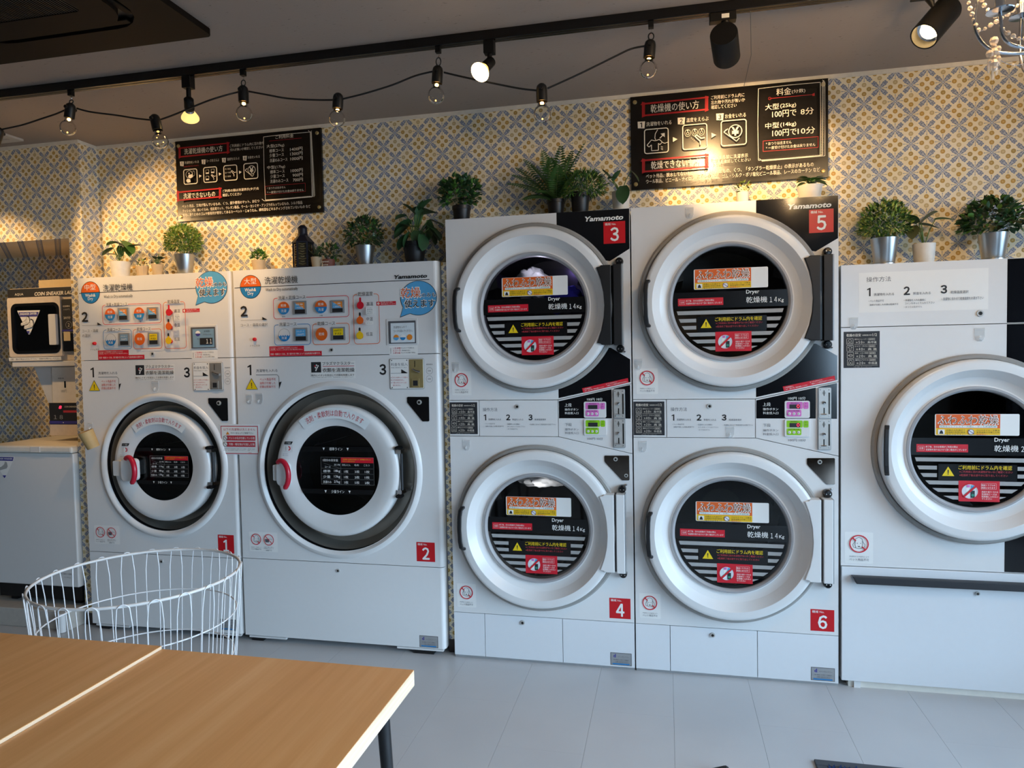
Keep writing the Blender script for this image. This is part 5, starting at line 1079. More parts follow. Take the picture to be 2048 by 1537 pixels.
    for s_, x_, xe_, y_, h_ in (('大型(27kg)', 1335, 1565, 325, 50), ('標準コース', 1372, 1560, 385, 46), ('少量コース', 1374, 1562, 444, 46), ('洗濯のみコース', 1378, 1608, 508, 46), ('中型(17kg)', 1345, 1578, 602, 50), ('標準コース', 1384, 1572, 660, 46), ('少量コース', 1388, 1574, 718, 46), ('洗濯のみコース', 1386, 1622, 780, 46)): P.text(s_, *bl(N, x_, y_+6, xe_, y_-6, h_), 'chalk')
    for s_, x_, y_ in (('1400円', 1645, 368), ('1300円', 1647, 428), ('1000円', 1650, 492), ('1000円', 1655, 646), ('900円', 1680, 706), ('700円', 1684, 768)): P.text(s_, *bl(N, x_, y_+4, 1806+(y_-368)*.02, y_-4, 46), 'chalk')
    q = bl(N, 1325, 905, 1848, 868, 112); P.frame(*q, .0008, .0015, 'chalkred'); P.text('* おつりは出ません', *bl(N, 1350, 878, 1590, 866, 30), 'chalk'); P.text('* 一度受け付けたお金は戻りません', *bl(N, 1352, 934, 1826, 900, 32), 'chalk')
def fn2(P):
    N = crop(1255, 150, 4.995, YB)
    redbox(P, bl(N, 160, 348, 790, 290, 130)); P.text('乾燥機の使い方', *bl(N, 232, 340, 712, 300, 84), 'chalk', .008)
    for i, s_ in enumerate(('ご利用前にドラム内に', '忘れ物や汚れが無いか', '確認してください')): P.text(s_, *bl(N, 834, 236+50*i-(0 if i < 2 else 6), (1166, 1172, 1088)[i], 198+50*i+(0 if i < 2 else 6), 40), 'chalk')
    for s_, t_, xa, ya, xt, xe_, yt in (('1', '洗濯物をいれる', 138, 506, 188, 440, 490), ('2', '温度をえらぶ', 537, 467, 586, 810, 452), ('3', 'お金をいれる', 921, 427, 972, 1180, 414)):
        num_tile(P, bx(N, xa-34, ya-34, xa+34, ya+34), s_); P.text(t_, *bl(N, xt, yt+7, xe_, yt-12, 44), 'chalk', .004)
    bs = [(166, 540, 412, 790), (546, 500, 796, 752), (928, 462, 1186, 718)]
    for i, b_ in enumerate(bs):
        q = bx(N, *b_); icon_box(P, q); w = q[2]-q[0]
        if i < 2: c_ = N(b_[2]+64, (b_[1]+b_[3])/2-14); arrow(P, c_.x, c_.z, .010)
        if i == 0:
            P.path([(q[0]+u*w, q[1]+v*w) for u, v in ((.12, .36), (.3, .56), (.42, .52), (.5, .52), (.62, .56), (.74, .44), (.64, .34), (.58, .4), (.58, .12), (.30, .12), (.30, .36), (.2, .28), (.12, .36))], .03*w, 'chalk')
            P.path([(q[0]+u*w, q[1]+v*w) for u, v in ((.56, .96), (.46, .8), (.44, .62), (.48, .55))], .028*w, 'chalk'); P.path([(q[0]+u*w, q[1]+v*w) for u, v in ((.98, .42), (.84, .38), (.74, .42))], .028*w, 'chalk'); P.path([(q[0]+.64*w, q[1]+.6*w), (q[0]+.8*w, q[1]+.74*w)], .04*w, 'chalk'); P.poly([(q[0]+.84*w, q[1]+.62*w), (q[0]+.84*w, q[1]+.8*w), (q[0]+.67*w, q[1]+.78*w)], 'chalk')
            for v in (.2, .26, .15): P.line((q[0]+.68*w, q[1]+v*w), (q[0]+.76*w, q[1]+(v-.03)*w), .02*w, 'chalk')
        if i == 1:
            for u in (.22, .5, .77): P.ring(q[0]+u*w, q[1]+.68*w, .15*w, .016*w, 'chalk', 20, .8); P.ring(q[0]+u*w, q[1]+.66*w, .06*w, .014*w, 'chalk', 12); P.disc(q[0]+u*w, q[1]+.77*w, .03*w, 'chalk', 8)
            hand_icon(P, q[0]+.68*w, q[1]+.34*w, .36*w)
            for k_ in range(3): P.disc(q[0]+(.36+.06*k_)*w, q[1]+(.46-.06*k_)*w, .016*w, 'chalk', 6)
        if i == 2: yen_icon(P, q)
    redbox(P, bl(N, 162, 930, 790, 870, 124)); P.text('乾燥できないもの', *bl(N, 236, 918, 720, 886, 80), 'chalk', .008)
    P.text('乾燥する前に洗濯表示', *bl(N, 834, 846, 1196, 822, 42), 'chalk'); P.text('(タグ)を確認してください', *bl(N, 836, 892, 1222, 866, 40), 'chalk')
    P.text('ペット用品、脱水してないもの、油のしみ込んだもの、くつ、「タンブラー乾燥禁止」の表示があるもの', *bl(N, 186, 1030, 1846, 908, 44), 'chalk', .004); P.text('ウール製品、ビニール・ナイロン・ウレタン製品、ゴム・シルク・ポリ塩化ビニール製品、レースのカーテン など', *bl(N, 188, 1086, 1908, 956, 44), 'chalk', .004)
    sketch_frame(P, bl(N, 1298, 510, 1912, 468, 720)); P.text('料金', *bl(N, 1466, 226, 1610, 208, 70), 'chalk', .008); P.text('(分数)', *bl(N, 1616, 222, 1748, 206, 44), 'chalk')
    a_ = N(1400, 286); b_ = N(1832, 248); zz = (a_.z+b_.z)/2; P.line((a_.x, zz), (b_.x, zz), .0018, 'chalkred'); P.ring(a_.x, zz, .006, .0012, 'chalkred', 10); P.poly([(b_.x-.006, zz-.006), (b_.x+.003, zz-.006), (b_.x+.003, zz+.006), (b_.x-.006, zz+.003)], 'chalkred')
    for s_, xa, xb, y_, h_ in (('大型', 1356, 1490, 368, 58), ('(25kg)', 1502, 1658, 358, 48), ('100円で', 1424, 1660, 434, 68), ('8分', 1702, 1830, 412, 66), ('中型', 1356, 1490, 552, 58), ('(14kg)', 1502, 1658, 544, 48), ('100円で', 1424, 1660, 622, 66), ('10分', 1672, 1842, 602, 66)): P.text(s_, *bl(N, xa, y_+4, xb, y_-4, h_), 'chalk', .008)
    q = bl(N, 1332, 760, 1874, 712, 108); P.frame(*q, .0008, .0018, 'chalkred'); P.text('* おつりは出ません', *bl(N, 1362, 732, 1612, 716, 32), 'chalk'); P.text('* 一度受け付けたお金は戻りません', *bl(N, 1362, 774, 1844, 740, 32), 'chalk')
board('price_board', 'black washer instruction and price board above the two washers', -1.492, -.675, 2.107, 2.517, fn1)
board('price_board', 'black dryer instruction board lit by a warm spotlight above dryer 5', .820, 1.637, 2.110, 2.519, fn2)

# notice card bridging the two washers, cup on a hook
q = (-1.176, .928, -.972, 1.066)
P = Print(-.0015); P.rect(q[0]-.006, q[1]-.003, q[2]+.006, q[3]+.008, 'clearwhite'); P.rect(*q, 'redtext'); P.rect(q[0]+.004, q[1]+.004, q[2]-.004, q[3]-.004, 'paper'); w_, h_ = q[2]-q[0], q[3]-q[1]
P.text('以下の洗濯物は洗えません', q[0]+.08*w_, q[1]+.83*h_, q[0]+.93*w_, q[1]+.92*h_, 'redtext', .006); P.poly([(q[0]+.14*w_, q[1]+.69*h_), (q[0]+.24*w_, q[1]+.69*h_), (q[0]+.19*w_, q[1]+.80*h_)], 'orange2'); P.text('マナーをもってご使用下さい', q[0]+.27*w_, q[1]+.71*h_, q[0]+.88*w_, q[1]+.78*h_, 'ink')
for z_, s_ in ((.48, 'ペットの毛が付着している物'), (.26, '汚物・嘔吐物が付着した物')):
    P.rect(q[0]+.16*w_, q[1]+z_*h_, q[0]+.93*w_, q[1]+(z_+.18)*h_, 'redtext'); P.disc(q[0]+.13*w_, q[1]+(z_+.09)*h_, .012, 'paper', 18); P.ring(q[0]+.13*w_, q[1]+(z_+.09)*h_, .012, .0016, 'ink', 18); P.line((q[0]+.09*w_, q[1]+(z_+.14)*h_), (q[0]+.17*w_, q[1]+(z_+.04)*h_), .0018, 'ink'); P.text(s_, q[0]+.22*w_, q[1]+(z_+.045)*h_, q[0]+.91*w_, q[1]+(z_+.135)*h_, 'paper', .01)
P.text('上記以外の洗濯物を洗濯された場合、機械の故障', q[0]+.08*w_, q[1]+.17*h_, q[0]+.92*w_, q[1]+.20*h_, 'inkgrey'); P.text('または、他のお客様のご迷惑となりますので、ご遠慮ください。', q[0]+.08*w_, q[1]+.12*h_, q[0]+.92*w_, q[1]+.15*h_, 'inkgrey'); P.text('店主', q[0]+.75*w_, q[1]+.04*h_, q[0]+.83*w_, q[1]+.08*h_, 'redtext')
oc = (-1.074, -.0015, .925)
root = thing('notice_card', 'red framed notice card taped across the joint of the two washers', 'notice', oc)
MB().box(q[0]-.006, q[2]+.006, -.0014, -.0004, q[1]-.003, q[3]+.008, 'clearwhite').build('card', root, oc); P.build('notice_print', root, oc)
tilt = Matrix.Translation((-1.893, -.052, 1.0)) @ Matrix.Rotation(math.radians(-16), 4, 'Y') @ Matrix.Rotation(math.radians(14), 4, 'X') @ Matrix.Scale(.84, 4)
mat('cupcream', '#c6a26a', .6)
MB().lathez([(0, -.055), (.034, -.055), (.035, -.054), (.043, .053), (.0405, .053), (.033, -.050), (0, -.050)], 0, 0, 36, 'cupcream', True, tilt).build('paper_cup', None, (-1.893, -.052, .945))
tag(bpy.data.objects['paper_cup'], 'cream cup hanging by a hook at the left edge of washer 1', 'cup')

# ================================================================== plants along the machine tops
def leaf(mb, base, d, up, L, Wd, curl, m, seg=5, fold=.25, tipw=.0, prof=None):
    d = Vector(d).normalized(); up = Vector(up); side = d.cross(up)
    side = side.normalized() if side.length > 1e-5 else d.orthogonal().normalized()
    n = side.cross(d).normalized(); vs = []
    for i in range(seg+1):
        t = i/seg; ww = (prof(t) if prof else math.sin(math.pi*min(1, t**.75*.97+.02))**.8)*Wd/2
        c = Vector(base)+d*(L*t*(1-.18*curl*t))-n*(curl*L*.5*t*t)
        vs += [c-side*ww+n*ww*fold, c, c+side*ww+n*ww*fold]
    fs = [(i*3+k, i*3+k+1, i*3+k+4, i*3+k+3) for i in range(seg) for k in (0, 1)]
    return mb.add(vs, fs, m, True)
def rnd(a, b): return random.uniform(a, b)
def pot_obj(root, org, kind, x, y, z, r0, r1, h):
    """r0 base radius, r1 rim radius"""
    if kind == 'oct':
        mb = MB().lathez([(0, z), (r0, z), (r1, z+h), (r1*.86, z+h), (r1*.84, z+h*.86), (0, z+h*.86)], x, y, 8, ['potbeige']*4+['soil'], False)
    else:
        m = {'white': 'potwhite', 'tin': 'tincan', 'black': 'potblack', 'beige': 'potbeige', 'brown': 'potbrown'}[kind]
        pr = [(0, z), (r0*.97, z), (r0, z+.002)]
        if kind == 'tin': pr = [(0, z), (r0*1.0, z), (r0*1.0, z+.008), (r0*.95, z+.010), (r0*.97, z+.012)]
        if kind == 'black': pr += [(r1*.96, z+h*.78), (r1*1.03, z+h*.79)]
        rt = r1*1.04 if kind == 'black' else r1
        pr += [(rt, z+h-.001), (rt-.001, z+h), (rt-.004, z+h), (rt-.005, z+h*.85), (0, z+h*.85)]
        mb = MB().lathez(pr, x, y, 36, [m]*(len(pr)-2)+['soil'])
    return mb.build('pot', root, org, angle=35)
def bush(root, org, c, rx, ry, rz, n, L, Wd, mats, low=-.35, name='foliage', curl=.3):
    mb = MB(); c = Vector(c); rx *= math.cos(math.atan2(CAM.x-c.x, c.y-CAM.y))
    for k in range(n):
        while True:
            q = Vector((rnd(-1, 1), rnd(-1, 1), rnd(low, 1)))
            if .25 < q.length < 1: break
        if random.random() < .75: q = q.normalized()*rnd(.72, 1.02)
        if q.z < low: q.z = low
        p = c+Vector((q.x*rx, q.y*ry, q.z*rz)); d = (q+Vector((rnd(-.8, .8), rnd(-.8, .8), rnd(-.4, .9)))).normalized()
        leaf(mb, p, d, Vector((rnd(-.6, .6), rnd(-.6, .6), 1)), L*rnd(.7, 1.2), Wd*rnd(.7, 1.2), curl, random.choice(mats), 3, .3)
    return mb.build(name, root, org, kind='stuff')
def stems(root, org, base, c, rx, ry, rz, n, m='stemgreen', r=.0016):
    mb = MB()
    for k in range(n):
        a = 6.283*k/n+rnd(-.3, .3); t = Vector(c)+Vector((math.cos(a)*rx*rnd(.2, .8), math.sin(a)*ry*rnd(.2, .8), rz*rnd(0, .7))); b = Vector(base)+Vector((math.cos(a)*.012, math.sin(a)*.012, 0)); mid = (b+t)/2+Vector((0, 0, .01)); mb.tube([b, mid, t], r, m, 5)
    return mb.build('stems', root, org)
PG = 'plants on top of the machines'
def plant(name, label, kind, x, z, r0, r1, h, y=.085):
    fs_ = math.cos(math.atan2(CAM.x-x, y-CAM.y)); r0 *= fs_; r1 *= fs_      # seen obliquely: a round pot is narrower than its trace on the wall
    org = (x, y, z); root = thing(name, label, 'plant', org, PG); pot_obj(root, org, kind, x, y, z, r0, r1, h); return root, org, Vector((x, y, z+h*.86))
def bigleaf(root, org, base, tip, Wd, curl, m, up=(0, 0, 1), stem=True, prof=None, nm='leaf'):
    """one large leaf on its own stalk: stalk from the pot, blade from tip start"""
    b, p0, p1 = Vector(base), Vector(tip[0]), Vector(tip[1])
    lf = leaf(MB(), p0, p1-p0, up, (p1-p0).length, Wd, curl, m, 7, .22, prof=prof)
    if stem: lf.tube([b, (b+p0)/2+Vector((0, 0, .012)), p0], .0018, 'stemgreen', 6)
    return lf.build(nm, root, org)
heart = lambda t: (max(0.0, math.sin(math.pi*min(1, (t+.12)/1.12)))**.65)
ZW, ZD, Z7 = WH, DH, D7H
# a: white pot with broad drooping leaves
r, o, b = plant('potted_plant', 'broad-leaved green plant in a smooth white pot, leftmost on washer 1', 'white', -1.788, ZW, .054, .064, .086)
def P3(px, py, y=.085): return at(px, py, y)
for (a0, a1, wd, cu, m_) in (((222, 487), (252, 482), .045, .5, 'leafdark'), ((226, 496), (202, 508), .035, .3, 'leafdark'), ((240, 486), (210, 484), .055, .5, 'leaf'), ((244, 482), (272, 502), .075, .5, 'leaf'), ((252, 486), (262, 512), .05, .4, 'leaf'), ((235, 510), (208, 507), .032, .2, 'leafdark'), ((256, 494), (288, 489), .04, .1, 'leafolive'), ((240, 492), (242, 515), .035, .2, 'leafdark')):
    bigleaf(r, o, b+Vector((rnd(-.01, .01), rnd(-.01, .01), 0)), (P3(*a0, .075+rnd(-.02, .02)), P3(*a1, .06+rnd(-.02, .03))), wd, cu, m_, prof=heart)
# b: eight-sided beige pot
r, o, b = plant('potted_succulent', 'tiny pale sprig in a faceted beige pot on washer 1', 'oct', -1.657, ZW, .030, .041, .057)
bush(r, o, b+Vector((0, 0, .02)), .028, .022, .028, 40, .016, .008, ['leafolive', 'leaflight'])
# c: round beige pot
r, o, b = plant('potted_plant', 'small dark-leaved plant in a round beige pot beside the metal pot', 'beige', -1.568, ZW, .027, .038, .062)
for k in range(11):
    a = k*2.4; d = Vector((math.cos(a)*.045, math.sin(a)*.03, .02+.03*rnd(0, 1))); bigleaf(r, o, b, (b+d*.45+Vector((0, 0, .012)), b+d*1.1), .026, .5, random.choice(['leafdark', 'leafolive']))
bigleaf(r, o, b, (P3(318, 507), P3(303, 497)), .008, .1, 'brown')
# d: metal pot, light bush
r, o, b = plant('potted_bush', 'bushy yellow-green plant in a metal pot on washer 1', 'tin', -1.408, ZW, .046, .060, .105)
bush(r, o, b+Vector((0, -.005, .072)), .112, .075, .088, 1500, .020, .009, ['leaf', 'leaflight', 'leafyellow', 'leaflight']); stems(r, o, b, b+Vector((0, 0, .05)), .08, .05, .08, 14)
# e: small beige pot, bright green
r, o, b = plant('potted_succulent', 'bright green rosette in a small beige pot, alone on washer 2', 'beige', -.993, ZW, .030, .040, .056)
bush(r, o, b+Vector((0, 0, .018)), .042, .035, .036, 130, .022, .013, ['leaf', 'leaf', 'leaflight'], low=-.1, curl=.2)
# g, h: small pots behind the lantern
r, o, b = plant('potted_succulent', 'spiky grey-green plant in a grey-beige pot next to the lantern', 'beige', -.668, ZW, .024, .030, .053, .06)
for k in range(13):
    a = k*2.4; d = Vector((math.cos(a)*.05, math.sin(a)*.03, .06*rnd(.2, 1.2))); bigleaf(r, o, b, (b, b+d), .014, .3, 'leafolive', stem=False)
r, o, b = plant('potted_plant', 'leafy sprig in a reddish brown pot lettered Sweet', 'brown', -.610, ZW, .030, .034, .040, .07)
bush(r, o, b+Vector((0, .005, .036)), .058, .035, .042, 110, .026, .013, ['leafdark', 'leaf', 'leafolive'])
P = Print(.07-.0345); P.text('Sweet', -.634, ZW+.022, -.590, ZW+.033, 'chalk', .01); P.text('home', -.628, ZW+.008, -.596, ZW+.018, 'chalk', .01); P.build('pot_lettering', r, o)
# i: metal pot, dark bush
r, o, b = plant('potted_bush', 'dark green small-leaved bush in a metal pot on washer 2', 'tin', -.428, ZW, .037, .052, .098)
bush(r, o, b+Vector((0, -.005, .058)), .098, .07, .092, 520, .024, .013, ['leafdark', 'leafdark', 'leafolive', 'leaf']); stems(r, o, b, b+Vector((0, 0, .04)), .07, .05, .06, 12)
# j: monstera in black pot
def monstera(t): return max(0, math.sin(math.pi*min(1, (t+.10)/1.10)))**.6*(1-.22*(int(t*14) % 2))
r, o, b = plant('potted_monstera', 'split-leaf plant in a black pot at the right end of washer 2', 'black', -.176, ZW, .043, .058, .100, .075)
for (a0, a1, wd) in (((835, 455), (840, 396), .05), ((822, 440), (786, 470), .075), ((830, 430), (806, 402), .06), ((845, 430), (878, 420), .07), ((852, 448), (886, 478), .07), ((815, 470), (792, 498), .055), ((835, 462), (838, 492), .07), ((840, 420), (862, 392), .05), ((825, 455), (800, 446), .07), ((856, 440), (862, 486), .06)):
    bigleaf(r, o, b, (P3(*a0, .05+rnd(-.02, .05)), P3(*a1, .045+rnd(-.035, .05))), wd, .35, 'leafdark', prof=monstera)
for k in range(9):
    a = k*2.4+.4; p0 = at(836+26*math.cos(a), 446+30*math.sin(a)*.8, .03+.04*(k % 3)); p1 = p0+Vector((math.cos(a)*.075, -.01, -math.sin(a)*.05-.03)); bigleaf(r, o, b, (p0, p1), .07, .4, 'leafdark', prof=monstera)
# k: black pot bush on dryer 3
r, o, b = plant('potted_bush', 'glossy round-leaved bush in a black pot, leftmost on dryer 3', 'black', .053, ZD, .036, .044, .074)
bush(r, o, b+Vector((-.005, -.005, .062)), .096, .07, .085, 420, .028, .019, ['leafdark', 'leaf', 'leafdark'])
# l: fern
r, o, b = plant('potted_fern', 'tall feathery fern in a black pot on dryer 3', 'black', .491, ZD, .033, .040, .074)
for k, (tx, ty, ty_, L_) in enumerate(((1170, 285, .02, .3), (1122, 290, .06, .25), (1085, 300, .04, .25), (1046, 318, .05, .24), (1022, 350, .04, .26), (1012, 368, .02, .26), (1045, 400, -.01, .22), (1140, 310, -.02, .24), (1062, 330, -.03, .22), (1100, 315, .09, .24), (1030, 335, .08, .24), (1158, 340, -.02, .18), (1075, 385, -.03, .18), (1145, 300, .08, .24), (1116, 330, -.04, .18))):
    tip = at(tx, ty, ty_); mb = MB(); mid = (b+tip)/2+Vector((0, 0, .045 if tip.x < b.x+.03 else .025)); N_ = 20; pts_ = []
    for i in range(N_+1): t = i/N_; pts_.append(b*(1-t)**2+mid*2*t*(1-t)+tip*t*t)
    mb.tube(pts_, [.0014*(1-.6*i/N_) for i in range(N_+1)], 'stemgreen', 5)
    for i in range(2, N_):
        d = (pts_[i+1]-pts_[i-1]).normalized(); sd = d.cross(Vector((0, -.5, 1))).normalized(); ln = .042*math.sin(math.pi*(.12+.86*i/N_))+.005
        for sg in (-1, 1): leaf(mb, pts_[i], sd*sg+d*.35, (0, -.9, .5), ln, .0135, .25, 'fernleaf', 2, .1)
    mb.build('frond', r, o)
# m: grassy bush in black pot
r, o, b = plant('potted_bush', 'fine-leaved grassy bush in a black pot right of the fern', 'black', .601, ZD, .035, .042, .094, .07)
bush(r, o, b+Vector((.012, -.005, .035)), .098, .07, .066, 1300, .026, .0055, ['fernleaf', 'leaf', 'leaflight', 'leafdark'], low=-.5)
# n: white pot, trailing pale leaves
r, o, b = plant('potted_plant', 'trailing heart-shaped leaves in a white pot at the right end of dryer 3', 'white', .778, ZD, .034, .040, .09)
for (a0, a1, wd) in (((1215, 346), (1198, 358), .04), ((1226, 362), (1240, 336), .03), ((1262, 342), (1282, 362), .045), ((1247, 372), (1244, 408), .062), ((1216, 358), (1236, 352), .03), ((1205, 340), (1222, 352), .04)):
    bigleaf(r, o, b, (P3(*a0, .035+rnd(-.015, .01)), P3(*a1, .015+rnd(-.01, .012))), wd, .3, 'leafdark', prof=heart)
# o: small square white pot on dryer 5
r, o, b = plant('potted_succulent', 'tiny dried sprig in a small white pot on dryer 5, in the spotlight', 'white', 1.285, ZD, .023, .026, .052, .08)
bush(r, o, b+Vector((0, 0, .02)), .030, .025, .032, 60, .018, .007, ['leafolive', 'leaflight'])
# p: white pot, layered leaves
r, o, b = plant('potted_plant', 'low layered green plant in a white pot at the right end of dryer 5', 'white', 1.550, ZD, .040, .050, .060, .08)
for k in range(15):
    a = k*2.4; rr_ = .045+.03*(k % 3)/2; d = Vector((math.cos(a)*rr_, math.sin(a)*rr_*.6, .045-.014*(k % 3))); bigleaf(r, o, b, (b+d*.25+Vector((0, 0, .02)), b+d*1.1+Vector((0, 0, .012))), .032, .7, random.choice(['leafdark', 'leaf', 'fernleaf']))
# q, r, s on the large dryer
r, o, b = plant('potted_bush', 'fluffy olive-green bush in a metal pot, leftmost on the large dryer', 'tin', 1.831, Z7, .042, .054, .110, .075)
bush(r, o, b+Vector((0, -.005, .066)), .098, .07, .094, 1500, .022, .008, ['leaf', 'leaflight', 'leafyellow', 'leafdark']); stems(r, o, b, b+Vector((0, 0, .04)), .07, .05, .06, 16)
r, o, b = plant('potted_plant', 'large arrow-shaped leaves in a white pot between two metal pots', 'white', 1.977, Z7, .037, .044, .080, .075)
for (a0, a1, wd, m_) in (((1832, 448), (1796, 425), .075, 'leafdark'), ((1842, 446), (1874, 418), .10, 'leafolive'), ((1838, 450), (1882, 452), .07, 'leafdark'), ((1870, 440), (1912, 434), .05, 'leaf'), ((1826, 452), (1824, 476), .05, 'leafolive')):
    bigleaf(r, o, b, (P3(*a0, .05+rnd(-.02, .03)), P3(*a1, .035+rnd(-.03, .03))), wd, .3, m_, prof=heart)
r, o, b = plant('potted_bush', 'dark round-leaved bush in a metal pot, rightmost on the large dryer', 'tin', 2.223, Z7, .044, .058, .108, .075)
bush(r, o, b+Vector((-.005, -.005, .062)), .118, .075, .09, 560, .028, .019, ['leafdark', 'leafdark', 'leaf', 'leafolive'])

# lantern
x, y, z = -.750, .085, ZW; org = (x, y, z); root = thing('lantern', 'black metal lantern with pierced glass sides on washer 2', 'lantern', org)
M45 = Matrix.Translation((x, y, z)) @ Matrix.Rotation(math.radians(22), 4, 'Z')
def lz(prof, m, name, n=6, sm=False): return MB().lathez(prof, 0, 0, n, m, sm, M45).build(name, root, org)
lz([(0, 0), (.052, 0), (.052, .010), (.046, .014), (0, .014)], 'lantern', 'base'); lz([(.040, .014), (.040, .125)], 'lanternglass', 'glass')
for k in range(6):
    a = math.radians(60*k); c, s = .046*math.cos(a), .046*math.sin(a)
    mb = MB().box(-.004, .004, -.004, .004, .010, .130, 'lantern'); mb.v = [tuple(M45 @ Vector((v[0]+c, v[1]+s, v[2]))) for v in mb.v]; mb.build('post', root, org)
    for j in range(2):                                        # scrollwork in each side
        a2 = math.radians(60*k+30); mb = MB(); rr_ = .042*math.cos(math.radians(30))+.001
        for i in range(9):
            zz = .022+.012*i
            mb.tube([tuple(M45 @ (Vector((rr_*math.cos(a2), rr_*math.sin(a2), zz))+Vector((-math.sin(a2), math.cos(a2), 0))*u+Vector((0, 0, .006*abs(math.sin(u*300)))))) for u in (-.018+.009*(i % 2), -.009, 0, .009, .018-.009*(i % 2))], .0013, 'brass' if k in (3, 4) else 'lantern', 4)
        if j == 0: mb.build('lattice', root, org)
lz([(.040, .125), (.052, .126), (.054, .131), (.046, .140), (.030, .158), (.024, .164), (.024, .172)], 'lantern', 'roof'); lz([(.022, .168), (.022, .196), (.024, .198), (.020, .206), (.010, .214), (0, .216)], 'lantern', 'chimney', 12, True)

# ================================================================== lighting track, spotlights, string lights
YT = -.578
org = (0, YT, ZC); root = thing('lighting_track', 'long black lighting track fixed along the ceiling', 'light track', org)
MB().box(LW+.2, RW-.3, YT-.017, YT+.017, ZC-.034, ZC, 'black').build('rail', root, org, bevel=.002); MB().box(LW+.2, RW-.3, YT-.004, YT+.004, ZC-.0345, ZC-.033, 'blackmatte').build('slot', root, org)
def aim(v): return Vector(v).normalized().to_track_quat('-Z', 'Y')
def spot_light(root, loc, d, power, size, blend=.6, rad=.025, color=(1.0, .62, .27)):
    l = bpy.data.lights.new('lamp_light', 'SPOT'); l.energy = power; l.color = color; l.spot_size = math.radians(size); l.spot_blend = blend; l.shadow_soft_size = rad
    o = bpy.data.objects.new('lamp_light', l); COL.objects.link(o); o.parent = root; o.location = Vector(loc)-root.location; o.rotation_mode = 'QUATERNION'; o.rotation_quaternion = aim(d); return o
def par_spot(x, label, d, power, size, neck=.05, group='track spotlights'):
    zt = ZC-.034; org = (x, YT, zt); root = thing('track_spotlight', label, 'spotlight', org, group)
    MB().box(x-.019, x+.019, YT-.016, YT+.016, zt-.045, zt, 'spotmetal').build('adapter', root, org, bevel=.002)
    MB().tube([(x, YT, zt-.045), (x, YT, zt-.045-neck)], .009, 'spotmetal', 12).build('neck', root, org)
    j = Vector((x, YT, zt-.045-neck)); d = Vector(d).normalized(); q = d.to_track_quat('-Z', 'Y').to_matrix().to_4x4(); M = Matrix.Translation(j) @ q
    MB().lathez([(0, .018), (.012, .016), (.018, .010), (.019, -.030), (.017, -.036)], 0, 0, 20, 'spotmetal', True, M).build('holder', root, org)
    MB().lathez([(.014, -.034), (.017, -.045), (.026, -.060), (.033, -.073), (.034, -.078)], 0, 0, 28, ['chrome', 'bulbrim', 'bulbrim', 'bulbrim'], True, M).build('reflector_bulb', root, org)
    MB().lathez([(.034, -.078), (.024, -.084), (0, -.086)], 0, 0, 28, 'spotglow', True, M).build('lens', root, org)
    spot_light(root, j+d*.095, d, power, size); return root
mat('bulbrim', '#ffcf7a', .3, emit=1.1)
def can_spot(x, label, d, power, size, drop, L=.13, R=.034, glow=True, off=(0, 0, 0)):
    zt = ZC-.034; org = (x, YT, zt); root = thing('track_spotlight', label, 'spotlight', org, 'track spotlights')
    MB().box(x-.05, x+.035, YT-.016, YT+.016, zt-.028, zt, 'spotmetal').build('adapter', root, org, bevel=.002); P = Print(YT-.0162); P.rect(x-.012, zt-.022, x+.012, zt-.008, 'paper'); P.build('rating_label', root, org)
    d = Vector(d).normalized(); c = Vector((x, YT, zt-drop)) + Vector(off)
    top = c-d*L*.28
    MB().tube([(x, YT, zt-.026), (x+off[0]*.5, YT+off[1]*.5, (zt-.026+top.z)/2), tuple(top)], [.014, .007, .011], 'spotmetal', 10).build('stem', root, org)
    M = Matrix.Translation(c) @ d.to_track_quat('-Z', 'Y').to_matrix().to_4x4()
    MB().lathez([(0, L/2), (R*.96, L/2), (R, L/2-.004), (R, -L/2), (R*.9, -L/2), (R*.86, -L/2+.03), (R*.5, -L/2+.035)], 0, 0, 40, ['spotmetal']*5+['chrome'], True, M).build('barrel', root, org, angle=35)
    MB().lathez([(R*.60, -L/2+.026), (R*.3, -L/2+.023), (0, -L/2+.022)], 0, 0, 28, 'spotglow', True, M).build('lens', root, org)
    spot_light(root, c+d*(L/2+.01), d, power, size); return root
# (positions measured; the one left of the frame washes the recess and the wall over washer 1)
par_spot(-.858, 'track spotlight with a reflector bulb pointing down behind the string lights', (-.50, .74, -.62), 24, 80, .050)
par_spot(.362, 'track spotlight with a glowing bulb turned to the lower left', (-.29, -.69, -.66), 8, 90, .030)
can_spot(1.165, 'black cylinder spotlight aimed down at the right price board', (.12, .74, -.21), 36, 62, .105, L=.12, R=.044)
can_spot(1.775, 'black cylinder spotlight at the upper right with its bright lamp showing', (-.60, -.40, -.70), 14, 80, .105, L=.145, R=.042, off=(.02, 0, 0))
par_spot(-2.08, 'track spotlight just left of the frame aimed over washer 1', (.52, .75, -.30), 18, 74, .20)
par_spot(-2.85, 'track spotlight far left of the frame aimed into the recess', (.48, .75, -.76), 26, 58, .05)

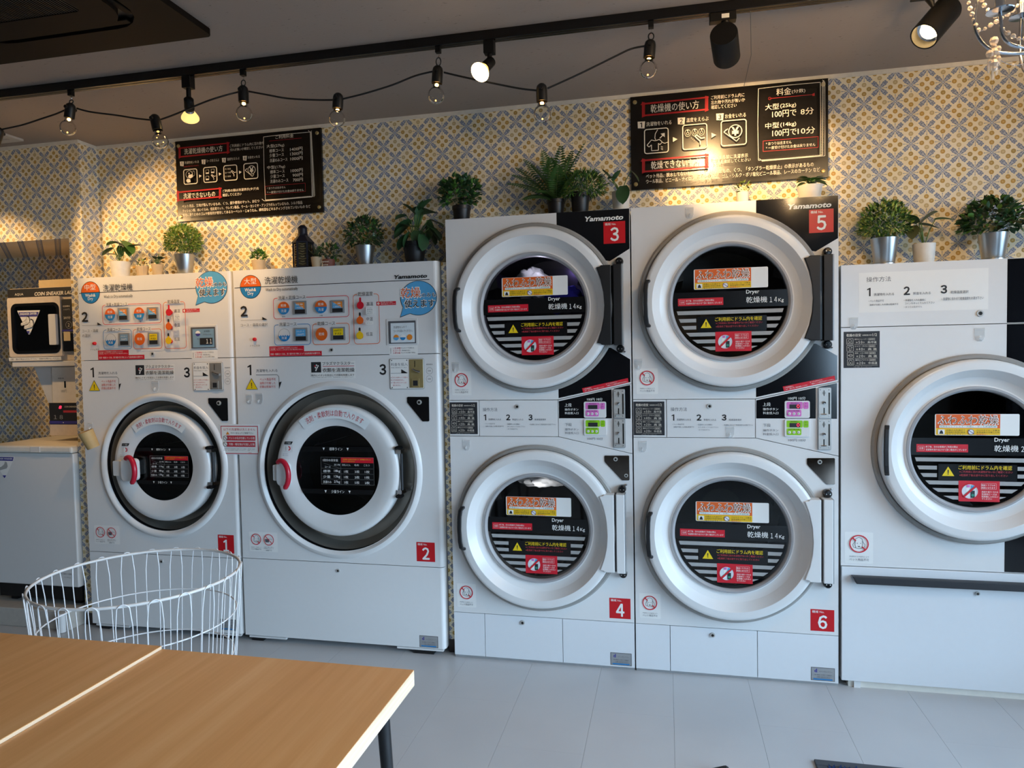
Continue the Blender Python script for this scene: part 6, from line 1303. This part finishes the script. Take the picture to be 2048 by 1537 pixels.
# string lights
pairs = [((0, 255), (-25, 335)), ((142, 206), (134, 271)), ((308, 229), (324, 297)), ((486, 171), (489, 243)), ((677, 186), (673, 254)), ((876, 131), (871, 208)), ((1083, 167), (1085, 245)), ((1301, 79), (1295, 157))]
cords = [[(-60, 250), (-20, 262), (0, 262)], [(4, 259), (45, 250), (82, 238), (112, 228), (133, 219)], [(154, 217), (181, 224), (235, 231), (272, 237), (300, 240)], [(322, 239), (350, 229), (410, 204), (450, 191), (477, 184)], [(498, 183), (530, 189), (575, 197), (630, 200), (668, 200)], [(686, 198), (730, 187), (785, 170), (830, 152), (866, 143)], [(888, 145), (935, 156), (1007, 171), (1045, 178), (1073, 181)], [(1095, 177), (1161, 147), (1230, 113), (1262, 98), (1291, 92)]]
o0 = at(486, 171, YT); org = (o0.x, YT, ZC-.034); root = thing('string_lights', 'string of clear round bulbs on a black cord looping below the track', 'string lights', org)
mat('goldglow', '#ffb050', .4, emit=6)
for ci, cd in enumerate(cords):
    pts = [at(x_, y_, YT-(.055*math.sin(math.pi*i_/(len(cd)-1)) if ci == 3 else 0)) for i_, (x_, y_) in enumerate(cd)]; fine = []
    for i in range(len(pts)-1):
        p0, p1, p2, p3 = pts[max(i-1, 0)], pts[i], pts[i+1], pts[min(i+2, len(pts)-1)]
        for k in range(5): t = k/5; fine.append(.5*((2*p1)+(p2-p0)*t+(2*p0-5*p1+4*p2-p3)*t*t+(3*p1-p0-3*p2+p3)*t**3))
    fine.append(pts[-1]); MB().tube(fine, .0034, 'cable', 8).build('cord', root, org)
for i, (a, b) in enumerate(pairs):
    A, B = at(*a, YT), at(*b, YT); ax = (B-A).normalized(); L = (B-A).length; sL = L*.47
    M = Matrix.Translation(A) @ ax.to_track_quat('-Z', 'Y').to_matrix().to_4x4()
    s = MB().lathez([(0, -.0), (.010, -.002), (.017, -.009), (.0195, -.020), (.0195, -sL), (.0175, -sL)], 0, 0, 24, 'socket', True, M)
    for sg in (-1, 1): s.tube([tuple(M @ Vector((sg*.015, 0, -.022))), tuple(M @ Vector((sg*.027, 0, -.022)))], .0065, 'socket', 10)
    s = s.build('socket', root, org)
    bl_ = L-sL; rb_ = .0305; cb_ = -L+rb_; pb = [(.0135, -sL+.004), (.014, -sL-bl_*.08)]+[(rb_*math.sin(math.radians(a)), cb_+rb_*math.cos(math.radians(a))) for a in range(34, 181, 9)]; pb[-1] = (0, -L)
    MB().lathez(pb, 0, 0, 36, 'bulbglass', True, M).build('bulb', s, org, angle=180)
    f = MB()
    if i != 2: f.lathez([(0, -sL+.001), (.0065, -sL-.002), (.0065, -sL-.008), (.0, -sL-.012)], 0, 0, 12, 'filament', True, M).ball(M @ Vector((0, 0, -L+.012)), .0028, 'goldglow', 8, 6)
    else:
        for u in ((.01, .005, -L*.62), (-.012, .004, -L*.8), (.008, -.008, -L*.86), (.016, 0, -L*.72)): f.ball(M @ Vector(u), .002, 'goldglow', 8, 6)
        f.lathez([(0, -sL), (.006, -sL-.004), (0, -sL-.012)], 0, 0, 10, 'bulbrim', True, M)
    f.build('filament', s, org)
    if i in (1, 3, 5, 7):
        top = A; zt = ZC-.034; x_ = A.x+.002
        hk_ = MB().box(x_-.009, x_+.009, YT-.009, YT+.009, zt-.020, zt, 'spotmetal').tube([(x_, YT, zt-.020), (x_+.003, YT, zt-.028), (x_-.002, YT, zt-.036), (x_-.001, YT, zt-.040)], .0011, 'chrome', 6)
        rc = Vector((x_, YT, (zt-.038+top.z)/2)); rz_ = max((zt-.034-top.z)/2, .006)
        hk_.tube([(rc.x+.009*math.cos(t*.5236), YT, rc.z+rz_*math.sin(t*.5236)) for t in range(12)], .0022, 'blackmatte', 6, closed=True)
        hk_.build('hanger', root, org)

# ================================================================== ceiling: cassette air conditioner, hatch, thin wire, chandelier
def flat(mb, z):
    """turn a shape authored in (x, depth, z) to lie under the ceiling: authored z -> y, depth -> up"""
    mb.v = [(v[0], v[2], z+v[1]) for v in mb.v]; mb.f = [f[::-1] for f in mb.f]; return mb
ax0, ax1, ay0, ay1 = -1.515, -.565, -1.783, -.833; cxa, cya = (ax0+ax1)/2, (ay0+ay1)/2; org = (cxa, cya, ZC)
root = thing('ceiling_air_conditioner', 'dark brown cassette air conditioner in the ceiling at the upper left', 'air conditioner', org)
MB().add([], [], 'acpanel')
p = flat(MB().prism(rr(ax0, ay0, ax1, ay1, .02), -.022, 0, 'acpanel', [rr(ax0+.13, ay0+.13, ax1-.13, ay1-.13, .14)]), ZC).build('outer_panel', root, org, bevel=.006)
flat(MB().prism(rr(ax0+.13, ay0+.13, ax1-.13, ay1-.13, .14), -.006, 0, 'acdark'), ZC).build('air_slot', root, org)
flat(MB().prism(rr(ax0+.165, ay0+.165, ax1-.165, ay1-.165, .13), -.030, -.006, 'acpanel', [rr(ax0+.275, ay0+.14+.135, ax1-.275, ay1-.275, .02)]), ZC).build('inner_panel', root, org, bevel=.008)
flat(MB().prism(rr(ax0+.275, ay0+.275, ax1-.275, ay1-.275, .02), -.012, -.006, 'acdark'), ZC).build('grille_back', root, org)
g_ = MB()
for k in range(40): xx = ax0+.28+k*.01; g_.box(xx, xx+.004, ay0+.276, ay1-.276, ZC-.028, ZC-.014, 'blackmatte')
g_.build('grille', root, org, kind='stuff')
for q_ in ((ax0+.20, ax1-.20, ay1-.172, ay1-.145), (ax0+.20, ax1-.20, ay0+.145, ay0+.172), (ax1-.172, ax1-.145, ay0+.20, ay1-.20), (ax0+.145, ax0+.172, ay0+.20, ay1-.20)): MB().box(*q_, ZC-.019, ZC-.012, 'acpanel').build('louvre', root, org, bevel=.003)
org = (-2.46, -.27, ZC); root = thing('ceiling_vent', 'pale square vent set in the ceiling at the left edge', 'vent', org)
flat(MB().prism([(-2.70, -.505), (-2.225, -.505), (-2.225, -.036), (-2.70, -.036)], -.012, 0, 'ventwhite', [[(-2.66, -.465), (-2.265, -.465), (-2.265, -.076), (-2.66, -.076)]]), ZC).build('frame', root, org, bevel=.002)
for k in range(6): MB().box(-2.66, -2.265, -.46+.065*k, -.415+.065*k, ZC-.010, ZC-.004, 'ventwhite').build('slat', root, org)
w_ = MB().tube([(1.245, YT, ZC-.036), (1.29, -.2, ZC-.03), (1.30, YU-.02, ZC-.02)], .0012, 'darkgrey', 5).build('thin_wire', None, (1.245, YT, ZC-.036)); tag(w_, 'thin wire running from the track to the top of the right price board', 'wire')

# chandelier at the upper right corner of the picture
YC = -1.25; org = at(2080, -60, YC); root = thing('chandelier', 'silver chandelier with strings of crystal beads at the upper right', 'chandelier', org)
hub = at(2085, 100, YC)
MB().lathez([(0, hub.z-.03), (.016, hub.z-.015), (.026, hub.z), (.014, hub.z+.02), (.008, hub.z+.06), (.008, ZC-.03), (.05, ZC-.02), (.05, ZC)], hub.x, hub.y, 24, 'silver' if 'silver' in MATS else mat('silver', '#c9ccd2', .15, 1.0)).build('stem', root, org)
def curve(pts, n=6):
    pts = [Vector(p) for p in pts]; out = []
    for i in range(len(pts)-1):
        p0, p1, p2, p3 = pts[max(i-1, 0)], pts[i], pts[i+1], pts[min(i+2, len(pts)-1)]
        for k in range(n): t = k/n; out.append(.5*((2*p1)+(p2-p0)*t+(2*p0-5*p1+4*p2-p3)*t*t+(3*p1-p0-3*p2+p3)*t**3))
    return out+[pts[-1]]
def arm(pts):
    MB().tube(curve(pts), .0036, 'silver', 10).build('arm', root, org)
    e = Vector(pts[-1]); c = MB().lathez([(0, e.z), (.026, e.z+.002), (.027, e.z+.004), (.008, e.z+.006), (.008, e.z+.010)], e.x, e.y, 24, 'silver').build('drip_dish', root, org)
    MB().lathez([(0, e.z+.010), (.0095, e.z+.010), (.0095, e.z+.075), (0, e.z+.078)], e.x, e.y, 20, 'silver').build('candle_sleeve', c, org)
    l = bpy.data.lights.new('candle_light', 'POINT'); l.energy = 4.5; l.color = (1.0, .66, .32); l.shadow_soft_size = .015; lo_ = bpy.data.objects.new('candle_light', l); COL.objects.link(lo_); lo_.parent = root; lo_.location = Vector((e.x, e.y, e.z+.15))-Vector(org)
    MB().lathez([(.006, e.z+.078), (.012, e.z+.098), (.008, e.z+.118), (0, e.z+.135)], e.x, e.y, 16, 'bulbwarm').build('candle_bulb', c, org)
arm([hub, at(2040, 107, YC), at(1990, 103, YC), at(1962, 82, YC), at(1949, 48, YC), at(1955, 0, YC), at(1958, -40, YC)])
arm([hub, at(2050, 96, YC-.05), at(2020, 88, YC-.06), at(2005, 70, YC-.06), at(2002, 45, YC-.06), at(2000, 25, YC-.06)])
for a in (20, 80, 300):
    v = Vector((math.cos(math.radians(a)), math.sin(math.radians(a)), 0)); arm([hub, hub+v*.05+Vector((0, 0, -.012)), hub+v*.13+Vector((0, 0, .0)), hub+v*.17+Vector((0, 0, .06)), hub+v*.165+Vector((0, 0, .14))])
def beads(pts, step=.0125, r=.0058):
    p = curve(pts, 24); last = None; mb = MB(); n = 0
    for q_ in p:
        if last is None or (q_-last).length >= step:
            M = Matrix.Rotation(n*.9, 3, 'Z') @ Matrix.Rotation(.5*n, 3, 'X'); mb.ball(q_, r*(1 if n % 3 else .72), 'crystal', 7, 4, (1, 1, .85), M); mb.sm = [False]*len(mb.sm); last = q_; n += 1
    mb.tube(p[::6], .0006, 'silver', 4); return mb.build('bead_string', root, org)
beads([at(1930, -30, YC), at(1938, 8, YC), at(1944, 28, YC), at(1950, 48, YC), at(1960, 62, YC), at(1978, 52, YC), at(1998, 40, YC), at(2020, 25, YC), at(2045, 2, YC)])
beads([at(2006, 58, YC-.06), at(2022, 70, YC-.06), at(2040, 78, YC-.06), at(2062, 74, YC-.06)]); beads([at(1960, -10, YC+.05), at(1968, 10, YC+.05), at(1976, 20, YC+.05), at(1992, 35, YC+.02)])
beads([at(2000, 120, YC), at(2015, 128, YC), at(2035, 130, YC), at(2060, 124, YC)], .03, .004)
def drop(px, y0, y1, n, r):
    a, b = at(px, y0, YC), at(px, y1, YC); mb = MB()
    for i in range(n):
        c = a.lerp(b, i/(n-1)); mb.ball(c, r*(1-.35*(i % 2)), 'crystal', 8, 4, (1, 1, 1.05), Matrix.Rotation(i*.7, 3, 'Z'))
    mb.sm = [False]*len(mb.sm); e = at(px-3, y1+12, YC); mb.ball((e.x, e.y, e.z), .005, 'crystal', 6, 4, (.7, .5, 2.6)); mb.sm = [False]*len(mb.sm); mb.build('pendant', root, org)
drop(1988, 82, 138, 6, .0095); drop(1996, 98, 128, 4, .007); drop(1980, 108, 124, 2, .009)

# ================================================================== sneaker laundry corner in the recess
mat('reflectionbrown', '#8a7d66', .3)  # brown backing sheet: the window's reflection is put into its colour
K = crop(0, 560, 4.5176, .17)                      # front plane of the small dryer
yd = .17; x0 = -2.60; x1 = -2.078; zb, zt = 1.372, 1.806; org = (x0, yd, zb)
root = thing('sneaker_dryer', 'small warm-lit sneaker dryer with a square window in the wall recess', 'dryer', org)
MB().box(x0, x1, yd+.006, YR-.02, zb+.03, zt, 'sneakerbeige').build('cabinet', root, org, bevel=.006)
xd = at(126, 660, yd).x
MB().prism(rr(x0+.005, zb+.055, xd, zt-.052, .012), yd-.012, yd+.006, 'sneakerbeige', [rr(x0+.042, zb+.085, xd-.012, zt-.095, .03)]).build('door', root, org, bevel=.004)
wd = bx(K, 100, 236, 540, 676)
MB().prism(rr(x0+.030, zb+.072, xd-.008, zt-.085, .036), yd-.014, yd-.004, 'black', [rr(x0+.050, zb+.088, xd-.024, zt-.100, .028)]).build('window_gasket', root, org)
MB().box(x0+.03, xd-.01, yd-.006, yd-.004, zb+.08, zt-.09, 'doorglass').box(x0+.03, xd-.01, yd+.002, yd+.005, zb+.08, zt-.09, 'reflectionbrown').build('window_glass', root, org)
MB().box(x0+.002, x1, yd-.003, yd+.006, zt-.050, zt-.004, 'charcoal').build('name_strip', root, org)
P = Print(yd-.0032); P.text('AQUA', *bx(K, 138, 122, 216, 146), 'chalk', .004); q_ = bl(K, 316, 126, 640, 118, 34); P.text('COIN SNEAKER LAUNDRY', q_[0], q_[1], q_[0]+(q_[2]-q_[0])*1.40, q_[3], 'chalk', .03, .2); P.build('name_print', root, org)
hq = bx(K, 482, 312, 545, 588); MB().prism(rr(hq[0], hq[1], hq[2], hq[3], .006), yd-.030, yd-.010, 'white2').build('door_handle', root, org, bevel=.004)
P = Print(yd-.0068); t_ = [(K(165, 280).x, K(165, 280).z), (K(372, 275).x, K(372, 275).z), (K(280, 495).x, K(280, 495).z), (K(268, 495).x, K(268, 495).z)]; P.poly(t_[::-1], 'paper')
a_, b_, c_, d_ = (Vector(v) for v in t_); P.poly([tuple(v) for v in ((a_*.93+d_*.07)*.97+b_*.03, (b_*.93+c_*.07)*.97+a_*.03, b_*.74+c_*.26, a_*.74+d_*.26)][::-1], 'purple'); q_ = bx(K, 192, 298, 344, 318); P.text('SNEAKER DRYER', *q_, 'paper', .03)
for ox, oz, s_ in ((240, 385, 1.0), (275, 415, 1.05)):
    cc = K(ox, oz); P.shape([(cc.x+u*s_*.028, cc.z+v*s_*.028) for u, v in ((-1.2, -.55), (-.9, -.75), (.9, -.3), (1.2, .2), (1.0, 1.1), (.5, 1.3), (.2, .6), (-.5, .1), (-1.1, -.1))], 'ink'); P.shape([(cc.x+u*s_*.026, cc.z+v*s_*.026) for u, v in ((-1.15, -.5), (-.88, -.68), (.86, -.26), (1.12, .2), (.95, 1.0), (.52, 1.18), (.24, .55), (-.45, .08), (-1.05, -.12))], 'paper')
    for k in range(4): P.line((cc.x+(.0-.08*k+.25)*.028, cc.z+(.5-.2*k+.2)*.028), (cc.x+(.45-.08*k+.2)*.028, cc.z+(.55-.2*k)*.028), .0009, 'ink')
    P.path([(cc.x-1.1*.027, cc.z-.45*.027), (cc.x+.9*.027, cc.z-.05*.027)], .0009, 'ink')
e_ = K(274, 480); P.poly([(e_.x, e_.z-.008), (e_.x+.011, e_.z+.010), (e_.x-.011, e_.z+.010)], 'purple'); P.build('window_sticker', root, org)
MB().box(xd+.006, x1, yd-.008, yd+.004, zb+.190, zt-.07, 'charcoal').build('control_panel', root, org, bevel=.002)
P = Print(yd-.0082); P.text('COIN', *bx(K, 580, 232, 640, 246), 'chalk', .02); P.text('100円', *bx(K, 586, 262, 640, 276), 'stripe'); P.text('20分', *bx(K, 586, 330, 650, 356), 'chalk'); cc = K(634, 408); P.ring(cc.x, cc.z, .020, .002, 'stripe'); P.text('2', cc.x-.006, cc.z-.009, cc.x+.006, cc.z+.009, 'chalk'); P.rect(*bx(K, 574, 450, 690, 466), 'purple'); P.rect(*bx(K, 590, 470, 650, 552), 'cream'); P.build('control_print', root, org)
MB().box(xd+.004, x1, yd-.010, yd+.004, zb+.08, zb+.182, 'black').build('coin_box', root, org, bevel=.003)
MB().box(x0+.012, x1, yd-.006, YR-.05, zb+.0, zb+.03, 'white2').build('base_tray', root, org, bevel=.004); P = Print(yd-.0122); q_ = bx(K, 100, 706, 570, 730); P.rect(q_[0], zb+.034, q_[2], zb+.052, 'paper'); P.text('注意 ・濡れた靴は入れないで下さい ・乾燥中は開けないで下さい', q_[0]+.01, zb+.038, q_[2]-.01, zb+.048, 'inkgrey'); P.build('caution_strip', root, org)
# box on top of it
bq = at(78, 577, .25); MB().box(at(77, 566, .26).x, x1-.004, .26, .46, zt, zt+.052, 'cream').build('storage_box', None, (-2.3, .36, zt), bevel=.002); tag(bpy.data.objects['storage_box'], 'low cream box standing on the sneaker dryer', 'box')
# stand carrying the dryer: back column and a slanting side bracket
org = (-2.2, .30, .96); root = thing('dryer_stand', 'tapered white stand holding the sneaker dryer above the washer', 'stand', org)
ys = .24
pA, pB, pC, pD = at(67, 733, ys), at(108, 733, ys), at(104, 800, ys), at(96, 800, ys)
MB().prism([(pD.x, pD.z-.02), (x1, pD.z-.02), (x1, zb), (pA.x, zb)], ys, ys+.10, 'white2').build('bracket', root, org, bevel=.003)
MB().box(at(104, 770, ys-.012).x, x1, ys-.012, ys, 1.165, zb-.004, 'whitewarm').build('coin_column', root, org, bevel=.003)
P = Print(ys-.0122); S_ = crop(0, 560, 4.5176, ys-.012); P.text('AQUA', *bx(S_, 524, 884, 578, 898), 'ink', .01); P.rect(*bx(S_, 581, 916, 596, 976), 'black'); P.text('100円', *bx(S_, 556, 992, 604, 1020), 'stripe'); P.build('coin_print', root, org)
cb = at(96, 806, ys-.03).x
MB().prism([(cb, .985), (x1, .985), (x1, 1.165), (cb+.012, 1.165)], ys-.03, YR-.04, 'sneakerbeige').build('control_box', root, org, bevel=.004)
P = Print(ys-.0302); S_ = crop(0, 560, 4.5176, ys-.03); P.rect(*bx(S_, 448, 1112, 700, 1308), 'charcoal'); P.text('8', *bx(S_, 532, 1138, 558, 1166), 'redlit', .02, .2); P.text('COIN SNEAKER', *bx(S_, 584, 1140, 690, 1154), 'chalk'); P.rect(*bx(S_, 574, 1180, 700, 1200), 'redtext'); P.text('18', *bx(S_, 488, 1222, 570, 1260), 'stripe', .01); P.rect(*bx(S_, 450, 1275, 700, 1302), 'purple'); P.disc(S_(576, 1290).x, S_(576, 1290).z, .003, 'paper', 10); P.build('panel_print', root, org)
# sneaker washer
yw = .018; xa, xb = -2.62, -2.066; org = (xa, yw, .10); root = thing('sneaker_washer', 'grey-white sneaker washer with a flat lid in the recess', 'washing machine', org)
MB().box(xa, xb, yw, YR-.02, .205, .915, 'white2').build('cabinet', root, org, bevel=.006)
MB().box(xa-.006, xb+.002, yw-.012, YR-.012, .917, .955, 'whitewarm').build('lid', root, org, bevel=.010); MB().box(xa+.3, xa+.36, yw-.014, yw-.010, .922, .950, 'white2').build('lid_latch', root, org)
MB().box(xa+.01, xb-.01, yw+.03, YR-.05, .125, .205, 'blackmatte').box(xa+.05, xa+.09, yw+.06, yw+.10, .098, .125, 'black').box(xb-.09, xb-.05, yw+.06, yw+.10, .098, .125, 'black').build('base', root, org)
P = Print(yw); S_ = crop(0, 780, 4.2667, yw); tq = [(S_(-70, 565).x, S_(-70, 565).z), (S_(128, 570).x, S_(128, 570).z), (S_(42, 762).x, S_(42, 762).z)]
P.poly(tq[::-1], 'paper'); P.poly([(tq[0][0]+.01, tq[0][1]-.004), (tq[1][0]-.008, tq[1][1]-.004), (tq[1][0]-.015, tq[1][1]-.024), (tq[0][0]+.018, tq[0][1]-.024)][::-1], 'purple'); P.text('SNEAKER WASHER', tq[0][0]+.02, tq[0][1]-.018, tq[1][0]-.016, tq[0][1]-.010, 'paper', .02)
cc = S_(30, 660); P.shape([(cc.x+u*.026, cc.z+v*.026) for u, v in ((-1.15, -.5), (-.88, -.68), (.86, -.26), (1.12, .2), (.95, 1.0), (.52, 1.18), (.24, .55), (-.45, .08), (-1.05, -.12))], 'stripe'); P.poly([(tq[2][0], tq[2][1]+.004), (tq[2][0]+.012, tq[2][1]+.020), (tq[2][0]-.012, tq[2][1]+.020)], 'purple'); P.build('front_sticker', root, org)
P = Print(yw); q_ = at(132, 1149, yw); P.text('シューズ専用 洗濯機', q_.x-.05, q_.z-.004, q_.x+.035, q_.z+.006, 'inkgrey'); P.text('5.0kg', q_.x-.01, q_.z-.022, q_.x+.03, q_.z-.013, 'stripe'); P.build('model_print', root, org)
o = MB().box(LW+.02, XREC-.012, -.045, YR-.01, 0, .098, 'plinth').build('washer_plinth', None, (-2.5, .2, 0), bevel=.004); tag(o, 'grey concrete-coloured plinth under the sneaker washer', 'plinth')
# drain pipe beside the plinth
pp = atz(163, 1258, 0)
o = MB().tube([(XREC-.03, -.07, .002), (XREC-.03, -.07, .10)], .018, 'white2', 16).build('drain_pipe', None, (XREC-.03, -.07, 0)); tag(o, 'short white pipe standing at the corner of the plinth', 'pipe')

# ================================================================== wire basket
mat('basketrim', '#e6e3df', .4, var=.12, scale=6)
bc = Vector((-.585, -1.255)); zr, rb = .746, .2815; org = (bc.x, bc.y, 0)
root = thing('wire_basket', 'round white wire laundry basket behind the table', 'basket', org)
def rad(z): return rb*(.80+.20*(z-.08)/(zr-.08))
def ringpts(z, r, n=72): return [(bc.x+r*math.cos(6.28319*i/n), bc.y+r*math.sin(6.28319*i/n), z) for i in range(n)]
MB().tube(ringpts(zr, rb), .0044, 'basketrim', 10, closed=True).build('rim', root, org)
for z_ in (.615, .48, .33, .18, .08): MB().tube(ringpts(z_, rad(z_)-.003), .0022, 'basketwhite', 8, closed=True).build('hoop', root, org)
NL = 24
for i in range(NL):
    a0 = 6.28319*i/NL+.05; da = 6.28319/NL*.27; pts = []
    for sg, rng in ((-1, (0, .2, .4, .6, .8, .95)), (1, (.95, .8, .6, .4, .2, 0))):
        arc = []
        for t in rng: z = .08+(zr-.025-.08)*t; r = rad(z)+.0055; arc.append((bc.x+r*math.cos(a0+sg*da), bc.y+r*math.sin(a0+sg*da), z))
        pts += arc
        if sg == -1:
            for k in range(1, 8): u = -1+2*k/8; z = zr-.025+.031*math.sqrt(max(0, 1-u*u)); r = rad(z)+.0055; pts.append((bc.x+r*math.cos(a0+u*da), bc.y+r*math.sin(a0+u*da), z))
    MB().tube(pts, .0016, 'basketwhite', 6).build('wire_loop', root, org)
mb = MB()
for k in range(-4, 5): d = rad(.08)*k/5; h = math.sqrt(rad(.08)**2-d*d); mb.tube([(bc.x+d, bc.y-h, .08), (bc.x+d, bc.y+h, .08)], .002, 'basketwhite', 5)
mb.build('bottom_wires', root, org)
for k in range(4):
    a = math.radians(45+90*k); c_ = (bc.x+.2*math.cos(a), bc.y+.2*math.sin(a))
    MB().tube([(c_[0], c_[1], .08), (c_[0], c_[1], .05)], .007, 'chrome', 8).tube([(c_[0]-.009, c_[1], .025), (c_[0]+.009, c_[1], .025)], .025, 'blackmatte', 16).build('caster', root, org)

# ================================================================== tables in the foreground
def table(x0, x1, zt, label):
    org = ((x0+x1)/2, -2.0, 0); root = thing('table', label, 'table', org, 'light wood tables'); y1 = -1.655; y0 = -2.55; th = .034
    MB().box(x0, x1, y0, y1, zt-th, zt-.0012, 'table_edge').build('edge_band', root, org, bevel=.0008); MB().box(x0+.0005, x1-.0005, y0+.0005, y1-.0005, zt-.0012, zt, 'table_top').build('top', root, org)
    for lx, ly in ((x0+.05, y0+.06), (x1-.05, y0+.06), (x0+.05, y1-.06), (x1-.05, y1-.06)):
        sx = .018 if lx < (x0+x1)/2 else -.018; MB().tube([(lx, ly, zt-th), (lx-sx*1.6, ly+(.02 if ly > -2 else -.02), 0)], [.014, .009], 'blackmatte', 12).build('leg', root, org)
    MB().box(x0+.05, x1-.05, y0+.05, y1-.05, zt-th-.018, zt-th, 'blackmatte').build('apron', root, org)
table(-.183, .434, .720, 'light wooden table with a pale plywood edge, right of the seam'); table(-.803, -.1845, .727, 'light wooden table left of the seam in the foreground')

# ================================================================== floor mat and rubber wedge at the bottom edge
org = (1.85, -1.0, 0); root = thing('floor_mat', 'dark blue pile mat with a grey rubber border, at the bottom edge', 'mat', org)
x0, x1, y0, y1 = 1.437, 2.45, -1.35, -.575
def ringbox(mb, a, b, w, z0, z1, m): return mb.box(x0+a, x1-a, y1-a-w, y1-a, z0, z1, m).box(x0+a, x1-a, y0+a, y0+a+w, z0, z1, m).box(x0+a, x0+a+w, y0+a+w, y1-a-w, z0, z1, m).box(x1-a-w, x1-a, y0+a+w, y1-a-w, z0, z1, m)
ringbox(MB(), 0, 0, .035, 0, .008, 'matframe').build('border', root, org, bevel=.003); MB().box(x0+.03, x1-.03, y0+.03, y1-.03, 0, .006, 'matframe').build('backing', root, org)
mb = MB()
for i in range(60):
    for j in range(44):
        px_, py_ = x0+.040+(x1-x0-.08)*i/59+rnd(-.004, .004), y0+.040+(y1-y0-.08)*j/43+rnd(-.004, .004)
        mb.add([(px_-.007, py_-.004, .006), (px_+.007, py_-.004, .006), (px_+.004, py_+.006, .006), (px_+rnd(-.006, .006), py_+rnd(-.006, .006), .017)], [(0, 1, 3), (1, 2, 3), (2, 0, 3)], 'matpile')
mb.build('pile', root, org, kind='stuff')
e = atz(1452, 1531, .03); org = (e.x, e.y, 0)
mb = MB().prism([(e.x-.09, 0), (e.x+.012, 0), (e.x+.008, .026), (e.x, .030), (e.x-.01, .028), (e.x-.075, .006)], e.y-.07, e.y, 'blackmatte'); o = mb.build('door_wedge', None, org, bevel=.003); tag(o, 'small black rubber wedge at the bottom edge, left of the mat', 'door wedge')
